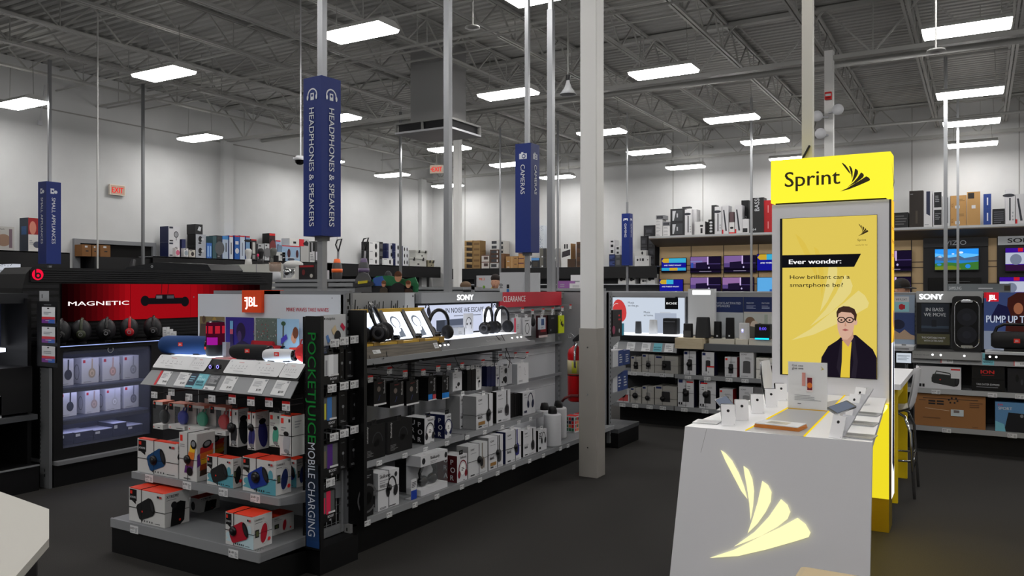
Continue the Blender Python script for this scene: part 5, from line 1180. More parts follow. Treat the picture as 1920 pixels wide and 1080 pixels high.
for i in range(5):
    mb = MB(); q = i * .0015; mb.box(-.115 + q, .115 - q, -.07, .07, i * .0045, i * .0045 + .004, M((214, 130, 56)) if i < 4 else PAPER)
    if i == 4: d = D(mb, (-.11, -.07, .022), (1, 0, 0), (0, 1, 0), (0, 0, 1), .22, .14); d.rect(.2, .2, .7, .8, M((196, 190, 170))); d.lines(.25, .3, .6, .7, 4, GREY)
    mb.build('brochure', t)
# phones on little white stands
def phone_unit(px, py, rz, i, n, side):
    p = oz(px, py, TZ + .001); w_ = ('nearest', 'second', 'third', 'fourth', 'fifth')[i]
    t = thing('phone_stand', 'small white folded phone stand, %s on the %s edge of the kiosk' % (w_, side), 'stand', p, rz, 'phone stands on the kiosk')
    mb = MB(); H = .105; mb.slab([(-.035, 0, 0), (.035, 0, 0), (.035, .035, H), (-.035, .035, H)], (0, 1, 0), .003, KW); mb.slab([(-.035, .035, H), (.035, .035, H), (.035, .05, H - .006), (-.035, .05, H - .006)], (0, 0, 1), .002, KW)
    d = D(mb, (-.035, -.0003, 0), (1, 0, 0), Vector((0, .035, H)).normalized(), Vector((0, -H, .035)).normalized(), .07, .11); d.ell(.5, .72, .07, .07, BLACK); d.rect(.9, .06, .93, .1, GREY)
    mb.build('folded_plate', t); mb = MB(); mb.box(-.035, .035, -.002, .075, 0, .002, KW); mb.build('base_plate', t)
    ph = thing('smartphone', 'dark smartphone leaning on the %s stand of the %s edge' % (w_, side), 'phone', p + Vector((-math.sin(rz) * .02, math.cos(rz) * .02, .012)), rz, 'phones on the kiosk')
    mb = MB(); mb.rbox(-.034, .034, -.0035, .0035, 0, .13, .008, BLACKGLOSS if rz > 0 else M((190, 191, 196), .25), axis='y'); d = D(mb, (.034, .0038, 0), (-1, 0, 0), (0, 0, 1), (0, 1, 0), .068, .13); d.rect(.05, .1, .95, .9, E((140, 150, 170), .5)); o = mb.build('phone_body', ph); o.rotation_euler.x = -.85
    return p
for i, (px, py) in enumerate(((1366, 799), (1392, 789), (1421, 776), (1447, 764), (1466, 752))): phone_unit(px, py, .35, i, 5, 'left')
for i, (px, py) in enumerate(((1566, 822), (1583, 795), (1597, 775), (1608, 760))): phone_unit(px, py, -.45, i, 4, 'right')
def slabphone(px, py, rz, tilt, label, c=BLACKGLOSS):
    p = oz(px, py, TZ); ph = thing('smartphone', label, 'phone', p + Vector((0, 0, .098)), rz)
    mb = MB(); mb.rbox(-.035, .035, -.07, .07, -.004, .004, .008, c); d = D(mb, (-.035, -.07, .0042), (1, 0, 0), (0, 1, 0), (0, 0, 1), .07, .14); d.rect(.05, .08, .95, .92, E((150, 160, 180), .45)); o = mb.build('phone_body', ph); o.rotation_euler = (.25, tilt, 0)
    mb = MB(); mb.bar((.0, .0, -.005), (.01, .01, -.096), .02, KW); mb.build('post', ph)
slabphone(1358, 789, .5, -.35, 'black phone lying tilted on top of the nearest left stand'); slabphone(1578, 800, -.6, .35, 'silver-edged phone tilted on a post at the right row', M((160, 162, 166), .2, .8))
for i, (px, py) in enumerate(((1608, 820), (1614, 796), (1622, 778))):
    p = oz(px, py, TZ + .001); pbox('spec_card', ('grey spec card lying flat nearest the right kiosk corner', 'grey spec card lying flat second from the right kiosk corner', 'grey spec card lying flat nearest the tower')[i], .16, .14, .004, (p.x - .01, p.y - .05, TZ + .001), -.08, M((176, 178, 180), .25), t=lambda d: (d.rect(.05, .05, .95, .45, M((150, 152, 154), .3)), d.lines(.1, .5, .9, .9, 4, M((120, 120, 122)))), cat='card')
for i, (px, py) in enumerate(((1325, 793), (1368, 770), (1400, 757))):
    p = oz(px, py, TZ + .001); pbox('spec_card', ('clear-fronted white card lying flat at the near left kiosk corner', 'clear-fronted white card lying flat beside the second left stand', 'clear-fronted white card lying flat beside the third left stand')[i], .13, .12, .004, (p.x, p.y - .04, TZ + .001), .05, M((210, 211, 212), .15), t=lambda d: d.lines(.1, .2, .8, .8, 5, M((180, 180, 182))), cat='card')
# bar stool and consultation table behind the kiosk
t = thing('bar_stool', 'white shell bar stool with chrome legs behind the kiosk', 'stool', (-.63, 7.0, 0))
mb = MB(); prof = [(-.2, .655), (-.17, .648), (.0, .64), (.1, .645), (.155, .67), (.18, .72), (.2, .82), (.215, .93), (.22, .985)]
vs = []; fs = []; n = len(prof)
for k, (x, z) in enumerate(prof):
    for j in range(9):
        y = (j - 4) / 4 * (.2 - .02 * max(0, k - 5)); c = (j - 4) / 4; vs.append((x - (.03 * c * c if k > 4 else 0), y, z + (.02 * c * c if k < 5 else 0)))
for k in range(n - 1):
    for j in range(8): fs.append((k * 9 + j, k * 9 + j + 1, (k + 1) * 9 + j + 1, (k + 1) * 9 + j))
mb.add(vs, fs, KW, True); mb.add([(x + .012 * (1 if z > .66 else 0), y, z - .012) for x, y, z in vs], fs, KW, True)
mb.build('seat_shell', t)
for sx, sy in ((-1, -1), (-1, 1), (1, -1), (1, 1)):
    mb = MB(); mb.tube([(sx * .08, sy * .1, .63), (sx * .13, sy * .16, .61), (sx * .17, sy * .2, .5), (sx * .2, sy * .22, 0)], .011, CHROME, 10); mb.build('leg', t)
mb = MB(); q = [(-.185, -.21, .28), (.185, -.21, .28), (.185, .21, .28), (-.185, .21, .28)]; mb.tube(q, .008, CHROME, 8, True); mb.build('foot_ring', t)
mb = MB(); mb.tube([(.182, -.21, .2), (.182, .21, .2)], .008, CHROME, 8); mb.build('stretcher', t)
t = thing('counter_table', 'white counter table with yellow legs behind the kiosk tower', 'table', (-1.0, 7.1, 0))
mb = MB(); mb.box(-1.2, -.5, 6.45, 7.75, .86, .9, KW); mb.build('table_top', t, (1.0, -7.1, 0))
for y in (6.6, 7.5):
    mb = MB(); mb.box(-.6, -.53, y - .02, y + .02, 0, .86, YELLOW); mb.build('leg', t, (1.0, -7.1, 0))
mb = MB(); mb.box(-1.15, -.56, 6.62, 7.48, .74, .86, M((240, 214, 50), .5)); mb.build('apron', t, (1.0, -7.1, 0))
p = oz(1660, 732, .9)
t = thing('bar_stool', 'second white stool half hidden left of the kiosk tower', 'stool', (-1.37, 6.9, 0), math.pi)
mb = MB(); mb.add(vs, fs, KW, True); mb.add([(x + .012, y, z - .012) for x, y, z in vs], fs, KW, True); mb.build('seat_shell', t)
for sx, sy in ((-1, -1), (-1, 1), (1, -1), (1, 1)):
    mb = MB(); mb.tube([(sx * .08, sy * .1, .63), (sx * .13, sy * .16, .61), (sx * .2, sy * .22, 0)], .011, CHROME, 10); mb.build('leg', t)
p = oz(1574, 1074, .5); tag((lambda m: (m.rbox(-.14, .14, 0, .2, 0, .5, .02, M((190, 172, 140), .6)), m.box(-.12, .12, .02, .18, .5, .502, M((196, 176, 140), .6)), m.build('small_plinth', None, (p.x, p.y - .2, 0)))[-1])(MB()), 'tan box top just showing in front of the kiosk panel', 'box')
# ================================================================ black headphone wall on the left with the red lit header
t = BEA = thing('display_wall', 'tall black headphone display with red glowing panels and lit glass case', 'display', (-6.9, 4.95, 0))
BX = -6.42; Y0, Y1 = 3.68, 6.3
mb = MB(); mb.box(-7.3, BX + .01, Y0, Y1, 0, .18, BLACK); wb(mb, 'base_kick', t)
mb = MB(); mb.box(-7.3, BX + .06, Y0, Y1, .18, .21, M((120, 121, 124), .5)); wb(mb, 'base_shelf', t)
mb = MB(); mb.box(-7.32, -7.25, Y0 - .02, 6.4, .21, 1.66, BLACK); wb(mb, 'back_panel', t)
cy0, cy1, cz0, cz1 = 3.76, 4.56, .3, 1.09
mb = MB(); mb.box(-7.25, BX, Y0, cy0, .21, 1.12, BLACK); mb.box(-7.25, BX, cy1, cy1 + .12, .21, 1.12, BLACK); mb.box(-7.25, BX, cy1 + .12, Y1, .21, 1.12, DARK); mb.box(-7.25, BX, cy0, cy1, .21, cz0, BLACK); mb.box(-7.25, BX, cy0, cy1, cz1, 1.12, BLACK)
wb(mb, 'cabinet', t)
mb = MB(); mb.box(-6.95, -6.94, cy0, cy1, cz0, cz1, M((40, 44, 70), .5)); wb(mb, 'case_back', t)
for z in (.785, .525):
    mb = MB(); mb.box(-6.94, BX - .04, cy0, cy1, z - .012, z, M((60, 64, 84), .4)); o = wb(mb, 'glass_shelf', t)
for z in (1.086, .772, .512):
    mb = MB(); mb.box(BX - .042, BX - .036, cy0, cy1, z - .03, z + .002, DARK); wb(mb, 'shelf_lip', t); mb = MB(); mb.box(-6.56, -6.52, cy0 + .03, cy1 - .03, z - .012, z, E((206, 210, 255), 6.0)); wb(mb, 'light_strip', t)
mb = MB(); mb.box(BX - .02, BX - .017, cy0, cy1, cz0, cz1, glass((200, 210, 255), alpha=.06)); wb(mb, 'glass_door', t)
mb = MB(); mb.lathe([(.022, -.003), (.028, -.003)], (BX - .01, ox(209, 663, BX).y, 1.075), CHROME, 14, 'x'); wb(mb, 'door_lock', t)
mb = MB(); mb.box(-7.25, BX + .02, Y0, Y1, 1.12, 1.135, BLACKGLOSS); mb.box(BX + .02, BX + .026, Y0, Y1, 1.126, 1.131, E((170, 190, 255), 1.2)); wb(mb, 'display_deck', t)
# header with its concave end
arcp = [(6.37 - .17 * (1 - math.cos(a * HALF / 6)) , 1.775 - .47 * math.sin(a * HALF / 6)) for a in range(7)]
mb = MB(); mb.prism([(3.64, 1.3), (3.66, 1.6), (3.69, 1.72), (3.74, 1.778)] + arcp + [(6.2, 1.14), (3.64, 1.14)], -7.25, -6.83, M((9, 9, 11), .55), 'x')
for i in range(6): mb.box(-6.83, -6.815, 3.72, 6.3 - .02 * i, 1.655 + i * .019, 1.668 + i * .019, M((22, 22, 25), .4))
for i in range(9): mb.box(-6.83, -6.822, 3.66, 3.96, 1.16 + i * .055, 1.19 + i * .055, M((20, 20, 23), .4))
for i in range(5): mb.box(-6.83, -6.822, 3.96, 6.15, 1.15 + i * .03, 1.165 + i * .03, M((22, 22, 25), .4))
wb(mb, 'header', t)
RD = E((150, 8, 18), .85)
for k, (a, b) in enumerate(((3.98, 4.615), (4.625, 5.27), (5.28, 6.16))):
    mb = MB(); mb.box(-6.822, -6.815, a, b, 1.31, 1.64, BLACK); d = D(mb, (-6.8145, a, 1.31), (0, 1, 0), (0, 0, 1), (1, 0, 0), b - a, .33, .0008)
    n = 12
    for i in range(n):
        f = (1, i / (n - 1), 1)[1] if k == 0 else (1 if k == 1 else 1 - i / (n - 1))
        f = .12 + .88 * f ** 1.2
        d.rect(i / n, 0, (i + 1) / n + .002, 1, E((int(168 * f), int(14 * f), int(24 * f)), .8))
    if k == 0: d.text('MAGNETIC', .08, .42, .115, E((255, 240, 240), 1.3), w=.9, bold=.008, squash=True)
    if k == 1:
        bk = E((22, 20, 24), .8)
        d.stroke([(.5, 1), (.49, .72)], .02, bk); d.stroke([(.61, 1), (.6, .72)], .02, bk); d.ell(.22, .52, .14, .15, bk); d.ell(.9, .48, .14, .15, bk); d.rect(.22, .42, .88, .6, bk); d.poly([(.36, .5), (.4, .7), (.7, .7), (.74, .5)], bk); d.rect(.4, .58, .5, .67, E((120, 116, 124), .6)); d.rect(.58, .58, .7, .67, E((90, 86, 94), .6))
    o = wb(mb, 'lit_panel', t); o['label'] = ('red panel fading to black lettered MAGNETIC', 'bright red panel with black earphones', 'red panel fading to black')[k]
mb = MB(); d = D(mb, (-6.812, 3.72, 1.66), (0, 1, 0), (0, 0, 1), (1, 0, 0), .11, .11, .001); R2 = E((240, 20, 60), 1.0); d.ell(.5, .5, .43, .43, R2, 24); d.ell(.52, .42, .24, .24, BLACK, 20); d.ell(.52, .42, .11, .11, R2, 16); d.rect(.28, .42, .38, .9, BLACK); wb(mb, 'logo', t)
# the demo headphones on dark domes
for i, (px, c, nm) in enumerate(((113, (20, 20, 22), 'black'), (152, (52, 58, 40), 'olive green'), (199, (18, 18, 20), 'black'), (242, (170, 16, 30), 'red'), (286, (16, 16, 18), 'black'))):
    X = -6.62; p = ox(px, 618, X); w_ = ('at the card rack end', 'second from the card rack', 'in the middle of the row', 'fourth in the row', 'nearest the white price cards')[i]
    s = thing('headphone_dome', 'dark rounded headphone stand %s' % w_, 'stand', (X, p.y, 1.1355), HALF + .25, 'dark domes under the red panels')
    mb = MB(); mb.ell((0, 0, .1), (.088, .07, .1), M((26, 26, 30), .5), 20, 12); mb.build('dome', s); mb = MB(); mb.cyl((0, 0, 0), .05, 0, .012, BLACKGLOSS); mb.build('dome_foot', s)
    m = M(c, .3); h = thing('headphones', '%s headphones on the dark dome %s' % (nm, w_), 'headphones', (X, p.y, 1.1355), HALF + .9, 'headphones under the red panels')
    mb = MB(); mb.tube([(.094 * math.cos(a), -.01, .1 + .105 * math.sin(a)) for a in [math.pi * k / 16 for k in range(17)]], .012, m, 8); mb.build('headband', h)
    for sx in (-1, 1):
        mb = MB(); mb.lathe([(0, sx * .118), (.028, sx * .116), (.036, sx * .108), (.038, sx * .09), (.034, sx * .08), (0, sx * .08)], (0, -.01, .075), m, 18, 'x'); mb.lathe([(.012, sx * .119), (.016, sx * .119)], (0, -.01, .075), M((150, 150, 155), .3), 12, 'x'); mb.build('ear_cup', h)
p = ox(318, 622, -6.55)
for i in range(3): pbox('price_card', ('white card at the right of the dark domes, back one', 'white card at the right of the dark domes, middle one', 'white card at the right of the dark domes, front one')[i], .075, .003, .1 - .02 * i, (-6.6 + .03 * i, p.y + .015 * i, 1.1355), HALF, PAPER, f=lambda d: (d.lines(.15, .5, .8, .8, 2, FINE), d.ell(.5, .92, .03, .03, BLACK)), cat='card')
# boxed headphones in the lit case
def st_beats(c):
    def f(d):
        d.rect(.08, .82, .22, .94, M((206, 24, 44))); d.stroke([(.62, .98), (.6, .5)], .06, M(c)); d.ell(.6, .4, .15, .2, M(c)); d.ell(.6, .39, .09, .12, M(tuple(min(255, int(v * 1.2)) for v in c))); d.ell(.6, .39, .05, .07, M(c)); d.lines(.1, .05, .6, .09, 1, FINE)
    return f
BW = M((222, 222, 228), .5); row = ('leftmost', 'second', 'third', 'rightmost')
for r, (zb, tops, cs) in enumerate(((.7865, ((112, 138, 674), (153, 185, 672), (192, 224, 670), (231, 262, 667)), ((40, 42, 56), (196, 176, 150), (206, 170, 160), (170, 170, 178))), (.5265, ((112, 144, 736), (160, 187, 733), (198, 226, 729), (232, 262, 723)), ((38, 40, 54), (186, 166, 160), (206, 206, 210), (130, 130, 142))))):
    for i, (a, b, pt) in enumerate(tops):
        xbox(a, b, pt, -6.6, zb, .14, 'headphone_box', '%s white headphone box on the %s glass shelf of the lit case' % (row[i], ('upper', 'lower')[r]), BW, f=st_beats(cs[i]), l=lambda d: (d.arc(.5, .45, .16, .3, 0, 6.3, .04, FINE, 14)))
for i, (a, b, pt) in enumerate(((112, 137, 813), (139, 174, 809), (176, 211, 805), (212, 237, 793), (238, 268, 797))):
    xbox(a, b, pt, -6.54, .302, .22, 'headphone_box', ('low navy box at the left of the case bottom', 'low navy box with white tag, second in the case bottom', 'low navy box with white tag, third in the case bottom', 'taller dark navy box in the case bottom', 'low navy box at the right of the case bottom')[i], M((26, 28, 52), .35), topm=M((200, 202, 220), .4), f=lambda d: (d.rect(.08, .6, .32, .85, PAPER), d.rect(0, .38, 1, .4, M((60, 64, 90)))))
# card rack and upright at its near end
t = thing('card_strip', 'narrow black strip with three hanging gift cards', 'card rack', (-6.5, 3.6, .9))
mb = MB(); a = oy(69, 565, 3.6); b = oy(108, 690, 3.6); mb.box(a.x, b.x, 3.6, 3.62, b.z, a.z, BLACK); d = D(mb, (a.x, 3.5995, b.z), (1, 0, 0), (0, 0, 1), (0, -1, 0), b.x - a.x, a.z - b.z); d.lines(.35, .94, .7, .96, 1, GREY); wb(mb, 'strip', t)
a = oy(75, 546, 3.63); b = oy(92, 564, 3.63); mb = MB(); mb.box(a.x, b.x, 3.625, 3.63, b.z - .03, a.z, M((150, 152, 154), .5)); mb.box(a.x + .035, a.x + .045, 3.624, 3.625, b.z + .02, b.z + .05, BLACK); wb(mb, 'bracket', t)
a = oy(75, 690, 3.64); b = oy(92, 913, 3.64); mb = MB(); mb.box(a.x, b.x, 3.64, 3.665, 0, a.z, M((104, 106, 108), .5))
for i in range(22): mb.box(a.x + .008, a.x + .014, 3.639, 3.64, .2 + i * .035, .218 + i * .035, BLACK)
for z in (.09, .13): mb.box((a.x + b.x) / 2 - .005, (a.x + b.x) / 2 + .005, 3.639, 3.64, z, z + .022, BLACK)
wb(mb, 'upright', t)
for i, (y0, y1) in enumerate(((576, 607), (613, 644), (649, 681))):
    a = oy(78.5, y0, 3.59); b = oy(103, y1, 3.59)
    pbox('gift_card', ('white, red and purple gift card, top one of the strip', 'white, red and purple gift card, middle one of the strip', 'white, red and purple gift card, bottom one of the strip')[i], b.x - a.x, .002, a.z - b.z, ((a.x + b.x) / 2, 3.59, b.z), 0, PAPER, f=lambda d: (d.rect(0, .0, 1, .4, M((206, 50, 60))), d.rect(0, 0, .5, .24, M((120, 50, 140))), d.rect(.5, 0, 1, .24, M((60, 100, 180))), d.ell(.5, .92, .12, .04, BLACK), d.lines(.15, .55, .8, .75, 2, FINE), d.lines(.3, .15, .8, .22, 1, WHITE)), cat='card')
# near-left black fixture, only its end in view
t = thing('display_fixture', 'black display fixture cut by the left picture edge, glowing white shelf', 'display', (-6.9, 3.0, 0))
mb = MB(); mb.box(-7.3, -6.44, 2.2, 3.58, 0, .2, BLACK); mb.box(-6.45, -6.43, 2.2, 3.58, .195, .205, GREY); wb(mb, 'base_kick', t)
mb = MB(); mb.box(-7.3, -7.2, 2.2, 3.58, .2, 1.52, BLACK); mb.box(-7.3, -6.55, 3.55, 3.58, .2, 1.52, BLACK); mb.box(-7.3, -6.6, 2.2, 3.58, 1.48, 1.56, M((30, 32, 36), .5)); mb.box(-7.2, -6.5, 2.2, 3.56, .62, .98, BLACK); wb(mb, 'cabinet', t)
mb = MB(); mb.box(-7.2, -6.46, 2.2, 3.58, .56, .6, M((70, 72, 75), .5)); wb(mb, 'shelf', t)
mb = MB(); mb.box(-7.2, -6.62, 2.2, 3.42, 1.1, 1.13, E((240, 244, 255), 2.4)); wb(mb, 'lit_shelf', t)
mb = MB(); mb.box(-6.9, -6.88, 2.2, 3.52, 1.13, 1.48, M((52, 56, 76), .4)); d = D(mb, (-6.8795, 2.2, 1.13), (0, 1, 0), (0, 0, 1), (1, 0, 0), 1.32, .35)
for i in range(40): d.ell(random.uniform(.6, .97), random.uniform(.05, .95), random.uniform(.01, .03), random.uniform(.02, .05), M(random.choice(((90, 40, 40), (120, 70, 60), (40, 40, 60), (110, 100, 110)))), 6, random.random() * 3)
d.rect(.7, .82, .93, .97, M((86, 60, 50))); wb(mb, 'picture', t)
p = ox(3, 765, -6.46); pbox('small_box', 'white box cut by the left picture edge on a grey shelf', .16, .1, .17, (-6.5, p.y - .06, .602), HALF, PALE, f=lambda d: d.lines(.2, .3, .8, .5, 2, FINE))
# white chamfered table at the lower left
t = thing('display_table', 'white table with cut corner at the lower left of the picture', 'table', (*oz(-60, 1000, .86).xy, 0))
Q = [oz(x, y, .86) for x, y in ((0, 922), (92, 955), (92, 1010), (30, 1080))]; e1_ = (Q[0] - Q[1]).normalized(); e2_ = (Q[3] - Q[2]).normalized()
pts = [Q[1] + e1_ * .9, Q[1], Q[2], Q[2] + e2_ * .5, Q[2] + e2_ * .5 + e1_ * .8]
mb = MB(); mb.slab([p - Vector((0, 0, .025)) for p in pts], (0, 0, 1), .025, M((182, 180, 172), .5)); wb(mb, 'table_top', t)
cen = sum(pts, Vector()) / 5; mb = MB(); low = [cen + (p - cen) * .82 for p in pts]; n = 5
mb.add([(p.x, p.y, 0) for p in low] + [(p.x, p.y, .835) for p in low], [(i, (i + 1) % n, n + (i + 1) % n, n + i) for i in range(n)], BLACK); wb(mb, 'pedestal', t)
# ================================================================ shelf wall across the aisle (faces the camera side)
LY_, BY = 8.85, 9.32
def xa(px, Y=LY_): return oy(px, 600, Y).x
t = LOU = thing('gondola_shelf', 'long grey shelf run of home speaker boxes behind the kiosk', 'store shelf', (-1.5, 9.1, 0))
wx0, wx1 = xa(1150, BY), 1.3
mb = MB(); mb.box(xa(1155), wx1, LY_ + .12, BY + .5, 0, .2, BLACK); wb(mb, 'base_kick', t)
mb = MB(); mb.box(wx0, wx1, BY, BY + .06, .2, 1.5, M((120, 122, 125), .55)); mb.box(wx0, wx1, BY - .005, BY, .24, .98, M((52, 53, 56), .6)); wb(mb, 'back_panel', t)
mb = MB(); mb.box(wx0, wx1, BY - .04, BY + .1, 1.5, 1.555, M((150, 151, 153), .4)); mb.box(wx0, wx1, BY - .05, BY + .1, 1.552, 1.558, PALE); wb(mb, 'top_rail', t)
for px in (1152, 1270, 1700, 1716): 
    x = xa(px, BY - .02); mb = MB(); mb.box(x - .015, x + .015, BY - .05, BY - .01, .2, 1.5, STEELGREY)
    for i in range(24): mb.box(x - .004, x + .004, BY - .0505, BY - .05, .25 + i * .05, .27 + i * .05, BLACK)
    wb(mb, 'upright', t)
def lshelf(px0, px1, z, lh, tags, name, y0=LY_, c=(138, 140, 143)):
    x0, x1 = xa(px0, y0), xa(px1, y0) if px1 < 1930 else wx1
    mb = MB(); mb.box(x0, x1, y0 + .012, BY - .006, z - .02, z, M((118, 120, 123), .5)); mb.box(x0, x1, y0, y0 + .012, z - lh, z + .003, M(c, .45))
    for x in (x0, x1 - .003): mb.prism([(y0 + .01, z - lh), (y0 + .01, z - .02), (BY - .01, z - .02), (BY - .01, z - .12)], x, x + .003, STEELGREY, 'x')
    o = wb(mb, name, t)
    for px in tags: ptag(o, (xa(px, y0), y0 - .001, z - lh - .004), (1, 0, 0), (0, -1, .1), w=.075, h=.04, price=random.choice(('$199', '$299', '$129')))
zb_, zm = .245, .615
lshelf(1149, 1263, zb_, .045, (1167, 1191, 1218, 1243), 'base_shelf'); lshelf(1265, 1660, zb_, .045, (1283, 1322, 1360, 1395), 'base_shelf'); lshelf(1670, 1960, zb_, .045, (1775, 1898), 'base_shelf', c=(160, 161, 163))
lshelf(1149, 1263, zm, .035, (1188, 1212, 1243), 'shelf', c=(196, 198, 200)); lshelf(1265, 1660, zm, .045, (1290, 1326, 1367, 1397), 'shelf'); lshelf(1670, 1960, zm, .045, (1755, 1861, 1912), 'shelf', c=(170, 172, 174))
def prail(px0, px1, z0, z1, cards, y=LY_):
    x0, x1 = xa(px0, y), xa(px1, y) if px1 < 1930 else wx1
    mb = MB(); V = Vector((0, .05, z1 - z0)).normalized(); N = Vector((0, -V.z, V.y)); mb.slab([(x0, y, z0), (x1, y, z0), (x1, y + .05, z1), (x0, y + .05, z1)], -N, .006, M((140, 142, 145), .45)); o = wb(mb, 'price_rail', t)
    for a, b, k in cards:
        u0, u1 = xa(a, y), xa(b, y); mb = MB(); d = D(mb, Vector((u0, y, z0)) + N * .002, (1, 0, 0), V, N, u1 - u0, math.hypot(.05, z1 - z0), .0005)
        if k == 'b': d.rect(0, .05, 1, .95, M((110, 186, 200))); d.text('BIGGER', .08, .42, .16, M((20, 60, 80)), w=.8, bold=.03); d.text('SAVINGS', .08, .18, .16, M((20, 60, 80)), w=.8, bold=.03)
        else: d.rect(0, .05, 1, .95, PAPER); d.lines(.12, .4, .8, .85, 4, FINE); d.text('$299', .5, .15, .15, INK, w=.4); (d.rect(0, .05, .06, .95, RED) if k == 'r' else None)
        mb.build('price_card', o)
prail(1149, 1268, .86, .965, ((1149, 1157, 'p'), (1174, 1189, 'p'), (1202, 1218, 'p'), (1224, 1240, 'b'), (1245, 1261, 'p')))
prail(1710, 1960, .865, .985, ((1764, 1787, 'r'), (1842, 1864, 'b'), (1901, 1925, 'r')))
mb = MB(); mb.box(xa(1149), xa(1268), LY_ + .06, BY - .01, .98, 1.045, BLACK); wb(mb, 'dark_fascia', t)
mb = MB(); mb.box(xa(1150, BY - .1), xa(1276), LY_ + .04, BY - .01, 1.045, 1.055, E((244, 248, 255), 1.9)); o = wb(mb, 'lit_deck', t); o['label'] = 'glowing white deck'
# lit advert, tall white tower, navy picture panels
t2 = thing('lit_poster', 'glowing white speaker advert with a black square, reading Music on the go', 'poster', (-3.4, BY - .05, 1.05))
x0, x1 = xa(1150, BY - .03), xa(1287, BY - .03); mb = MB(); mb.box(x0, x1, BY - .05, BY - .03, 1.056, 1.5, GREY); W_ = x1 - x0
d = D(mb, (x0, BY - .0505, 1.056), (1, 0, 0), (0, 0, 1), (0, -1, 0), W_, .444, .0008); d.rect(0, 0, .985, .97, E((206, 216, 230), .95))
d.ell(.1, .6, .2, .32, E((220, 70, 70), .8), 20, .2); d.arc(.06, .6, .14, .2, 1.3, 2.6, .02, E((240, 200, 200), .8)); d.rect(.725, .66, .9, .97, E((22, 22, 24), .6)); d.text('BOSE', .745, .79, .055, E((240, 240, 240), 1), w=.14, bold=.02, squash=True)
d.text('Music', .22, .8, .06, E((40, 42, 46), .6), w=.09); d.text('on the go.', .22, .72, .06, E((40, 42, 46), .6), w=.15); d.text('Music', .44, .54, .06, E((40, 42, 46), .6), w=.09); d.text('at home.', .44, .46, .06, E((40, 42, 46), .6), w=.13)
d.rect(.59, 0, .88, .55, E((176, 186, 204), .9)); d.rect(.66, .55, .8, .58, E((200, 206, 216), .9)); wb(mb, 'sheet', t2)
t2 = thing('display_tower', 'white speaker display tower with a glowing logo on top', 'display', (xa(1315, BY - .12), BY - .1, 0))
x0, x1 = xa(1290, BY - .12), xa(1340, BY - .12); mb = MB(); mb.box(x0, x1, BY - .12, BY - .05, 1.055, 1.595, M((214, 216, 218), .5)); wb(mb, 'tower', t2)
mb = MB(); d = D(mb, (x0, BY - .121, 1.52), (1, 0, 0), (0, 0, 1), (0, -1, 0), x1 - x0, .07, .001); d.rect(.18, .1, .84, .8, E((255, 255, 255), 4.0)); wb(mb, 'glowing_logo', t2)
TAN = noise_mat('pale_wood', (196, 180, 150), (208, 194, 166), 6, .6, 3, 0, (1, 8, 8))
t2 = thing('display_plinth', 'pale wooden plinth under the dark speakers at the shelf middle', 'plinth', (xa(1292), LY_, .96))
mb = MB(); mb.box(xa(1267), xa(1318), LY_ - .03, BY - .06, .915, 1.035, TAN); wb(mb, 'plinth_block', t2)
t2 = thing('display_counter', 'grey counter with pale raised blocks beside the wooden plinth', 'counter', (xa(1400), LY_, .9))
mb = MB(); mb.box(xa(1319), xa(1600), LY_ + .02, BY - .01, .9, .975, M((92, 95, 100), .5)); wb(mb, 'counter_body', t2)
for a, b in ((1330, 1377), (1379, 1402), (1404, 1600)):
    mb = MB(); mb.box(xa(a, LY_ + .1), xa(b, LY_ + .1), LY_ + .1, BY - .06, .975, 1.03, M((206, 200, 186), .5)); wb(mb, 'raised_block', t2)
t2 = thing('picture_panel', 'navy panel lettered VOICE-ACTIVATED SPEAKERS above a grey field', 'poster', (xa(1367, BY - .03), BY, 1.03))
x0, x1 = xa(1341, BY - .03), xa(1394, BY - .03); mb = MB(); mb.box(x0, x1, BY - .04, BY - .006, 1.03, 1.5, M((176, 182, 188), .5)); d = D(mb, (x0, BY - .0405, 1.03), (1, 0, 0), (0, 0, 1), (0, -1, 0), x1 - x0, .47, .001); d.rect(0, .62, 1, 1, M((22, 40, 92), .5)); d.text('VOICE-ACTIVATED', .07, .82, .055, M((206, 212, 226)), w=.85); d.text('SPEAKERS', .07, .75, .055, M((206, 212, 226)), w=.5); wb(mb, 'panel', t2)
t2 = thing('picture_panel', 'navy headed panel with a photo of people, next to the kiosk tower', 'poster', (xa(1450, BY - .03), BY, 1.03))
x0, x1 = xa(1395, BY - .03), xa(1500, BY - .03); mb = MB(); mb.box(x0, x1, BY - .04, BY - .006, 1.03, 1.5, M((190, 188, 180), .5)); d = D(mb, (x0, BY - .0405, 1.03), (1, 0, 0), (0, 0, 1), (0, -1, 0), x1 - x0, .47, .001); d.rect(0, .64, 1, 1, M((22, 40, 92), .5)); d.text('FREEDOM', .05, .84, .03, M((206, 212, 226)), w=.2); d.text('FEATURES', .33, .84, .03, M((206, 212, 226)), w=.2); d.lines(.05, .72, .22, .81, 3, M((150, 160, 190))); d.lines(.33, .72, .52, .81, 3, M((150, 160, 190)))
d.rect(0, 0, 1, .6, M((186, 190, 186))); d.ell(.12, .4, .12, .12, M((120, 96, 76))); d.ell(.2, .3, .1, .13, M((206, 190, 176))); d.ell(.3, .28, .07, .09, M((110, 88, 70))); d.poly([(.05, 0), (.1, .3), (.35, .24), (.4, 0)], M((84, 84, 80))); d.rect(.38, .3, .44, .58, M((160, 170, 160))); d.rect(.5, .2, .56, .55, M((200, 204, 200))); wb(mb, 'panel', t2)
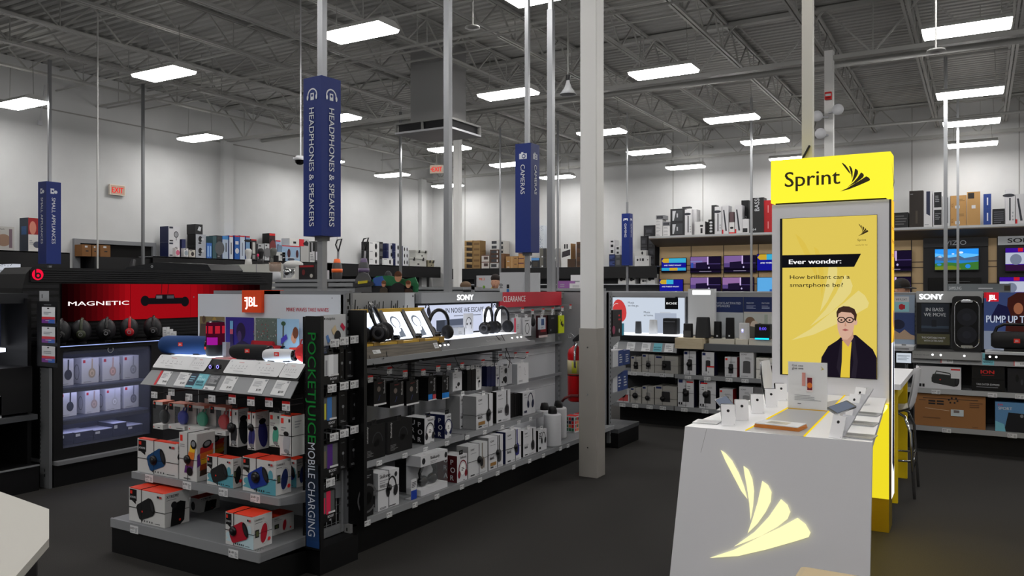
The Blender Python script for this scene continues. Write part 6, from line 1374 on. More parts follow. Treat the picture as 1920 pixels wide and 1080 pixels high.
# speakers on the deck
def spk(px0, px1, pyt, Y, z, c, label, top=None, r=.35, taper=.86, name='smart_speaker', extra=None):
    a = oy(px0, pyt, Y); b = oy(px1, pyt, Y); W = b.x - a.x; H = oy((px0 + px1) / 2, pyt, Y).z - z
    s = thing(name, label, 'speaker', ((a.x + b.x) / 2, Y, z)); mb = MB(); w = W / 2; vs = []; N = 20
    for k, (f, h) in enumerate(((.96, 0), (1, .04), (taper + (1 - taper) * .4, .6), (taper, .96), (taper * .94, 1))):
        for x, y in rrect(-w * f, w * f, -w * f * .8, w * f * .8, w * f * r * 1.6 if r < .5 else w * f * .79, 4): vs.append((x, y, h * H))
    n = len(vs) // 5; mb.add(vs, [(k * n + i, k * n + (i + 1) % n, (k + 1) * n + (i + 1) % n, (k + 1) * n + i) for k in range(4) for i in range(n)], c, r >= .5); mb.add(vs[-n:], [tuple(range(n))], top or c)
    mb.build('speaker_body', s)
    if extra: mb = MB(); extra(front(mb, W * .9, H, -w * .83)); mb.build('front_panel', s)
    return s
Yd = LY_ + .22
spk(1191, 1203, 603, Yd, 1.0555, M((58, 60, 64), .6), 'small dark grey round speaker on the glowing white deck', r=.6, top=BLACK)
spk(1217, 1233, 600, Yd, 1.0555, M((196, 198, 200), .5), 'pale grey round speaker on the glowing white deck', r=.6, top=WHITE)
spk(1246, 1272, 597, Yd + .08, 1.0555, BLACK, 'black box speaker at the right end of the glowing deck', r=.1, taper=1, extra=lambda d: (d.rect(.05, .78, .95, .8, GREY), d.rect(.08, .05, .92, .7, M((24, 24, 26), .8))))
spk(1282, 1299, 607, Yd - .1, 1.036, M((30, 30, 32), .6), 'small black cube speaker on the wooden plinth', taper=.95, extra=lambda d: d.rect(.03, .04, .97, .5, M((70, 70, 70))))
spk(1305, 1332, 595, Yd - .08, 1.036, M((40, 41, 43), .6), 'large dark grey speaker on the wooden plinth', taper=.84)
spk(1339, 1353, 603, Yd - .02, 1.031, BLACK, 'short black speaker with small pale mark on the raised block', taper=.95, extra=lambda d: d.rect(.4, .1, .65, .2, PALE))
spk(1361, 1377, 596, Yd - .02, 1.031, BLACK, 'tall black speaker with small pale mark on the raised block', taper=.95, extra=lambda d: d.rect(.4, .1, .62, .18, PALE))
spk(1386, 1405, 606, Yd - .02, 1.031, M((214, 214, 216), .5), 'white cube speaker with small lit display', taper=.96, extra=lambda d: (d.rect(.3, .4, .55, .65, E((170, 170, 220), 1.0)), d.ell(.42, .55, .06, .08, E((230, 230, 255), 1.2))))
spk(1417, 1446, 608, Yd - .08, 1.04, BLACK, 'black clock speaker with violet digits and blue glowing base', taper=.97, r=.1, extra=lambda d: (d.text('8:00', .3, .62, .2, E((110, 90, 255), 1.2), w=.6), d.rect(0, 0, 1, .1, E((20, 190, 255), 2.0))))
# boxes
def st_spk(c, s_=None, brand='', hh=.34, wide=.2):
    def f(d):
        d.text(brand, .12, .86, .06, INK, w=.6) if brand else d.rect(.05, .86, .3, .97, M((24, 40, 96)))
        k = d.H / d.W; w = wide; d.poly([(.5 - w, .18), (.5 + w, .18), (.5 + w * .95, .18 + hh * 1.3), (.5 - w * .9, .18 + hh * 1.3)], c); d.ell(.5, .18 + hh * 1.3, w * .93 / k, .04, c); d.lines(.1, .05, .6, .1, 1, FINE); d.lines(.4, .72, .9, .8, 2, FINE)
    return f
GB = M((176, 174, 168), .55); Yb = LY_ + .03
def lb(px0, px1, pyt, zb, label, base=WHITE, f=None, Y=Yb, dp=.16, **k): return ybox(px0, px1, pyt, Y, zb, dp, 'speaker_box', label, base, f=f, **k)
z_, q_ = zb_ + .0015, zm + .0015
dg = M((46, 46, 48)); lk = (.5, .42, .028)
lb(1183, 1202, 669, q_, 'grey-white speaker box at the left of the middle shelf', GB, st_spk(dg, brand='', wide=.22), lock=lk)
lb(1204, 1227, 665, q_, 'taller grey-white speaker box, second on the middle shelf', GB, st_spk(M((120, 120, 118)), wide=.2), lock=lk)
lb(1228, 1271, 668, q_, 'wide grey-white speaker box with dark cabinet print, middle shelf', GB, st_spk(dg, wide=.2, hh=.4), dp=.3, lock=(.42, .45, .024))
lb(1282, 1305, 659, q_, 'white box with black angled speaker, left in the right bay', f=st_spk(dg), side=M((24, 28, 60)), lock=(.45, .45, .03))
lb(1316, 1339, 661, q_, 'white speaker box with red and white price sticker on the middle shelf', f=lambda d: (st_spk(dg)(d), d.rect(.42, .05, 1, .42, PAPER), d.rect(.42, .36, 1, .42, RED), d.text('$', .5, .12, .08, INK)), side=M((24, 28, 60)))
lb(1359, 1382, 670, q_, 'white speaker box with red side on the middle shelf', f=lambda d: (st_spk(dg, brand=' ')(d), d.rect(.05, .84, .22, .94, M((225, 50, 36)))), side=M((150, 24, 28)), lock=(.5, .45, .028))
lb(1387, 1413, 660, q_, 'white box with tall grey fabric speaker on the middle shelf', f=st_spk(M((84, 84, 86)), brand='SONY', wide=.28, hh=.33))
lb(1418, 1462, 672, q_, 'white box lettered Home beside the kiosk tower', M((222, 220, 214)), st_spk(M((26, 26, 28)), brand='Home', wide=.35, hh=.34), lock=(.55, .45, .024))
lb(1157, 1180, 731, z_, 'white box with red speaker print on the bottom shelf', f=lambda d: (d.rect(.1, .1, .9, .62, M((206, 90, 90))), d.lines(.1, .75, .6, .9, 2, FINE)), lock=(.5, .6, .03))
lb(1182, 1202, 728, z_, 'grey-white speaker box at the left of the bottom shelf', GB, st_spk(M((150, 150, 148))), lock=(.45, .5, .034))
lb(1204, 1226, 725, z_, 'taller grey-white speaker box on the bottom shelf', GB, st_spk(M((140, 140, 138))), lock=(.45, .35, .028))
lb(1228, 1269, 725, z_, 'wide grey-white speaker box with dark cabinet print, bottom shelf', GB, st_spk(dg, wide=.2, hh=.4), dp=.3, lock=(.35, .35, .028))
stk = lambda x: (lambda d: (st_spk(dg)(d), d.rect(x, .6, x + .4, .92, PAPER), d.rect(x, .87, x + .4, .92, RED), d.lines(x + .05, .65, x + .3, .8, 2, FINE), d.rect(.05, .08, .14, .16, INK), d.rect(.2, .08, .29, .16, INK)))
lb(1271, 1301, 711, z_, 'white box with black speaker and price sticker, left of two on the bottom shelf', f=stk(.55), side=M((24, 28, 60)), lock=(.5, .5, .036))
lb(1311, 1342, 714, z_, 'white box with black speaker and price sticker, right of two on the bottom shelf', f=stk(.1), side=M((24, 28, 60)), lock=(.4, .5, .036))
lb(1349, 1374, 730, z_, 'white speaker box with red side on the bottom shelf', f=lambda d: (st_spk(dg, brand=' ')(d), d.rect(.05, .84, .2, .94, M((225, 50, 36)))), side=M((150, 24, 28)))
lb(1386, 1412, 726, z_, 'white box with faint print beside the tilted phone, bottom shelf', f=st_spk(M((150, 150, 152)), brand='SONY', wide=.26)); lb(1414, 1432, 727, z_, 'dark grey box on the bottom shelf beside the kiosk phones', M((110, 110, 112)))
# right part: party speakers
t2 = thing('small_display', 'small sloped speaker display with red speaker card and tan rocky picture', 'display', (xa(1693), LY_ + .1, .98))
x0, x1 = xa(1668), xa(1713); mb = MB(); mb.box(x0, x1, LY_ + .02, BY - .06, .975, 1.02, PALE); d = D(mb, (x0, LY_ + .0195, .975), (1, 0, 0), (0, 0, 1), (0, -1, 0), x1 - x0, .045); d.lines(.2, .3, .8, .7, 2, INK); wb(mb, 'deck', t2)
x0, x1 = xa(1668, BY - .1), xa(1715, BY - .1); mb = MB(); mb.box(x0, x1, BY - .1, BY - .06, 1.02, 1.53, M((150, 166, 186), .5)); d = D(mb, (x0, BY - .1005, 1.02), (1, 0, 0), (0, 0, 1), (0, -1, 0), x1 - x0, .51, .001); d.rect(0, .1, 1, .64, M((52, 70, 120))); d.ell(.35, .4, .12, .1, M((24, 30, 60))); d.poly([(0, .1), (0, .22), (.2, .28), (.4, .22), (.6, .3), (.85, .2), (1, .18), (1, .1)], M((176, 150, 126))); d.rect(.2, .66, .78, .97, M((150, 206, 216))); d.rect(.2, .86, .78, .97, WHITE); d.text('WE FLOAT!', .25, .89, .045, INK, w=.45); d.ell(.48, .76, .05, .06, M((190, 40, 50))); d.rect(.38, .72, .62, .8, M((190, 40, 50))); wb(mb, 'back_picture', t2)
p = oy(1694, 672, LY_ + .1); t2 = thing('tablet', 'small lit tablet hanging under the little speaker display', 'tablet', (p.x, LY_ + .14, p.z)); mb = MB(); mb.rbox(-.075, .075, -.008, 0, -.06, .06, .01, DARK, axis='y'); d = front(mb, .14, .11, -.0085, z0=-.055); d.rect(.02, .05, .98, .95, E((206, 214, 224), .9)); d.lines(.1, .3, .9, .8, 4, E((140, 150, 160), .7)); mb.build('screen', t2); mb = MB(); mb.box(-.02, .02, 0, .03, -.02, .14, GREY); mb.build('mount', t2)
t2 = thing('display_header', 'grey header with glowing SONY letters right of the kiosk', 'sign', (xa(1780, BY - .14), BY - .1, 1.47))
x0, x1 = xa(1718, BY - .14), xa(1843, BY - .14); mb = MB(); mb.box(x0, x1, BY - .14, BY - .05, 1.455, 1.57, M((176, 178, 180), .45)); wb(mb, 'header_board', t2)
mb = MB(); d = D(mb, (x0, BY - .141, 1.455), (1, 0, 0), (0, 0, 1), (0, -1, 0), x1 - x0, .115, .002); d.text('SONY', .05, .3, .48, E((255, 255, 255), 3.5), w=.36, bold=.03, squash=True); wb(mb, 'glowing_letters', t2)
t2 = thing('poster', 'black poster reading IN BASS WE MOVE left of the big party speaker', 'poster', (xa(1752, BY - .16), BY - .1, 1.02))
x0, x1 = xa(1719, BY - .16), xa(1781, BY - .16); mb = MB(); mb.box(x0, x1, BY - .16, BY - .1, 1.02, 1.455, M((20, 21, 24), .5)); d = D(mb, (x0, BY - .1605, 1.02), (1, 0, 0), (0, 0, 1), (0, -1, 0), x1 - x0, .435, .001); d.rect(.14, .32, .97, .98, M((34, 42, 56))); d.text('IN BASS', .28, .8, .085, M((196, 200, 206)), w=.52, bold=.03, squash=True); d.text('WE MOVE', .22, .68, .085, M((196, 200, 206)), w=.66, bold=.03, squash=True); d.rect(.14, .4, .97, .46, M((60, 74, 92))); d.rect(.45, .44, .6, .6, M((24, 28, 38)))
d.rect(.0, .02, 1, .27, M((92, 90, 64))); d.text('THE PORTABLE PARTY', .15, .16, .045, WHITE, w=.72, bold=.02); d.text('WITH EXTRA BASS', .22, .09, .045, WHITE, w=.58, bold=.02); wb(mb, 'sheet', t2)
# big party speaker
a, b = oy(1785, 556, LY_ + .1), oy(1841, 556, LY_ + .1); W = b.x - a.x; H = oy(1813, 556, LY_ + .1).z - .985
t2 = thing('party_speaker', 'big black party speaker with chrome oval rim on the shelf', 'speaker', ((a.x + b.x) / 2, LY_ + .1, .9865))
mb = MB(); mb.rbox(-W / 2, W / 2, 0, .22, 0, H, .035, M((26, 26, 28), .6), axis='y'); mb.build('cabinet', t2)
mb = MB(); P = [(x, -.004, z) for x, z in rrect(-W * .41, W * .41, H * .06, H * .93, W * .3, 6)]; mb.tube(P, .005, CHROME, 8, True); mb.build('chrome_rim', t2)
mb = MB(); d = front(mb, W, H, -.001); d.poly([((x + W / 2) / W, z / H) for x, z in rrect(-W * .4, W * .4, H * .065, H * .925, W * .29, 6)], M((14, 14, 16), .8)); d.ell(.5, .62, .16, .16, M((22, 24, 34), .5), 24); d.ell(.5, .3, .16, .16, M((22, 24, 34), .5), 24); d.ell(.5, .62, .07, .07, M((32, 36, 48), .5)); d.ell(.5, .3, .07, .07, M((32, 36, 48), .5)); mb.build('grille', t2)
mb = MB()
for z in (.07, .885): mb.rbox(-W * .2, W * .2, -.012, 0, H * z, H * (z + .04), .008, CHROME, axis='y')
mb.build('badge', t2)
t2 = thing('speaker_plinth', 'grey metal strip with light buttons under the party speaker', 'display', (xa(1776), LY_, .94))
x0, x1 = xa(1711), xa(1840); mb = MB(); mb.box(x0, x1, LY_ - .01, BY - .06, .985, .9862, DK); V = Vector((0, .02, .06)).normalized(); mb.prism([(LY_ - .02, .91), (LY_ - .005, .985), (BY - .06, .985), (BY - .06, .91)], x0, x1, M((120, 121, 122), .35, .4), 'x')
for u in (.3, .42, .76): mb.ell((x0 + (x1 - x0) * u, LY_ - .014, .95), (.011, .006, .011), E((255, 255, 255), 1.4), 10, 6)
d = D(mb, (x0, LY_ - .021, .91), (1, 0, 0), (0, .2, .98), (0, -1, .2), x1 - x0, .075, .002); d.text('IN MUSIC WE LIVE', .03, .4, .16, M((70, 70, 72)), w=.22); wb(mb, 'metal_strip', t2)
t2 = thing('lit_poster', 'blue and orange advert reading PUMP UP TH behind the carry-handle speaker', 'poster', (.2, BY - .1, 1.02))
x0, x1 = xa(1845, BY - .12), 1.2; mb = MB(); mb.box(x0, x1, BY - .12, BY - .06, 1.0, 1.56, M((60, 62, 70), .5)); wb(mb, 'board', t2)
mb = MB(); Wp = xa(1935, BY - .12) - x0; d = D(mb, (x0, BY - .1205, 1.0), (1, 0, 0), (0, 0, 1), (0, -1, 0), Wp, .56, .001); e = lambda c: E(c, .6)
d.rect(0, 0, 1, 1, e((66, 80, 126))); d.poly([(.45, .3), (.5, .9), (.7, 1), (1, 1), (1, .3)], e((70, 34, 30))); d.poly([(.1, .5), (.3, .8), (.5, .75), (.6, .5)], e((34, 34, 70))); d.ell(.72, .72, .07, .1, e((176, 110, 80))); d.poly([(.55, .45), (.65, .6), (.82, .6), (.9, .45)], e((50, 26, 30))); d.rect(.0, .0, 1, .32, e((140, 150, 170))); d.rect(.0, .9, .05, 1, e((200, 40, 50)))
d.text('PUMP UP THE', .05, .47, .13, E((190, 200, 220), .8), w=1.0, bold=.03); d.rect(.05, .84, .31, 1.0, E((200, 30, 44), .9)); d.text('JBL', .18, .87, .09, E((255, 250, 250), 2.5), w=.16, align='c', bold=.03); wb(mb, 'lit_sheet', t2)
t2 = thing('speaker_plinth', 'pale sloped shelf with two light buttons under the carry-handle speaker', 'display', (.2, LY_, .92))
x0 = xa(1847); mb = MB(); mb.box(x0, 1.2, LY_ - .02, BY - .13, .975, 1.0, PALE); mb.box(x0, 1.2, LY_ - .0, BY - .13, .92, .975, BLACK)
for px in (1856, 1868): mb.ell((xa(px), LY_ - .002, .95), (.01, .006, .01), E((255, 255, 255), 2), 10, 6)
wb(mb, 'deck', t2)
a, b = oy(1858, 640, LY_ + .12), oy(1958, 640, LY_ + .12); L = b.x - a.x
t2 = thing('boombox_speaker', 'large black barrel speaker with carry handle, cut by the right edge', 'speaker', ((a.x + b.x) / 2, LY_ + .13, 1.105))
mb = MB(); r = .085; mb.lathe([(0, -L / 2), (r * .7, -L / 2), (r * .95, -L / 2 + .03), (r, 0), (r * .95, L / 2 - .03), (r * .7, L / 2), (0, L / 2)], (0, 0, 0), M((20, 20, 22), .7), 24, 'x'); d = D(mb, (-.03, -r - .001, -.02), (1, 0, 0), (0, 0, 1), (0, -1, 0), .05, .04, .001); d.rect(0, 0, 1, 1, M((225, 50, 36))); d.text('JBL', .5, .25, .5, WHITE, w=.8, align='c'); mb.build('speaker_body', t2)
mb = MB(); mb.tube([(-L / 2 + .01, 0, .02), (-L / 2 + .05, 0, .12), (-L / 4, 0, .15), (L / 4, 0, .15), (L / 2 - .05, 0, .12), (L / 2 - .01, 0, .02)], .014, BLACK, 8); mb.build('carry_handle', t2)
mb = MB(); mb.box(-L / 4, L / 4, -.05, .05, -.104, -.08, BLACK); mb.build('foot', t2)
lb(1717, 1802, 688, q_, 'white box with black portable speaker and red-topped price sticker', f=lambda d: (speaker_art(d, .64, .42, .5, .22, M((44, 46, 46)), -.12), d.stroke([(.42, .6), (.46, .8), (.75, .72), (.82, .55)], .05, M((60, 62, 62))), d.rect(.78, .5, .98, .93, PAPER), d.rect(.78, .86, .98, .93, RED), d.rect(.02, .06, .06, .2, INK), d.rect(.08, .06, .13, .2, INK), d.rect(.15, .06, .2, .2, INK), d.rect(.02, .86, .1, .98, INK)), dp=.3)
lb(1822, 1884, 712, q_, 'black box lettered TAILGATER EXPRESS under its twin', BLACK, lambda d: (d.text('TAILGATER EXPRESS', .14, .5, .16, PALE, w=.7, bold=.02), d.lines(.14, .32, .8, .44, 1, GREY)), dp=.3)
p = oy(1853, 712, Yb); lb(1822, 1884, 687, p.z + .002, 'black box with red ION lettering stacked on its twin', BLACK, lambda d: (d.text('ION', .28, .42, .28, M((206, 40, 40)), w=.4, bold=.04, squash=True), d.lines(.3, .28, .72, .36, 1, M((160, 50, 50)))), dp=.3)
lb(1889, 1950, 692, q_, 'dark box with earphone print cut by the right edge', M((32, 32, 36)), lambda d: (d.ell(.3, .6, .06, .16, BLACK), d.ell(.45, .45, .05, .12, M((60, 60, 66))), d.ell(.8, .1, .04, .05, GREY)), dp=.28)
def st_bigcard(d):
    d.lines(.12, .86, .9, .92, 1, INK, .3); d.stroke([(.06, .8), (.16, .8)], .015, INK)
    for i, (u, v) in enumerate(((.2, .76), (.32, .76), (.2, .68), (.32, .68))): d.rect(u, v, u + .1, v + .05, INK)
    for u, v in ((.48, .82), (.52, .88), (.58, .88), (.6, .8), (.56, .74), (.5, .74)): d.rect(u, v, u + .025, v + .05, INK)
    d.lines(.78, .66, .96, .84, 3, INK, .2); d.stroke([(.15, .56), (.5, .51)], .012, M((214, 190, 160))); d.rect(.52, .36, .7, .56, M((196, 206, 210))); d.rect(.56, .46, .64, .54, M((120, 110, 110))); d.lines(.12, .26, .4, .32, 1, INK, .2); d.text('SONY', .82, .03, .04, INK, w=.13)
lb(1715, 1848, 741, z_, 'big brown cardboard carton with shipping label on the bottom shelf', M((150, 104, 62), .8), st_bigcard, dp=.4)
lb(1866, 1950, 756, z_, 'blue box lettered ION SPORT with black speaker on the bottom shelf', M((92, 140, 186), .5), lambda d: (d.text('ION', .06, .88, .06, M((220, 40, 70)), w=.2, bold=.03), d.text('SPORT', .07, .74, .1, WHITE, w=.34, bold=.02), d.poly([(.2, 0), (.3, .66), (.9, .62), (1, 0)], M((22, 24, 30))), d.ell(.6, .56, .05, .06, GREY), d.poly([(0, 0), (0, .35), (.2, .25), (.24, 0)], M((120, 190, 210)))), dp=.3)
# soundbar carton lying on the top rail
p0, p1 = oy(1776, 538, BY), oy(1895, 545, BY); pbox('soundbar_box', 'long grey SAMSUNG carton lying on top of the shelf rail', p1.x - p0.x, .12, .085, ((p0.x + p1.x) / 2, BY - .02, 1.5595), 0, M((112, 118, 122), .5), f=lambda d: (d.text('SAMSUNG', .03, .3, .4, M((206, 210, 214)), w=.2, bold=.03), d.lines(.5, .4, .75, .7, 1, PALE), d.rect(.9, .2, .99, .8, M((60, 54, 40)))))
# far end shelves of the headphone run, seen from the side
t = thing('gondola_end_shelf', 'far end shelf of the headphone run, right of the steel column', 'store shelf', (-3.6, 7.7, 0))
mb = MB(); mb.box(-4.4, -3.12, 7.43, 7.98, 0, .15, BLACK); mb.box(-4.4, -3.12, 7.43, 8.0, .15, .19, M((70, 72, 75), .5)); wb(mb, 'base_shelf', t)
mb = MB(); mb.box(-4.45, -3.21, 7.4, 7.43, .19, 1.56, M((150, 152, 155), .5)); wb(mb, 'back_panel', t)
mb = MB(); mb.box(-3.235, -3.2, 7.4, 7.44, .05, 1.56, STEELGREY)
for i in range(34): mb.box(-3.2, -3.1995, 7.412, 7.426, .12 + i * .042, .138 + i * .042, BLACK)
wb(mb, 'upright', t)
zs = [ox(1160, y, -3.22).z for y in (631, 688, 735)]
for z, dp in zip(zs, (.27, .42, .46)):
    mb = MB(); mb.box(-4.4, -3.22, 7.44, 7.44 + dp, z - .02, z, STEELGREY); mb.prism([(7.44, z - .12), (7.44, z), (7.44 + dp, z), (7.44 + dp, z - .04)], -3.22, -3.217, M((126, 128, 131), .5), 'x'); wb(mb, 'shelf', t)
def eb(px0, px1, pyt, z, label, base, f):
    a, b = ox(px0, pyt, -3.24), ox(px1, pyt, -3.24); pbox('small_box', label, b.y - a.y, .2, a.z - z - .001, (-3.24, (a.y + b.y) / 2, z + .001), HALF, base, f=f)
eb(1149, 1166, 582, zs[0], 'black and red box on the far end shelf, right of the column', M((30, 24, 26)), lambda d: (d.ell(.1, .25, .14, .16, M((150, 60, 90))), d.ell(.7, .2, .05, .08, PALE), d.lines(.6, .6, .9, .9, 2, RED))); eb(1166.3, 1170, 607, zs[0], 'thin bright blue box beside the black and red one', M((60, 160, 190)), None)
nb = lambda d: (d.rect(.5, 0, 1, 1, M((46, 66, 120))), d.lines(.6, .2, .9, .8, 4, PALE))
eb(1149, 1169, 659, zs[1], 'white and blue box on the second far end shelf', PALE, nb); eb(1169.5, 1181, 658, zs[1], 'blue box beside the white and blue one, second far end shelf', M((46, 66, 120)), lambda d: d.lines(.3, .2, .8, .8, 4, PALE)); eb(1149, 1166, 699, zs[2], 'white and blue box on the third far end shelf', PALE, nb); eb(1166.5, 1177, 697, zs[2], 'blue box beside the white one, third far end shelf', M((46, 66, 120)), lambda d: d.lines(.3, .2, .8, .8, 4, PALE))
# fire extinguisher on the column
p = (-3.03, 6.27, .62)
t = thing('fire_extinguisher', 'red fire extinguisher hung on the steel clad column', 'fire extinguisher', p)
RX = M((190, 18, 24), .3); mb = MB(); mb.lathe([(0, 0), (.055, 0), (.07, .015), (.07, .41), (.06, .45), (.03, .475), (.018, .485)], (0, 0, 0), RX, 24); mb.build('cylinder', t)
mb = MB(); mb.lathe([(.0705, .24), (.0712, .24), (.0712, .36), (.0705, .36)], (0, 0, 0), M((200, 190, 150), .5), 24); mb.lathe([(.0715, .25), (.072, .25), (.072, .35), (.0715, .35)], (0, 0, 0), M((206, 206, 60), .5), 24, arc=.6); mb.lathe([(.071, .225), (.0715, .225), (.0715, .235), (.071, .235)], (0, 0, 0), BLACK, 24); o = mb.build('label_band', t); o.rotation_euler.z = -1.6
mb = MB(); mb.cyl((0, 0, 0), .02, .48, .52, CHROME); mb.bar((-.02, 0, .52), (.06, -.03, .545), .02, BLACK); mb.bar((-.02, 0, .525), (.05, -.03, .575), .018, BLACK); mb.build('valve', t)
mb = MB(); mb.tube([(.02, -.02, .5), (.03, -.075, .46), (.03, -.085, .36), (.03, -.078, .3)], .01, CHROME, 8); mb.tube([(0, -.02, .56), (-.03, -.03, .59), (-.06, -.03, .58), (-.05, -.03, .55), (-.02, -.02, .56)], .002, CHROME, 6); mb.build('hose', t)
mb = MB(); mb.tube([(.06, -.07, .06), (.0, -.085, .06), (-.07, -.07, .03), (-.1, -.06, .0)], .012, M((110, 50, 50), .5), 8); mb.box(.06, .09, -.02, .02, .1, .4, STEELGREY); mb.build('strap', t)
# ================================================================ stock shelves along the walls
WX = XL + .6            # front of the high shelf on the left wall
ZS = 2.43
FB = M((22, 22, 24), .6)
def wallshelf_left(px0, px1, label, below=True):
    a, b = ox(px0, 480, WX), ox(px1, 480, WX); t = thing('wall_shelf', label, 'store shelf', (XL + .3, (a.y + b.y) / 2, 0))
    mb = MB(); mb.box(XL + .0, WX, a.y, b.y, ZS - .03, ZS, GREY); wb(mb, 'shelf_board', t)
    mb = MB(); mb.box(WX - .02, WX, a.y, b.y, ZS - .42, ZS - .002, FB); wb(mb, 'fascia', t)
    mb = MB(); mb.box(XL, XL + .05, a.y, b.y, 0, ZS - .03, M((60, 60, 62), .6)); mb.box(XL + .05, WX - .02, a.y, b.y, 0, .2, BLACK)
    for z in (.7, 1.2, 1.65): mb.box(XL + .05, WX - .05, a.y, b.y, z - .02, z, M((120, 122, 125), .5))
    wb(mb, 'lower_shelving', t)
    return t
wallshelf_left(-90, 131, 'dark stock shelf on the left wall beside the small appliances sign'); wallshelf_left(287, 622, 'dark stock shelf on the left wall under the fan boxes'); wallshelf_left(612, 826, 'black stock shelf under the white cool boxes near the wall corner')
def lbox(px0, px1, pyt, pyb, label, base, f=None, side=None, l=None, X=WX - .04, name='stock_box', dp=.35, zb=None, topm=None, group=None):
    z = zb if zb is not None else ZS + .002
    return xbox(px0, px1, pyt, X, z, dp, name, label, base, f=f, side=side, l=l, topm=topm, group=group, zt=ox((px0 + px1) / 2, pyt, X).z)
def pr_item(c, s=.5, line=FINE): return lambda d: (d.ell(.55, .45, s * .5, s * .6, M(c)), d.rect(.1, .84, .5, .93, M((60, 60, 64))), d.lines(.1, .08, .8, .16, 1, line))
lbox(-14, 27, 425, 0, 'grey vacuum box with pink print on the wall shelf at the picture edge', M((186, 184, 180)), lambda d: (d.text('Shark', .3, .86, .07, INK, w=.4), d.ell(.5, .42, .3, .26, M((150, 120, 100))), d.rect(.75, .1, .9, .9, M((120, 100, 110)))))
lbox(53, 74, 409, 0, 'tall vacuum box with red and white front beside the small appliances sign', M((206, 204, 200)), lambda d: (d.rect(0, .5, 1, 1, M((150, 30, 34))), d.ell(.4, .7, .1, .2, M((206, 130, 110))), d.lines(.1, .2, .5, .35, 3, FINE), d.ell(.8, .2, .12, .1, M((70, 74, 90)))), side=M((50, 58, 70)), l=lambda d: d.rect(.2, .5, .8, .75, M((50, 90, 140))))
# gap in the wall: a stock room hatch
a, b = ox(148, 456, XL + .02), ox(284, 464, XL + .02)
t = thing('hatch_opening', 'dark open hatch in the left wall showing cartons behind', 'opening', (XL + .05, (a.y + b.y) / 2, 1.2))
zt = a.z; mb = MB(); mb.box(XL + .002, XL + .01, a.y, b.y, 1.2, zt, M((12, 11, 11), .9)); wb(mb, 'dark_shade_sheet', t)  # flat dark sheet on the wall stands in for the shade inside the opening
mb = MB(); mb.box(XL, XL + .08, a.y - .15, b.y + .1, zt, zt + .1, GREY); mb.box(XL, XL + .08, a.y - .15, a.y, 1.2, zt, GREY); mb.box(XL, XL + .08, b.y, b.y + .1, 1.2, zt, GREY); wb(mb, 'frame', t)
mb = MB(); mb.box(XL + .012, XL + .5, a.y + .1, b.y - .3, 1.0, ox(200, 482, XL + .5).z, FB); wb(mb, 'counter', t)
zc = ox(200, 482, XL + .5).z + .002
for i, (p, q, pt) in enumerate(((154, 171, 459), (173, 183, 460), (188, 207, 460))): lbox(p, q, pt, 0, ('brown carton at the left in the wall hatch', 'brown carton in the middle of the wall hatch', 'brown carton at the right in the wall hatch')[i], M((128, 88, 50), .8), lambda d: (d.rect(.3, .75, .6, .9, PALE), d.rect(.4, .4, .7, .5, INK)), X=XL + .4, zb=zc, dp=.3)
t = thing('coat_figure', 'small dark vacuum cleaner standing before the wall hatch', 'vacuum cleaner', (*ox(243, 490, XL + 1.2).xy, 0)); mb = MB(); mb.tube([(0, 0, 0), (0, 0, 1.3), (.02, .0, 2.0), (.02, .1, 2.3)], [.1, .12, .1, .05], DARK, 8); mb.build('body', t); t.name = 'vacuum_cleaner'
# boxes on the shelf under the blue sign: (px0, px1, top row, base colour, side colour, kind, label)
fanp = lambda d: (d.ell(.68, .5, .17, .2, INK), d.ell(.68, .5, .13, .16, M((150, 150, 155))), d.stroke([(.68, .3), (.68, .12)], .04, INK), d.rect(.06, .86, .4, .98, M((50, 54, 70))), d.rect(.08, .06, .4, .14, INK))
fan2 = lambda d: (d.ell(.45, .6, .2, .26, INK), d.ell(.4, .25, .16, .08, INK), d.rect(.55, .5, .8, .68, PALE))
NV = M((24, 32, 74), .5); z0 = ZS + .002
def stack(px0, px1, rows, base, f, side, labels, X=WX - .04, zb=None, group=None, dp=.35, name='stock_box'):
    z = zb or ZS + .002
    for pt, lb_ in zip(rows, labels):
        o = lbox(px0, px1, pt, 0, lb_, base, f, side, X=X, zb=z, group=group, dp=dp, name=name); z = ox((px0 + px1) / 2, pt, X).z + .002
stack(316, 337, (455, 425), M((206, 206, 210)), fanp, NV, ('white and navy fan box, lower of two, left of the black ones', 'white and navy fan box, upper of two, left of the black ones'))
stack(367, 386, (462, 440), M((170, 174, 182)), fan2, BLACK, ('grey desk fan box, lower of two beside a blue box', 'grey desk fan box, second above the shelf'))
lbox(366, 380, 421, 0, 'black box topping the grey desk fan boxes', M((34, 34, 36)), lambda d: d.poly([(.3, .4), (.7, .3), (.8, .7), (.5, .8)], PALE), X=WX - .04, zb=ox(376, 440, WX - .04).z + .002)
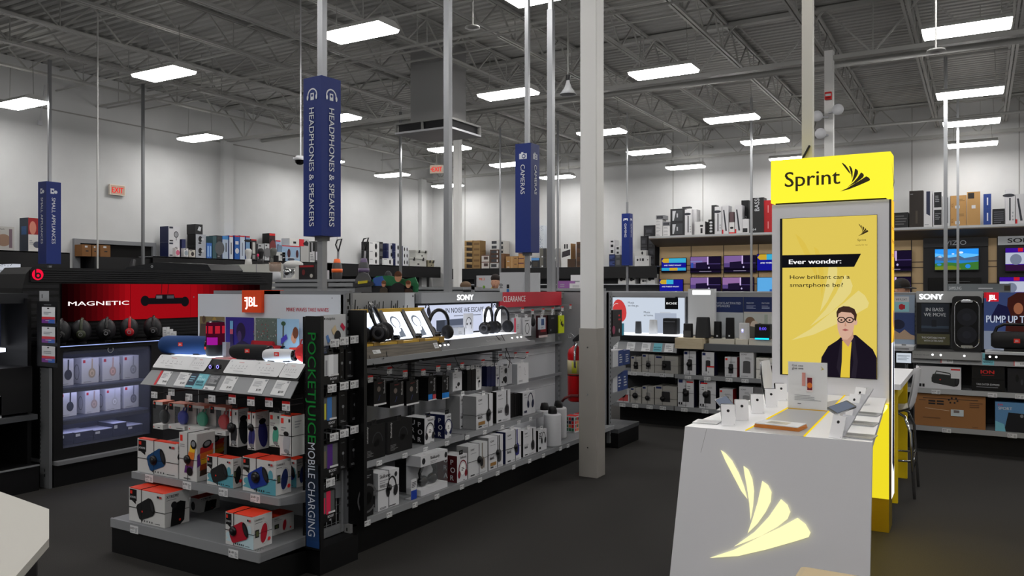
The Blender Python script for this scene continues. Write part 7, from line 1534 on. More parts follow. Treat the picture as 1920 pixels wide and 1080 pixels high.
for i, (p, q, pt, c, s_, f, lab) in enumerate((
    (341, 348, 449, (40, 46, 90), None, None, 'small navy box right of the fan boxes'), (355, 366, 469, (206, 200, 190), None, pr_item((60, 50, 50)), 'small white box with dark ring in front of the black boxes'),
    (345, 353, 466, (214, 214, 214), None, pr_item((150, 160, 170)), 'small white bottle box near the fan boxes'), (329, 337, 465, (226, 220, 220), None, pr_item((206, 100, 130)), 'small white box with pink print in front of the fan boxes'),
    (388, 397, 456, (60, 110, 190), None, lambda d: (d.rect(.1, .1, .4, .8, M((150, 190, 230))), d.rect(.6, .1, .9, .8, M((150, 190, 230)))), 'blue and white box beside the grey desk fan boxes'),
    (399, 406, 443, (60, 90, 96), None, None, 'teal grey box behind the black tall box'),
    (407, 416, 442, (52, 54, 58), None, pr_item((90, 92, 96)), 'tall dark grey box left of the blue boxes'),
    (417, 428, 443, (176, 190, 210), BLUE, lambda d: (d.rect(0, .85, 1, 1, M((70, 140, 206))), d.rect(.55, .3, .7, .7, INK)), 'pale blue box leftmost of the blue heater boxes'),
    (430, 437, 442, (206, 212, 220), BLUE, lambda d: (d.rect(0, .94, 1, 1, RED), d.rect(.4, .2, .6, .7, INK)), 'white box with red top edge, second blue heater box'),
    (440, 449, 442, (34, 96, 176), BLUE, lambda d: (d.rect(0, .94, 1, 1, RED), d.ell(.5, .35, .1, .12, WHITE), d.rect(.15, .62, .8, .76, WHITE)), 'bright blue heater box with red top edge'),
    (450, 459, 442, (196, 208, 224), BLUE, lambda d: (d.rect(0, .94, 1, 1, RED), d.rect(.4, .15, .6, .7, M((120, 130, 150)))), 'white-blue heater box with red top edge'),
    (461, 468.5, 443, (120, 160, 200), BLUE, lambda d: (d.rect(0, .94, 1, 1, RED), d.ell(.5, .8, .2, .06, INK)), 'last blue heater box before the black one'),
    (471, 481, 449, (44, 40, 42), BLACK, lambda d: (d.rect(0, .94, 1, 1, RED), d.rect(.25, .3, .75, .85, M((200, 200, 196))), d.rect(.25, .05, .75, .25, M((150, 150, 150)))), 'black box with white heater print and red top'),
    (484, 495, 458, (176, 178, 180), GREY, pr_item((90, 90, 92)), 'grey box right of the black heater box'),
    (497, 505, 457, (190, 192, 194), None, pr_item((110, 110, 112)), 'pale grey box under the tall dark red box'))):
    lbox(p, q, pt, 0, lab, M(c), f, s_, X=WX - .04 + (.12 if p in (355, 345, 329) else 0), dp=.12 if p in (355, 345, 329) else .33)
zz = ox(505, 470, WX - .3).z
lbox(505, 516, 438, 0, 'tall dark red and black box, highest behind the grey boxes', M((60, 26, 30)), lambda d: (d.rect(0, .92, 1, 1, RED), d.rect(.1, .1, .4, .8, BLACK), d.ell(.6, .5, .15, .25, M((120, 50, 50)))), BLACK, X=WX - .2, dp=.3)
lbox(517, 526, 451, 0, 'blue-white box with red top beside the tall dark red one', M((150, 170, 196)), lambda d: (d.rect(0, .94, 1, 1, RED), d.rect(.3, .2, .7, .8, M((90, 60, 70)))), X=WX - .2)
lbox(516, 535, 473, 0, 'white appliance box in front, with dark lettering', M((196, 200, 198)), lambda d: (d.rect(.5, .6, .95, .8, INK), d.lines(.5, .2, .9, .5, 3, FINE)), X=WX)
lbox(529, 562, 461, 0, 'wide blue-white box with dark red air fryers printed', M((150, 178, 206)), lambda d: (d.rect(0, .93, 1, 1, RED), d.ell(.38, .5, .14, .3, M((70, 30, 40))), d.ell(.85, .48, .12, .26, M((70, 30, 40))), d.ell(.5, .12, .3, .1, M((60, 64, 80))), d.rect(.05, .2, .95, .24, PALE)), X=WX)
zz = ox(545, 461, WX).z + .002; lbox(543, 570, 448, 0, 'white and red box on top of the air fryer box', M((214, 212, 210)), lambda d: (d.rect(.65, 0, 1, 1, M((206, 40, 50))), d.rect(.25, .3, .45, .6, INK)), X=WX, zb=zz)
lbox(564, 579, 449, 0, 'grey slanted box with a dark appliance at its top', M((176, 176, 174)), lambda d: (d.poly([(.25, .8), (.7, .95), (.95, .85), (.9, .7), (.4, .72)], INK)), X=WX); lbox(581, 590, 455, 0, 'black and white box with coffee maker print', M((190, 190, 190)), lambda d: (d.rect(.0, .5, .35, 1, BLACK), d.rect(.55, .55, 1, 1, BLACK), d.lines(.1, .1, .9, .45, 4, GREY)), X=WX); lbox(591, 600, 453, 0, 'dark box beside the headphones sign pole', M((52, 52, 54)), lambda d: d.rect(.1, .1, .9, .5, PALE), X=WX)
# round fans boxes and cool boxes right of the sign
rf = lambda d: (d.ell(.68, .48, .22, .36, INK), d.rect(.05, .8, .35, .9, FINE))
for i, (pt, (p, q)) in enumerate(((485 - 1, (691, 711)), (470, (691, 711)), (455, (691, 711)))): pass
stack(692, 711, (485, 470, 454), M((222, 222, 222)), rf, DARK, ('white box with round black fan, bottom of the stack on the wall shelf', 'white box with round black fan, middle of the stack', 'white box with round black fan, top of the stack'))
lbox(711.6, 718, 454, 0, 'narrow black and white box spine beside the round fan boxes', DARK, lambda d: [d.rect(.1, .05 + .33 * i, .9, .25 + .33 * i, M((90, 90, 92))) for i in range(3)])
lbox(719, 737, 485, 0, 'white box with round black fan standing alone to the right', M((222, 222, 222)), rf, X=WX + .02)
bx = lambda d: (d.rect(.0, 0, .3, 1, NV), d.ell(.7, .5, .16, .3, INK))
stack(725, 737.5, (485, 471, 457), M((206, 208, 212)), bx, NV, ('navy and white appliance box, lowest left of the slim pole', 'navy and white appliance box, middle left of the slim pole', 'navy and white appliance box, top left of the slim pole'), X=WX - .12)
stack(738, 750, (486, 472, 457), M((206, 208, 212)), bx, NV, ('navy and white appliance box, lowest behind the slim pole', 'navy and white appliance box, middle behind the slim pole', 'navy and white appliance box, top behind the slim pole'), X=WX - .05)
stack(755, 766, (486, 474, 462), M((206, 208, 212)), lambda d: (d.ell(.3, .5, .14, .3, INK), d.ell(.75, .5, .14, .3, INK)), NV, ('white box with black pods, lowest right of the slim pole', 'white box with black pods, middle right of the slim pole', 'white box with black pods, top right of the slim pole'), X=WX - .05)
def cooler(px0, px1, pyt, zb, c, label, X=WX - .1, dp=.4):
    a, b = ox(px0, pyt, X), ox(px1, pyt, X); W = b.y - a.y; H = a.z - zb; t = thing('cooler_box', label, 'cool box', (X, (a.y + b.y) / 2, zb), HALF)
    mb = MB(); mb.rbox(-W * .46, W * .46, .02, dp, 0, H * .8, .04, c); d = D(mb, (-W * .46, .0195, 0), (1, 0, 0), (0, 0, 1), (0, -1, 0), W * .92, H * .8, .001); d.rect(.44, .2, .56, .4, DARK); mb.build('tub', t)
    mb = MB(); mb.rbox(-W / 2, W / 2, 0, dp + .02, H * .8, H, .05, c); mb.build('lid', t)
    for u in (-.25, .25): mb = MB(); mb.box(W * u - .03, W * u + .03, -.02, .03, H * .62, H * .98, DARK); mb.build('latch', t)
CW = M((186, 187, 182), .5)
cooler(766, 778, 482, z0, CW, 'white cool box behind and left of the stacked ones', X=WX - .43, dp=.14); cooler(768, 802, 482, z0, CW, 'large white cool box under a smaller one', X=WX - .02); cooler(780, 804, 469, ox(785, 483, WX - .02).z + .002, CW, 'smaller white cool box on top of the large one', X=WX - .06, dp=.36); cooler(803, 816, 488, z0, M((150, 144, 120), .5), 'tan cool box right of the white ones', dp=.36)
# ================================================================ back wall shelf left of the televisions
BYF = YB - .65
def backshelf(px0, px1, label):
    a, b = oy(px0, 500, BYF), oy(px1, 500, BYF); z = a.z; t = thing('wall_shelf', label, 'store shelf', ((a.x + b.x) / 2, YB - .3, 0))
    mb = MB(); mb.box(a.x, b.x, BYF, YB, ZB - .03, ZB, GREY); wb(mb, 'shelf_board', t)
    mb = MB(); mb.box(a.x, b.x, BYF - .02, BYF, ZB - .4, ZB - .002, FB); wb(mb, 'fascia', t)
    mb = MB(); mb.box(a.x, b.x, YB - .05, YB, 0, ZB - .03, M((84, 85, 88), .6))
    for zz in (.9, 1.4, 1.75): mb.box(a.x, b.x, BYF + .03, YB - .05, zz - .03, zz, PALE)
    wb(mb, 'lower_shelving', t)
ZB = oy(985, 502.5, BYF).z
backshelf(836, 1105, 'black stock shelf on the back wall carrying brown cartons'); backshelf(1105, 1232, 'black stock shelf on the back wall left of the televisions')
def bbox(px0, px1, pyt, label, base, f=None, side=None, Y=BYF + .03, zb=None, dp=.4, r=None, name='stock_box', tb=None):
    return ybox(px0, px1, pyt, Y, zb if zb is not None else ZB + .002, dp, name, label, base, f=f, side=side, r=r)
def bstack(px0, px1, rows, base, f, labels, side=None, Y=BYF + .03, dp=.4, zb=None):
    z = zb or ZB + .002
    for pt, l_ in zip(rows, labels): bbox(px0, px1, pt, l_, base, f, side, Y, z, dp); z = oy((px0 + px1) / 2, pt, Y).z + .002
BROWN = M((150, 122, 80), .8)
bands = ('bottom', 'second', 'third', 'fourth', 'top')
tv = lambda d: (d.poly([(.25, .15), (.25, .75), (.95, .65), (.95, .1)], M((40, 30, 24))), d.rect(0, .9, 1, 1, M((190, 166, 120))))
bstack(871, 886, (493, 483, 472, 462, 451.5), BROWN, tv, ['long brown monitor carton, %s in the left pile of the back shelf' % b for b in bands]); bstack(887, 900, (493, 483, 472, 462, 451.5), M((140, 112, 72), .8), lambda d: (d.rect(.1, .2, .9, .6, M((110, 84, 50)))), ['brown monitor carton, %s in the second pile of the back shelf' % b for b in bands])
bstack(903, 917, (491, 478.5), M((196, 190, 184)), lambda d: (d.rect(.3, .3, .85, .75, M((76, 60, 56))), d.rect(0, .85, 1, 1, M((110, 80, 70)))), ('white and brown printer box, lower of two', 'white and brown printer box, upper of two'))
mw = lambda d: (d.rect(.12, .2, .75, .8, M((60, 62, 66))), d.rect(.78, .25, .92, .75, M((200, 200, 200))))
bstack(919, 935, (493.5,), M((176, 176, 174)), mw, ('white microwave carton at the foot of the tall microwave pile',)); bstack(919, 935, (485, 477, 468.5), M((84, 62, 50), .7), mw, ['brown microwave carton, %s in the tall microwave pile' % b for b in bands[1:4]], zb=oy(927, 493.5, BYF + .03).z + .002); bstack(920, 935, (459.5, 450.5), M((200, 200, 198)), mw, ('white microwave carton, lower of two topping the pile', 'white microwave carton, topmost of the pile'), zb=oy(927, 468.5, BYF + .03).z + .002)
bstack(936, 945.5, (485, 476), M((110, 80, 56), .8), None, ('brown carton side by the thin pole, lower one', 'brown carton side by the thin pole, upper one')); bstack(938, 945, (469, 460, 452), M((190, 188, 184)), mw, ('white carton by the thin pole, lower of three', 'white carton by the thin pole, middle of three', 'white carton by the thin pole, top of three'), Y=BYF + .2, zb=oy(940, 476, BYF + .03).z + .004)
CB = M((168, 128, 82), .8); tape = lambda d: (d.rect(.1, .1, .3, .2, PALE), d.rect(.45, .0, .55, 1, M((186, 150, 104))), d.rect(.7, .6, .9, .7, INK))
bstack(948.5, 971, (492, 481), CB, tape, ('plain brown carton, lower of two left of the cameras pole', 'plain brown carton, upper of two left of the cameras pole')); bstack(972, 982, (493, 484, 475), M((176, 134, 84), .8), lambda d: d.rect(0, .8, 1, 1, M((80, 40, 70))), ['brown carton with purple top edge, %s of three by the cameras pole' % b for b in ('lowest', 'middle', 'highest')])
bbox(990, 996, 482, 'narrow white box with dark ear print right of the cameras pole', PALE, lambda d: d.ell(.5, .4, .2, .25, INK)); bbox(996.5, 1011, 484, 'dark box with blue sky print right of the cameras pole', M((46, 48, 52)), lambda d: (d.rect(0, .75, 1, 1, M((90, 150, 210))), d.rect(.2, .1, .8, .6, M((70, 66, 60)))))
bstack(1012, 1024, (484, 466), M((100, 98, 92)), lambda d: (d.rect(.55, .0, 1, 1, M((56, 56, 58))), d.rect(.3, .05, .5, .2, WHITE)), ('grey speaker carton, lower one left of the thick pole', 'grey speaker carton, upper one left of the thick pole')); bstack(1032, 1042, (485, 466), M((196, 198, 200)), lambda d: (d.rect(.2, .15, .65, .85, INK), d.rect(.75, .1, 1, .9, GREY)), ('white speaker box, lower one right of the thick pole', 'white speaker box, upper one right of the thick pole'))
pat = lambda d: [d.ell(random.random(), random.random(), .05, .04, M((70, 90, 120)), 6) for _ in range(14)]
bstack(1010, 1019, (450, 438, 423), M((190, 196, 204)), pat, ('pale patterned box behind the cameras sign, lower one', 'pale patterned box behind the cameras sign, middle one', 'pale patterned box behind the cameras sign, top one'), Y=BYF + .25, zb=oy(1014, 466, BYF + .25).z + .002)
bbox(1052.5, 1070, 457, 'white boxed printer with brown side left of the column', M((206, 206, 204)), lambda d: (d.poly([(.05, .4), (.95, .5), (.95, .75), (.1, .65)], M((50, 46, 50))), d.rect(.3, .78, .45, .97, INK), d.rect(.55, .78, .7, .97, INK)), side=CB); bstack(1064, 1079, (486,), M((70, 52, 40), .8), None, ('dark brown carton in front of the boxed printer',), Y=BYF + .0, dp=.02 + .01); bstack(1081, 1093, (486, 469, 454), M((86, 62, 46), .8), lambda d: (d.rect(.75, .2, .95, .6, PALE), d.rect(.1, .2, .6, .7, M((60, 44, 34)))), ['dark brown carton, %s of three left of the steel column' % b for b in ('lowest', 'middle', 'highest')])
bstack(1142, 1153, (487, 477), NV, lambda d: d.lines(.1, .2, .9, .8, 3, M((70, 90, 150))), ('navy box, lower one beside the gaming sign', 'navy box, upper one beside the gaming sign')); bstack(1142, 1152, (466, 456, 450), M((206, 206, 208)), lambda d: d.rect(.3, .2, .8, .7, DARK), ('white box with dark square, lowest right of the column', 'white box with dark square, middle right of the column', 'white box with dark square, top right of the column'), zb=oy(1147, 477, BYF + .03).z + .002); bstack(1153.5, 1164, (485, 478), M((60, 62, 66)), lambda d: d.rect(.2, .2, .8, .8, M((90, 92, 96))), ('dark grey box left of the gaming sign, lower', 'dark grey box left of the gaming sign, upper')); bstack(1153.5, 1162, (470, 461), M((200, 200, 202)), lambda d: d.rect(.3, .2, .8, .7, DARK), ('white box left of the gaming sign, lower', 'white box left of the gaming sign, upper'), zb=oy(1158, 478, BYF + .03).z + .002)
bbox(1190, 1217, 480, 'white box with black pods printed, right of the gaming sign', M((206, 206, 206)), lambda d: (d.ell(.2, .6, .1, .12, INK), d.rect(.35, .5, .42, .75, INK), d.rect(.5, .48, .65, .75, INK), d.ell(.9, .6, .05, .06, INK))); bbox(1190, 1212, 470, 'flat white box on top of the box with black pods', M((196, 196, 194)), lambda d: d.ell(.65, .5, .2, .3, INK), zb=oy(1203, 480, BYF + .03).z + .002)
cam_ = lambda d: (d.rect(.12, .2, .85, .8, M((50, 52, 56))), d.rect(.2, .3, .7, .6, M((70, 70, 76))), d.lines(.1, .05, .9, .12, 1, GREY))
bstack(1215, 1228, (482, 463, 443), M((32, 32, 36)), cam_, ('black box, lowest in the right pile before the televisions', 'black box, second in the right pile before the televisions', 'black box, third in the right pile before the televisions'), Y=BYF + .2); bstack(1201, 1214, (463, 443), M((36, 36, 40)), cam_, ('black box, lower one in the left pile by the televisions', 'black box, upper one in the left pile by the televisions'), Y=BYF + .2, zb=oy(1208, 472, BYF + .2).z); bstack(1207, 1228, (423,), M((34, 34, 38)), cam_, ('black box topping the piles left of the televisions',), Y=BYF + .2, zb=oy(1217, 442.5, BYF + .2).z)
# white goods below the shelf
for px0, px1, y0, y1, lab in ((1159, 1174, 516, 528, 'white camera box on the lower back shelf, left of the gaming pole'), (1179, 1191, 516, 530, 'white camera box on the lower back shelf, right of the gaming pole'), (1201, 1213, 522, 531, 'white camera box on the lower back shelf, under the black fascia'), (1212, 1228, 514, 530, 'white camera box on the lower back shelf, next to the televisions')): bbox(px0, px1, y0, lab, M((206, 206, 206)), lambda d: (d.ell(.4, .5, .2, .2, INK), d.rect(.5, .4, .9, .6, INK)), Y=BYF + .1, zb=1.752)
# ================================================================ television wall
t = thing('television_wall', 'beige slatted television wall with an overhanging top shelf', 'wall unit', (-2, YB - .3, 0))
TWY = YB - .25; BE = M((186, 160, 122), .6); tx0 = oy(1237, 480, TWY).x; tx1 = 4.0; zt = oy(1300, 452, TWY).z; ZT = oy(1300, 441, YB - .95).z
mb = MB(); mb.box(tx0, tx1, TWY, YB - .01, .5, ZT - .05, BE)
for z in (oy(1300, 498, TWY).z, oy(1300, 507, TWY).z, oy(1300, 533, TWY).z): mb.box(tx0, tx1, TWY - .004, TWY, z - .015, z + .015, M((90, 76, 60), .6))
for px in (1296, 1357, 1422, 1480, 1560, 1630, 1709, 1787, 1870): x = oy(px, 480, TWY).x; mb.box(x - .012, x + .012, TWY - .005, TWY, .5, ZT - .1, M((40, 36, 32), .6))
wb(mb, 'slat_panel', t)
mb = MB(); mb.prism([(TWY, ZT - .32), (YB - .95, ZT - .09), (YB - .95, ZT), (YB - .0, ZT), (YB - .0, ZT - .04), (TWY, ZT - .05)], tx0 - .12, tx1, M((120, 110, 98), .6), 'x'); mb.box(tx0 - .12, tx1, YB - .96, YB - .95, ZT - .06, ZT + .005, M((176, 178, 180), .4)); wb(mb, 'top_shelf', t)
mb = MB(); mb.box(tx0, tx1, TWY - .6, TWY, 0, .7, BLACK); wb(mb, 'base_cabinet', t)
e = lambda c, s=.9: E(c, s)
def s_promo(big=False):
    def f(d):
        d.rect(0, 0, 1, 1, e((24, 24, 150))); d.poly([(.08, .66), (0, .8), (.08, 1), (.3, 1), (.3, .66)], e((206, 170, 50)))
        d.rect(.3, .66, 1 if big else .6, 1, e((60, 180, 220))); d.text('AND THERE\'S WAAAY', .1, .42, .1, e((240, 240, 255)), w=.8, bold=.03)
        if big: d.rect(0, .06, .33, .28, e((50, 170, 214))); d.rect(.33, .06, .66, .28, e((206, 170, 50))); d.rect(.66, .06, 1, .28, e((50, 170, 214))); d.rect(0, 0, 1, .05, e((14, 14, 40)))
    return f
def s_room(menu=False, warm=False):
    def f(d):
        d.rect(0, 0, 1, 1, e((26, 18, 44))); d.rect(0, .55, .6, 1, e((130, 100, 160) if not warm else (150, 110, 166))); d.rect(.0, .3, .2, .55, e((90, 70, 130))); d.rect(.56, .5, .6, 1, e((214, 190, 240))); d.poly([(.18, .2), (.18, .62), (.55, .66), (.55, .2)], e((30, 22, 50))); d.rect(0, .1, 1, .22, e((14, 10, 26))); d.rect(.6, .52, 1, .56, e((80, 66, 120))); d.ell(.62, .3, .05, .06, e((190, 180, 220))); d.rect(.3, .06, .7, .08, e((190, 180, 210)))
        if menu: d.rect(.0, .66, .4, .74, e((130, 130, 190))); d.rect(.02, .3, .1, .62, e((50, 80, 170)))
    return f
def s_blue(d): d.rect(0, 0, 1, 1, e((96, 176, 236))); d.rect(.7, 0, 1, .5, e((26, 60, 150))); d.rect(.4, .05, .5, .25, e((40, 90, 170)))
def s_lake(d):
    d.rect(0, 0, 1, 1, e((40, 140, 230), 1.2)); d.poly([(0, .5), (0, .8), (.3, .7), (.7, .78), (1, .72), (1, .5)], e((90, 176, 236), 1.2)); d.ell(.6, .82, .1, .05, e((206, 224, 240), 1.2)); d.ell(.42, .76, .06, .03, e((190, 214, 236), 1.2))
    d.poly([(0, .3), (0, .62), (.12, .7), (.2, .6), (.32, .58), (.5, .62), (.56, .68), (.68, .55), (.85, .6), (1, .66), (1, .3)], e((70, 96, 130), 1.1)); d.poly([(.05, .62), (.12, .7), (.18, .6), (.12, .58)], e((170, 186, 206), 1.1)); d.poly([(0, .3), (0, .48), (.2, .42), (.5, .46), (1, .42), (1, .3)], e((40, 120, 190), 1.1)); d.poly([(0, 0), (0, .3), (.3, .36), (.6, .3), (1, .38), (1, 0)], e((60, 116, 50), 1.0)); d.poly([(0, 0), (0, .14), (.4, .2), (.6, .08), (.6, 0)], e((110, 130, 40), 1.0)); d.ell(.76, .16, .11, .1, e((40, 130, 214), 1.1)); d.ell(.1, .25, .1, .05, e((50, 130, 200), 1.1))
def s_book(d): d.rect(0, 0, 1, 1, e((60, 20, 150))); d.rect(.3, .84, .42, 1, e((200, 30, 50))); d.rect(0, .3, 1, .8, e((190, 196, 214))); d.ell(.25, .5, .22, .24, e((120, 128, 150))); d.ell(.7, .5, .22, .24, e((120, 128, 150))); d.rect(0, 0, 1, .26, e((50, 20, 60))); d.poly([(.8, 0), (.85, .3), (1, .75), (1, 0)], e((190, 120, 100)))
def tvset(px0, px1, y0, y1, f, label, Y=TWY - .09, tag_=True):
    a, b = oy(px0, y0, Y), oy(px1, y1, Y); W = b.x - a.x; zc = (oy((px0 + px1) / 2, y0, Y).z + oy((px0 + px1) / 2, y1, Y).z) / 2; H = oy((px0 + px1) / 2, y0, Y).z - oy((px0 + px1) / 2, y1, Y).z
    t = thing('television', label, 'television', ((a.x + b.x) / 2, Y, zc - H / 2))
    mb = MB(); mb.rbox(-W / 2, W / 2, .0, .05, 0, H, .012, BLACKGLOSS, axis='y'); mb.build('bezel', t)
    mb = MB(); f(D(mb, (-W / 2 + .015, -.001, .03), (1, 0, 0), (0, 0, 1), (0, -1, 0), W - .03, H - .045, .002)); mb.build('screen', t)
    mb = MB(); mb.box(-.1, .1, .05, .088, H * .3, H * .7, BLACK); mb.build('wall_mount', t)
tvset(1240, 1287, 484, 511, s_promo(True), 'lit television with a blue and yellow promotion, upper left on the beige wall'); tvset(1294, 1352, 481, 513, s_room(True), 'lit television showing a violet room with a menu'); tvset(1357, 1418, 479, 512, s_room(), 'lit television showing a violet room behind the thin pole, upper row'); tvset(1419, 1480, 476, 509, s_promo(), 'lit television with a blue promotion left of the kiosk tower'); tvset(1236, 1281, 524, 551, s_promo(), 'lit television with a blue promotion, lower left on the beige wall'); tvset(1294, 1352, 520, 552, s_room(), 'lit television showing a violet room, second in the lower row'); tvset(1354, 1414, 520, 552, s_room(warm=True), 'lit television showing a warmer violet room, lower row behind the pole'); tvset(1419, 1480, 520, 552, s_blue, 'lit television with a pale blue picture left of the kiosk tower'); tvset(1640, 1710, 470, 510, s_room(), 'lit television showing a dark violet room, right of the kiosk tower'); tvset(1640, 1709, 519, 556, s_room(), 'lit television with a violet room behind the capped person')
def feature(px0, px1, py0, label, words, board, letters):
    a, b = oy(px0, py0, TWY - .06), oy(px1, py0, TWY - .06); t = thing('feature_panel', label, 'panel', ((a.x + b.x) / 2, TWY - .06, .7)); W = b.x - a.x; zt = oy((px0 + px1) / 2, py0, TWY - .06).z
    mb = MB(); mb.box(a.x, b.x, TWY - .06, TWY - .005, .702, zt, M((28, 28, 31), .5)); wb(mb, 'panel_board', t); mb = MB(); zh = oy(px0, py0 + 19, TWY - .1).z; mb.box(a.x, b.x, TWY - .1, TWY - .06, zh, zt, board)
    d = D(mb, (a.x, TWY - .101, zh), (1, 0, 0), (0, 0, 1), (0, -1, 0), W, zt - zh, .003); d.text(words, .34 if words == 'VIZIO' else .16, .22, .5, letters, w=.33 if words == 'VIZIO' else .5, bold=.0 if words == 'VIZIO' else .03, squash=True); wb(mb, 'name_board', t)
feature(1731, 1853, 446, 'black panel lettered VIZIO around the landscape television', 'VIZIO', M((34, 34, 37), .5), M((150, 154, 160), .3, .6)); feature(1871, 1990, 441, 'black panel with silver SONY board at the right edge', 'SONY', M((176, 180, 184), .3, .3), INK)
tvset(1752, 1836, 466, 508, s_lake, 'lit television showing a lake landscape under the VIZIO board', TWY - .16); tvset(1740, 1840, 521, 566, lambda d: (d.rect(0, 0, 1, 1, BLACKGLOSS), d.rect(.3, .84, .8, .85, GREY)), 'dark switched-off television under the landscape one', TWY - .16)
tvset(1884, 1966, 464, 510, s_book, 'lit television with an open book picture, upper one at right edge', TWY - .16); tvset(1873, 1966, 519, 562, s_book, 'lit television with an open book picture, lower one at right edge', TWY - .16)
# boxes on the top shelf of the television wall
def tb(px0, px1, pyt, label, base, f=None, side=None, zb=None, Y=YB - .9, dp=.4): return bbox(px0, px1, pyt, label, base, f, side, Y, zb if zb else ZT + .006, dp)
def tst(px0, px1, rows, base, f, labels, side=None, Y=YB - .9):
    z = ZT + .006
    for pt, l_ in zip(rows, labels): bbox(px0, px1, pt, l_, base, f, side, Y, z, .35); z = oy((px0 + px1) / 2, pt, Y).z + .002
wl = lambda d: d.lines(.1, .2, .7, .8, 2, FINE)
sw = ['white slim carton, %s in the left pile above the televisions' % b for b in ('bottom', 'second', 'third', 'fourth', 'fifth')]
tst(1229, 1242, (437, 430, 424, 418, 412), M((206, 206, 206)), wl, sw); tb(1230, 1245, 404, 'dark camera box on the left pile above the televisions', M((120, 122, 126)), cam_, zb=oy(1236, 412, YB - .9).z + .004); tst(1243, 1256, (437, 430.5, 424), M((212, 212, 212)), wl, ['white slim carton, %s in the second pile above the televisions' % b for b in ('bottom', 'middle', 'top')]); tb(1242, 1257, 416.5, 'grey camera box on the second pile above the televisions', M((120, 122, 126)), cam_, zb=oy(1250, 424, YB - .9).z + .004)
dk = lambda d: (d.rect(.12, .1, .88, .9, M((60, 62, 66))), d.poly([(.15, .12), (.15, .85), (.4, .85), (.25, .12)], M((190, 192, 196))), d.rect(.45, .35, .55, .65, M((170, 172, 176))))
tst(1257, 1283, (417, 392), M((40, 40, 43)), dk, ('black speaker box with grey screen print, lower of two', 'black speaker box with grey screen print, upper of two')); tb(1279, 1294, 388, 'flat dark box on top between the black and white cartons', M((52, 52, 55)), zb=oy(1286, 392, YB - .6).z + .01, Y=YB - .7, dp=.2)
sb = lambda c, k=0: (lambda d: (d.rect(.4, .1, .56, .75, M(c)), d.ell(.35, .82, .15, .05, M(c)), d.lines(.7, .1, .9, .4, 3, FINE)) if not k else (d.poly([(.15, .85), (.35, .85), (.75, .1), (.5, .1)], M(c)), d.rect(.0, 0, .2, .15, M((190, 30, 40)))))
SBW = M((200, 200, 203), .5); ds = (44, 46, 54)
tb(1284, 1297, 393, 'white upright soundbar box right of the black speaker boxes', SBW, sb(ds)); tb(1299, 1306, 393, 'narrow white box with grey edge, left of the low white one', M((186, 186, 188)), Y=YB - .7); tb(1303, 1322, 416, 'low white box with black remote print on the top shelf', M((206, 206, 206)), lambda d: (d.rect(.5, .6, .8, .75, INK), d.rect(.55, .1, .75, .5, INK)), side=M((90, 90, 94))); tb(1328, 1338, 412, 'low black box with white pattern before the tall boxes', BLACK, lambda d: [d.ell(.5, .2 + .2 * i, .1, .07, PALE) for i in range(4)]); tb(1334, 1343, 385, 'tall black box behind the low patterned one', M((34, 34, 36)), Y=YB - .6, dp=.3); tb(1340, 1353, 388, 'white upright soundbar box, first of three right of the patterned box', SBW, sb(ds)); tb(1354, 1366, 386, 'white soundbar box with slanted black bar, second of three', SBW, sb(ds, 1), side=M((170, 170, 174))); tb(1367, 1377, 417, 'low white box with red foot between the soundbar boxes', M((206, 204, 204)), lambda d: (d.ell(.5, .5, .15, .1, INK), d.rect(0, 0, 1, .12, RED))); tb(1368, 1376, 398, 'small dark stacked box between the soundbar boxes', M((90, 70, 74)), zb=oy(1372, 417, YB - .9).z + .004); tb(1378, 1391, 385, 'white soundbar box with slanted black bar, third of three', SBW, sb(ds, 1), side=M((170, 170, 174))); tb(1391.5, 1404, 411, 'white box with dark photo at its foot beside the thin pole', M((206, 206, 208)), lambda d: d.rect(.1, .06, .8, .35, INK)); tb(1390, 1404, 376, 'tall black soundbar box behind the thin pole', BLACK, lambda d: d.text('SOUND', .7, .2, .1, PALE, rot=HALF, w=1.5), Y=YB - .55, dp=.3); tb(1410, 1432, 371, 'tall black soundbar box with white script left of the red boxes', M((32, 32, 34)), lambda d: (d.text('BASSic', .62, .62, .14, PALE, rot=HALF, w=1.4), d.text('64', .06, .06, .08, PALE, w=.3)), side=M((50, 50, 52))); tst(1430, 1447.5, (407, 376), M((166, 20, 28)), lambda d: d.rect(.55, .25, .62, .7, M((220, 160, 160))), ('red box on the top shelf beside the Sprint header, lower', 'red box on the top shelf beside the Sprint header, upper'), Y=YB - .86)
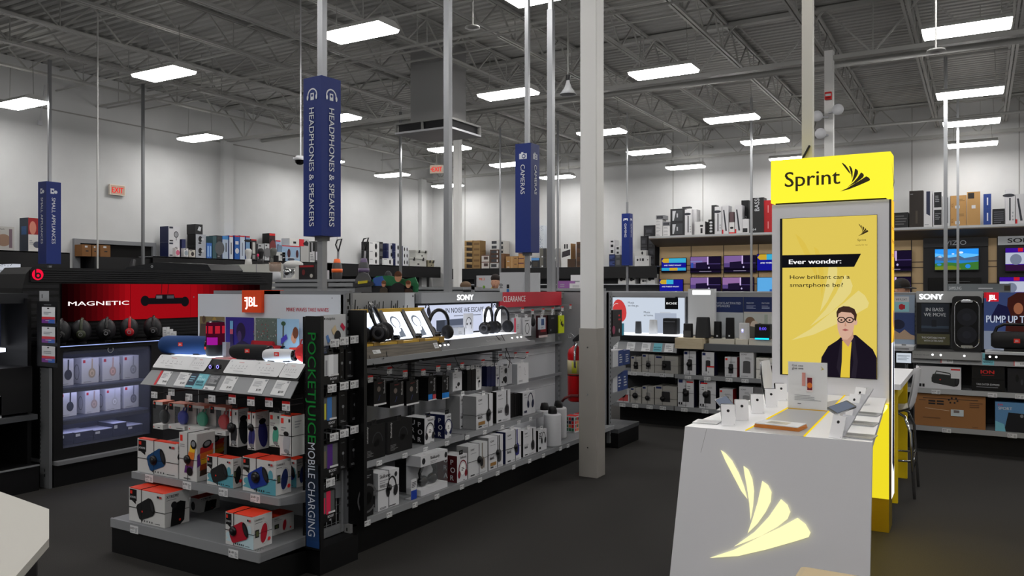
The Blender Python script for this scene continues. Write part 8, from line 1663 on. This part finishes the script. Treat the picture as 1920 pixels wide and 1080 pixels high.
for px0, px1, pt, lab, base, f in ((1676, 1703, 399, 'low black box with grey print right of the kiosk header', M((34, 34, 36)), lambda d: d.lines(.1, .2, .9, .9, 4, M((90, 90, 92)))), (1705, 1731, 358, 'tall dark brown soundbar carton on the top shelf', M((44, 38, 34)), lambda d: (d.rect(.45, .1, .6, .45, M((70, 62, 54))), d.lines(.08, .9, .4, .94, 1, GREY))), (1732, 1748, 358, 'white upright box with dark blue slanted bar', M((206, 206, 208)), lambda d: (d.poly([(.3, .98), (.75, .98), (.75, .3), (.3, .36)], M((40, 46, 70))), d.lines(.1, .05, .9, .1, 1, FINE))), (1766, 1781, 368, 'white and dark box just left of the brown cartons', M((196, 198, 200)), lambda d: (d.rect(.2, .1, .8, .95, M((70, 74, 80))),)), (1813, 1838, 360, 'tall brown carton with black label and white tape', M((172, 134, 84), .8), lambda d: (d.rect(.08, .8, .55, .97, M((34, 28, 24))), d.rect(.35, .5, .65, .6, PALE))), (1861, 1884, 392, 'low black box with fine grey text right of the blue boxes', M((22, 22, 26)), lambda d: d.lines(.1, .1, .9, .9, 6, M((80, 82, 90)))), (1885, 1903, 355, 'white soundbar box with slim bar print near the right edge', SBW, sb(ds)), (1904, 1922, 364, 'grey white box with long black bar at the right edge', M((190, 190, 193)), sb(ds, 1))): tb(px0, px1, pt, lab, base, f, dp=.45)
tst(1750, 1767, (392, 359), M((200, 200, 202)), lambda d: (d.rect(.08, .08, .9, .95, M((26, 26, 30))), d.lines(.2, .4, .8, .8, 4, GREY)), ('white-edged black box, lower of two left of the grey poles', 'white-edged black box, upper of two left of the grey poles')); tst(1782, 1812, (394, 367), M((176, 136, 84), .8), lambda d: (d.text('BDL', .18, .2, .12, M((110, 70, 40)), rot=HALF, w=1), d.rect(.3, .1, .6, .3, PALE), d.lines(.4, .6, .9, .8, 2, M((130, 100, 60)))), ('brown carton behind the right grey pole, lower of two', 'brown carton behind the right grey pole, upper of two'), Y=YB - .86); tst(1844, 1860, (392, 364), M((30, 60, 130)), lambda d: (d.rect(.4, .25, .55, .75, M((200, 206, 220))), d.rect(.9, 0, 1, 1, PALE)), ('blue box on the top shelf, lower of two', 'blue box on the top shelf, upper of two'))
# ================================================================ shelving between the walls and the front runs
def run(px0, px1, pyt, Y, h_, label, c=GREY, dp=.9, Z=None):
    a, b = oy(px0, pyt, Y), oy(px1, pyt, Y); t = thing('gondola_shelf', label, 'store shelf', ((a.x + b.x) / 2, Y + dp / 2, 0)); z = Z or oy((px0 + px1) / 2, pyt, Y).z
    mb = MB(); mb.box(a.x, b.x, Y + dp * .45, Y + dp * .55, .1, z, c); wb(mb, 'back_panel', t); mb = MB(); mb.box(a.x, b.x, Y, Y + dp, 0, .15, BLACK); wb(mb, 'base_kick', t)
    for zz in (.5, .9, 1.25):
        mb = MB(); mb.box(a.x, b.x, Y + .05, Y + dp - .05, zz - .03, zz, M((150, 152, 155), .5)); wb(mb, 'shelf', t)
    mb = MB(); mb.box(a.x, b.x, Y + dp * .2, Y + dp * .8, z - .04, z, M((140, 142, 145), .45))
    for i in range(3): mb.box(a.x, b.x, Y + dp * .2 - .006, Y + dp * .2, z - .12 - i * .09, z - .06 - i * .09, M((140, 142, 145), .45))
    wb(mb, 'top_rail', t); return z
z_a = run(482, 662, 524, 9.6, .3, 'grey slat-topped shelf run carrying mixers behind the black display'); z_b = run(664, 855, 540, 9.6, .3, 'grey shelf run behind the crowd poster carrying vacuum cleaners', Z=1.62); z_c = run(855, 1100, 541, 11.0, .3, 'grey shelf run behind the SONY header', Z=1.6); z_d = run(1105, 1460, 546, 12.5, .3, 'grey shelf run in front of the television wall', Z=1.55); z_e = run(1668, 1960, 546, 12.5, .3, 'grey shelf run below the landscape television', Z=1.52)
Ym = 9.6 + .35
def pm(px, z=None): return (oy(px, 500, Ym).x, Ym, (z or z_a) + .001)
BR = (200, 200, 200)
def mixer(px, c, label, z=z_a):
    t = thing('stand_mixer', label, 'mixer', pm(px, z), .4); mb = MB(); mb.rbox(-.16, .16, -.1, .1, 0, .03, .04, c); mb.rbox(.05, .15, -.06, .06, .03, .22, .03, c); mb.build('base', t); mb = MB(); mb.ell((-.0, 0, .26), (.18, .075, .07), c); mb.build('head', t); mb = MB(); mb.lathe([(.04, .03), (.09, .1), (.1, .18), (.095, .18), (.08, .1), (0, .04)], (-.08, 0, 0), CHROME, 18); mb.build('bowl', t)
def processor(px, c, label, z=z_a, s=1.0):
    t = thing('food_processor', label, 'food processor', pm(px, z)); mb = MB(); mb.lathe([(0, 0), (.1 * s, 0), (.095 * s, .12 * s), (.06 * s, .14 * s)], (0, 0, 0), c, 18); mb.build('motor_base', t); mb = MB(); mb.lathe([(.075 * s, .14 * s), (.1 * s, .16 * s), (.105 * s, .3 * s), (.0, .31 * s)], (0, 0, 0), glass((150, 120, 100), alpha=.5), 18); mb.build('bowl', t); mb = MB(); mb.cyl((.02 * s, 0, 0), .045 * s, .31 * s, .42 * s, BLACK); mb.build('feed_tube', t)
processor(516, PALE, 'food processor with clear bowl and black tube above the black display', s=1.0); mixer(550, M((206, 206, 204), .4), 'white stand mixer on the grey slat-topped run')
p = pm(583); pbox('appliance_box', 'dark red and black toaster box beside the white mixer', .36, .2, .24, (p[0], p[1] - .1, p[2]), 0, M((30, 26, 28)), f=lambda d: (d.rect(.05, .85, .95, 1, M((150, 30, 36))), d.ell(.3, .5, .15, .2, M((110, 40, 40))), d.ell(.8, .25, .14, .14, M((190, 186, 180))))); p = pm(600); pbox('appliance_box', 'small white box right of the dark toaster box', .1, .14, .15, (p[0] + .12, p[1] - .1, p[2]), 0, PALE, f=lambda d: d.lines(.2, .2, .8, .8, 3, FINE))
def vacuum(px, c, acc, label, h=.95, z=z_b):
    t = thing('upright_vacuum', label, 'vacuum cleaner', pm(px, z), .3); mb = MB(); mb.rbox(-.13, .13, -.16, .1, 0, .07, .03, c); mb.build('floor_head', t); mb = MB(); mb.lathe([(0, .07), (.07, .08), (.085, .2), (.08, .36), (.05, .42)], (0, 0, 0), c, 16); mb.build('dust_bin', t); mb = MB(); mb.lathe([(.088, .24), (.09, .24), (.09, .3), (.088, .3)], (0, 0, 0), acc, 16); mb.build('trim_ring', t); mb = MB(); mb.lathe([(.06, .4), (.05, .46), (0, .47)], (0, 0, 0), acc, 16); mb.build('cap', t)
    mb = MB(); mb.tube([(0, .03, .4), (0, .05, h * .75)], .018, M((110, 110, 114), .4), 8); mb.tube([(0, .05, h * .75), (-.05, .05, h * .9), (-.02, .05, h), (.06, .05, h + .02), (.0, .05, h * .76)], .013, DARK, 8); mb.build('handle', t)
vacuum(632, M((70, 66, 66), .4), M((230, 100, 40), .4), 'grey and orange upright vacuum cleaner behind the headphone run', h=.78); vacuum(682, M((62, 62, 66), .4), M((92, 78, 106), .4), 'dark grey upright vacuum cleaner with purple trim', h=.78)
p = pm(730, z_b); t = thing('table_fan', 'small black appliance on a stem before the black wall shelf', 'appliance', (oy(728, 500, 16).x, 16.0, 0)); mb = MB(); mb.tube([(0, 0, 0), (0, 0, 1.7)], .05, DARK, 10); mb.lathe([(0, 0), (.2, 0), (.2, .04), (0, .06)], (0, 0, 0), DARK, 16); mb.build('stem', t); mb = MB(); mb.ell((0, 0, 1.85), (.12, .1, .2), DARK); mb.build('head', t)
# cardboard film display with plain figures
t = thing('cardboard_standee', 'cardboard stand with grey arch, yellow bar and plain figures', 'standee', (oy(720, 540, 9.2).x, 9.2, 0))
def cut(px_pts, c, dy, name, lab=None):
    P = [oy(x, y, 9.2 + dy) for x, y in px_pts]; mb = MB(); mb.prism([(q.x, q.z) for q in P], 9.2 + dy, 9.215 + dy, c, 'y'); o = wb(mb, name, t)
    if lab: o['label'] = lab
cut([(700, 548), (697, 526), (706, 518), (728, 517), (760, 524), (778, 520), (784, 534), (783, 548)], M((40, 110, 70), .5), .04, 'backdrop'); cut([(700, 547), (700, 522), (716, 518), (722, 530), (716, 547)], M((60, 96, 170), .5), .03, 'backdrop', 'blue corner of the backdrop')
cut([(665, 548), (666, 524), (672, 514), (681, 511), (690, 514), (695, 524), (696, 548)], M((90, 90, 92), .4), .0, 'arch'); cut([(671, 528), (689, 526), (688, 531), (671, 533)], M((206, 190, 50), .5), -.03, 'title_bar', 'plain yellow bar'); cut([(663, 532), (698, 528), (701, 535), (662, 539)], M((54, 54, 58), .4), -.02, 'name_plate')
def figure(px, py, s, hair, coat, dy):
    cut([(px - 9 * s, 549), (px - 8 * s, py + 11 * s), (px - 3 * s, py + 8 * s), (px + 3 * s, py + 8 * s), (px + 8 * s, py + 11 * s), (px + 9 * s, 549)], M(coat, .6), dy, 'figure_coat'); cut([(px + 4.5 * s * math.cos(a), py + 7 * s * math.sin(a)) for a in [k * math.pi / 8 for k in range(16)]], M((196, 140, 108), .6), dy - .02, 'figure_face'); cut([(px + 5 * s * math.cos(a), py - 2 * s + 6.5 * s * math.sin(a)) for a in [math.pi + k * math.pi / 8 for k in range(9)]], M(hair, .7), dy - .04, 'figure_hair')
a, b = oy(680, 549, 9.25), oy(775, 549, 9.25); mb = MB(); mb.box(a.x, b.x, 9.22, 9.25, 0, a.z + .1, DARK); wb(mb, 'support', t); figure(746, 520, 1.35, (92, 54, 32), (30, 28, 30), -.03); figure(765, 534, .95, (110, 60, 36), (60, 40, 30), -.02); figure(719, 533, .8, (120, 80, 50), (70, 60, 50), -.02)
# white promotional panels above the clearance sign
def panel(px0, px1, y0, Y, label, f, zb=.0):
    a, b = oy(px0, y0, Y), oy(px1, y0, Y); z = oy((px0 + px1) / 2, y0, Y).z; t = thing('promo_panel', label, 'panel', ((a.x + b.x) / 2, Y, 0)); mb = MB(); mb.box(a.x, b.x, Y, Y + .03, 1.2, z, PALE)
    if f: f(D(mb, (a.x, Y - .001, 1.2), (1, 0, 0), (0, 0, 1), (0, -1, 0), b.x - a.x, z - 1.2, .002))
    wb(mb, 'board', t); mb = MB(); mb.box(a.x + .05, b.x - .05, Y + .0, Y + .03, 0, 1.2, DARK); wb(mb, 'stand_panel', t)
panel(937, 982, 511, 9.0, 'white panel with black 10 behind the clearance sign', lambda d: (d.text('10', .13, .66, .09, INK, rot=HALF, w=.9), d.rect(.3, .66, .4, .74, INK), d.rect(.3, .56, .4, .64, M((40, 120, 190))))); panel(989, 1011, 512, 9.05, 'blank white panel right of the cameras pole', None)
panel(890, 935, 517, 13.0, 'white poster with orange lettering and small yellow shapes', lambda d: (d.text('ME 3', .2, .86, .07, M((226, 96, 40)), w=.5, bold=.04), d.ell(.12, .62, .05, .05, M((220, 190, 50))), d.ell(.75, .6, .05, .06, M((220, 190, 50))), d.ell(.4, .66, .045, .045, M((120, 170, 60))), d.rect(.0, .3, .08, 1, INK)))
t = thing('shelf_upright', 'grey slotted upright standing beside the clearance sign top', 'post', (oy(1036, 520, 7.9).x, 7.9, 0)); mb = MB(); zt_ = oy(1036, 490, 7.9).z; mb.box(-.035, .035, -.02, .02, 0, zt_, STEELGREY); mb.box(-.004, .008, -.021, -.02, zt_ - .08, zt_ - .05, BLACK); mb.box(-.004, .008, -.021, -.02, zt_ - .14, zt_ - .11, BLACK); mb.build('post', t)
for px0, px1, y0, c, lab in ((1046, 1068, 527, (140, 90, 150), 'purple flowery pack behind the clearance sign top'), (1068, 1096, 532, (206, 204, 206), 'flat white box beside the purple pack'), (1070, 1096, 516, (214, 214, 216), 'white tray box on the run left of the column')):
    ybox(px0, px1, y0, 11.3 if y0 > 520 else 11.8, 1.601, .2, 'stock_box', lab, M(c), f=lambda d: d.lines(.2, .2, .8, .7, 2, FINE))
# dark counter with white board among the kitchen goods
t = thing('display_counter', 'long dark curved counter top with a white oval emblem above the black display', 'counter', (oy(290, 495, 9.5).x, 9.5, 0))
a, b = oy(228, 495, 9.5), oy(396, 495, 9.5); zc = oy(300, 492, 9.5).z; mb = MB(); mb.prism([(a.x, 0), (a.x, zc - .2), (a.x + .15, zc - .08), ((a.x + b.x) / 2 - .2, zc), (b.x - .1, zc - .06), (b.x, zc - .16), (b.x, 0)], 9.5, 10.2, M((26, 27, 30), .5), 'y'); mb.build('counter_body', t, -Vector(t.location)); mb = MB(); d = D(mb, (a.x, 9.499, zc - .3), (1, 0, 0), (0, 0, 1), (0, -1, 0), b.x - a.x, .3, .001); d.ell(.36, .74, .11, .08, WHITE); d.ell(.36, .74, .07, .05, DARK); d.text('MIUM', .3, .28, .2, WHITE, w=.2, bold=.04); wb(mb, 'emblem', t)
ybox(394, 536, 496, 12.5, 0, .5, 'white_counter', 'long white counter front behind the black display header', M((206, 206, 200)), cat='counter', f=lambda d: (d.rect(.62, .0, .63, 1, FINE), d.rect(.97, .6, 1, 1, GREY)))
for px, c, s, lab in ((456, (206, 206, 204), .9, 'white bladeless appliance on the white counter'), (479, (34, 34, 36), .9, 'black blender with pink dot on the white counter'), (503, (90, 92, 88), .9, 'grey green blender on the white counter')):
    p = oy(px, 492, 12.6); zt_ = oy(450, 496, 12.5).z; t = thing('blender', lab, 'blender', (p.x, 12.75, zt_ + .002)); mb = MB(); mb.lathe([(0, 0), (.09 * s, 0), (.075 * s, .14 * s), (0, .14 * s)], (0, 0, 0), M(c, .4), 16); mb.build('motor_base', t); mb = MB(); mb.lathe([(.05 * s, .14 * s), (.08 * s, .3 * s), (.085 * s, .36 * s), (.05 * s, .4 * s), (0, .4 * s)], (0, 0, 0), M(c, .3), 16)
    if px == 479: mb.ell((0, -.08, .2), (.035, .02, .035), M((226, 60, 110)))
    mb.build('jug', t)
# far left lit sign
t = thing('lit_sign', 'white glowing sign lettered Speed at the left picture edge', 'sign', (oy(0, 520, 7.4).x, 7.4, 0)); a, b = oy(-70, 500, 7.4), oy(27, 500, 7.4); zt_ = a.z + .02
mb = MB(); mb.box(a.x, b.x, 7.4, 7.5, 0, zt_ - .3, M((120, 150, 170), .5)); wb(mb, 'stand_panel', t); mb = MB(); mb.box(a.x, b.x, 7.38, 7.5, zt_ - .28, zt_, E((206, 210, 220), .8)); d = D(mb, (a.x, 7.379, zt_ - .28), (1, 0, 0), (0, 0, 1), (0, -1, 0), b.x - a.x, .28, .001); d.text('the Speed', .6, .5, .26, INK, w=.38)
for i in range(40): d.ell(random.random(), random.uniform(.85, .98), .04, .03, INK, 6)
wb(mb, 'lit_box', t)
# ================================================================ people seen over the shelves
def person(px, pyh, Y, label, shirt, trousers, hair, cap=None, rz=0.0, h=1.74):
    p = oy(px, pyh, Y); t = thing('person', label, 'person', (p.x, Y, 0), rz); k = h / 1.74; sk = M((196, 148, 122), .6)
    prof = [(0.0, .0, .0, .0)]
    mb = MB()
    def loft(rings, m, seg=14):
        vs = []; n = len(rings)
        for (cx, cy, z, rx, ry) in rings:
            for j in range(seg): a = 2 * math.pi * j / seg; vs.append((cx + rx * math.cos(a), cy + ry * math.sin(a), z * k))
        mb.add(vs, [(i * seg + j, i * seg + (j + 1) % seg, (i + 1) * seg + (j + 1) % seg, (i + 1) * seg + j) for i in range(n - 1) for j in range(seg)], m, True)
    loft([(0, 0, .85, .15, .1), (0, 0, 1.0, .16, .11), (0, 0, 1.2, .165, .115), (0, 0, 1.36, .19, .11), (0, 0, 1.43, .16, .09), (0, 0, 1.47, .07, .07)], M(shirt, .8))
    for s in (-1, 1):
        loft([(s * .09, 0, .88, .085, .09), (s * .1, 0, .5, .065, .07), (s * .1, .01, .1, .045, .05)], M(trousers, .8)); loft([(s * .1, -.06, .09, .05, .12), (s * .1, -.06, .0, .05, .13)], BLACK)
        loft([(s * .19, 0, 1.4, .05, .05), (s * .23, 0, 1.2, .045, .045), (s * .24, -.02, 1.08, .04, .04)], M(shirt, .8)); loft([(s * .24, -.02, 1.1, .036, .036), (s * .235, -.1, .95, .03, .03), (s * .23, -.14, .88, .035, .02), (s * .23, -.17, .82, .01, .01)], sk)
    loft([(0, 0, 1.44, .055, .055), (0, -.005, 1.52, .05, .055), (0, -.02, 1.53, .055, .07), (0, -.02, 1.58, .068, .085), (0, -.01, 1.64, .076, .095), (0, 0, 1.7, .07, .088), (0, 0, 1.735, .03, .04)], sk)
    mb.ell((0, -.105, 1.6 * k), (.012, .02, .018), sk, 8, 6)
    for s in (-1, 1): mb.ell((s * .074, 0, 1.61 * k), (.012, .02, .03), sk, 8, 6); mb.ell((s * .028, -.09, 1.63 * k), (.01, .008, .007), M((40, 30, 26)), 8, 6)
    mb.ell((0, -.098, 1.56 * k), (.022, .008, .006), M((150, 90, 84)), 8, 6)
    mb.build('body', t)
    mb = MB(); mb.ell((0, .0, 1.69 * k), (.086, .106, .082), M(hair, .8), 16, 8); mb.build('hair', t)
    if cap:
        mb = MB(); mb.lathe([(.088, 1.65 * k), (.09, 1.7 * k), (.07, 1.75 * k), (0, 1.77 * k)], (0, 0, 0), M(cap, .8), 18); mb.slab([(-.07, -.07, 1.655 * k), (.07, -.07, 1.655 * k), (.05, -.17, 1.645 * k), (-.05, -.17, 1.645 * k)], (0, 0, 1), .01, M(cap, .8)); mb.build('cap', t)
zh = lambda py, Y, px: oy(px, py, Y).z
person(929, 520, 12.4, 'dark-haired person in a black top, facing the camera behind the SONY header', (30, 30, 34), (40, 42, 54), (34, 26, 24), rz=.3, h=zh(517, 12.4, 929)); person(873, 531, 12.2, 'brown-haired person with only the head top visible over the shelf', (60, 62, 80), (40, 42, 54), (100, 80, 62), rz=2.6, h=zh(531, 12.2, 873)); person(1690, 535, 10.4, 'person in a dark cap and red top looking down behind the shelf', (150, 20, 34), (40, 42, 54), (40, 34, 30), cap=(44, 46, 48), rz=.9, h=zh(527, 10.4, 1690))
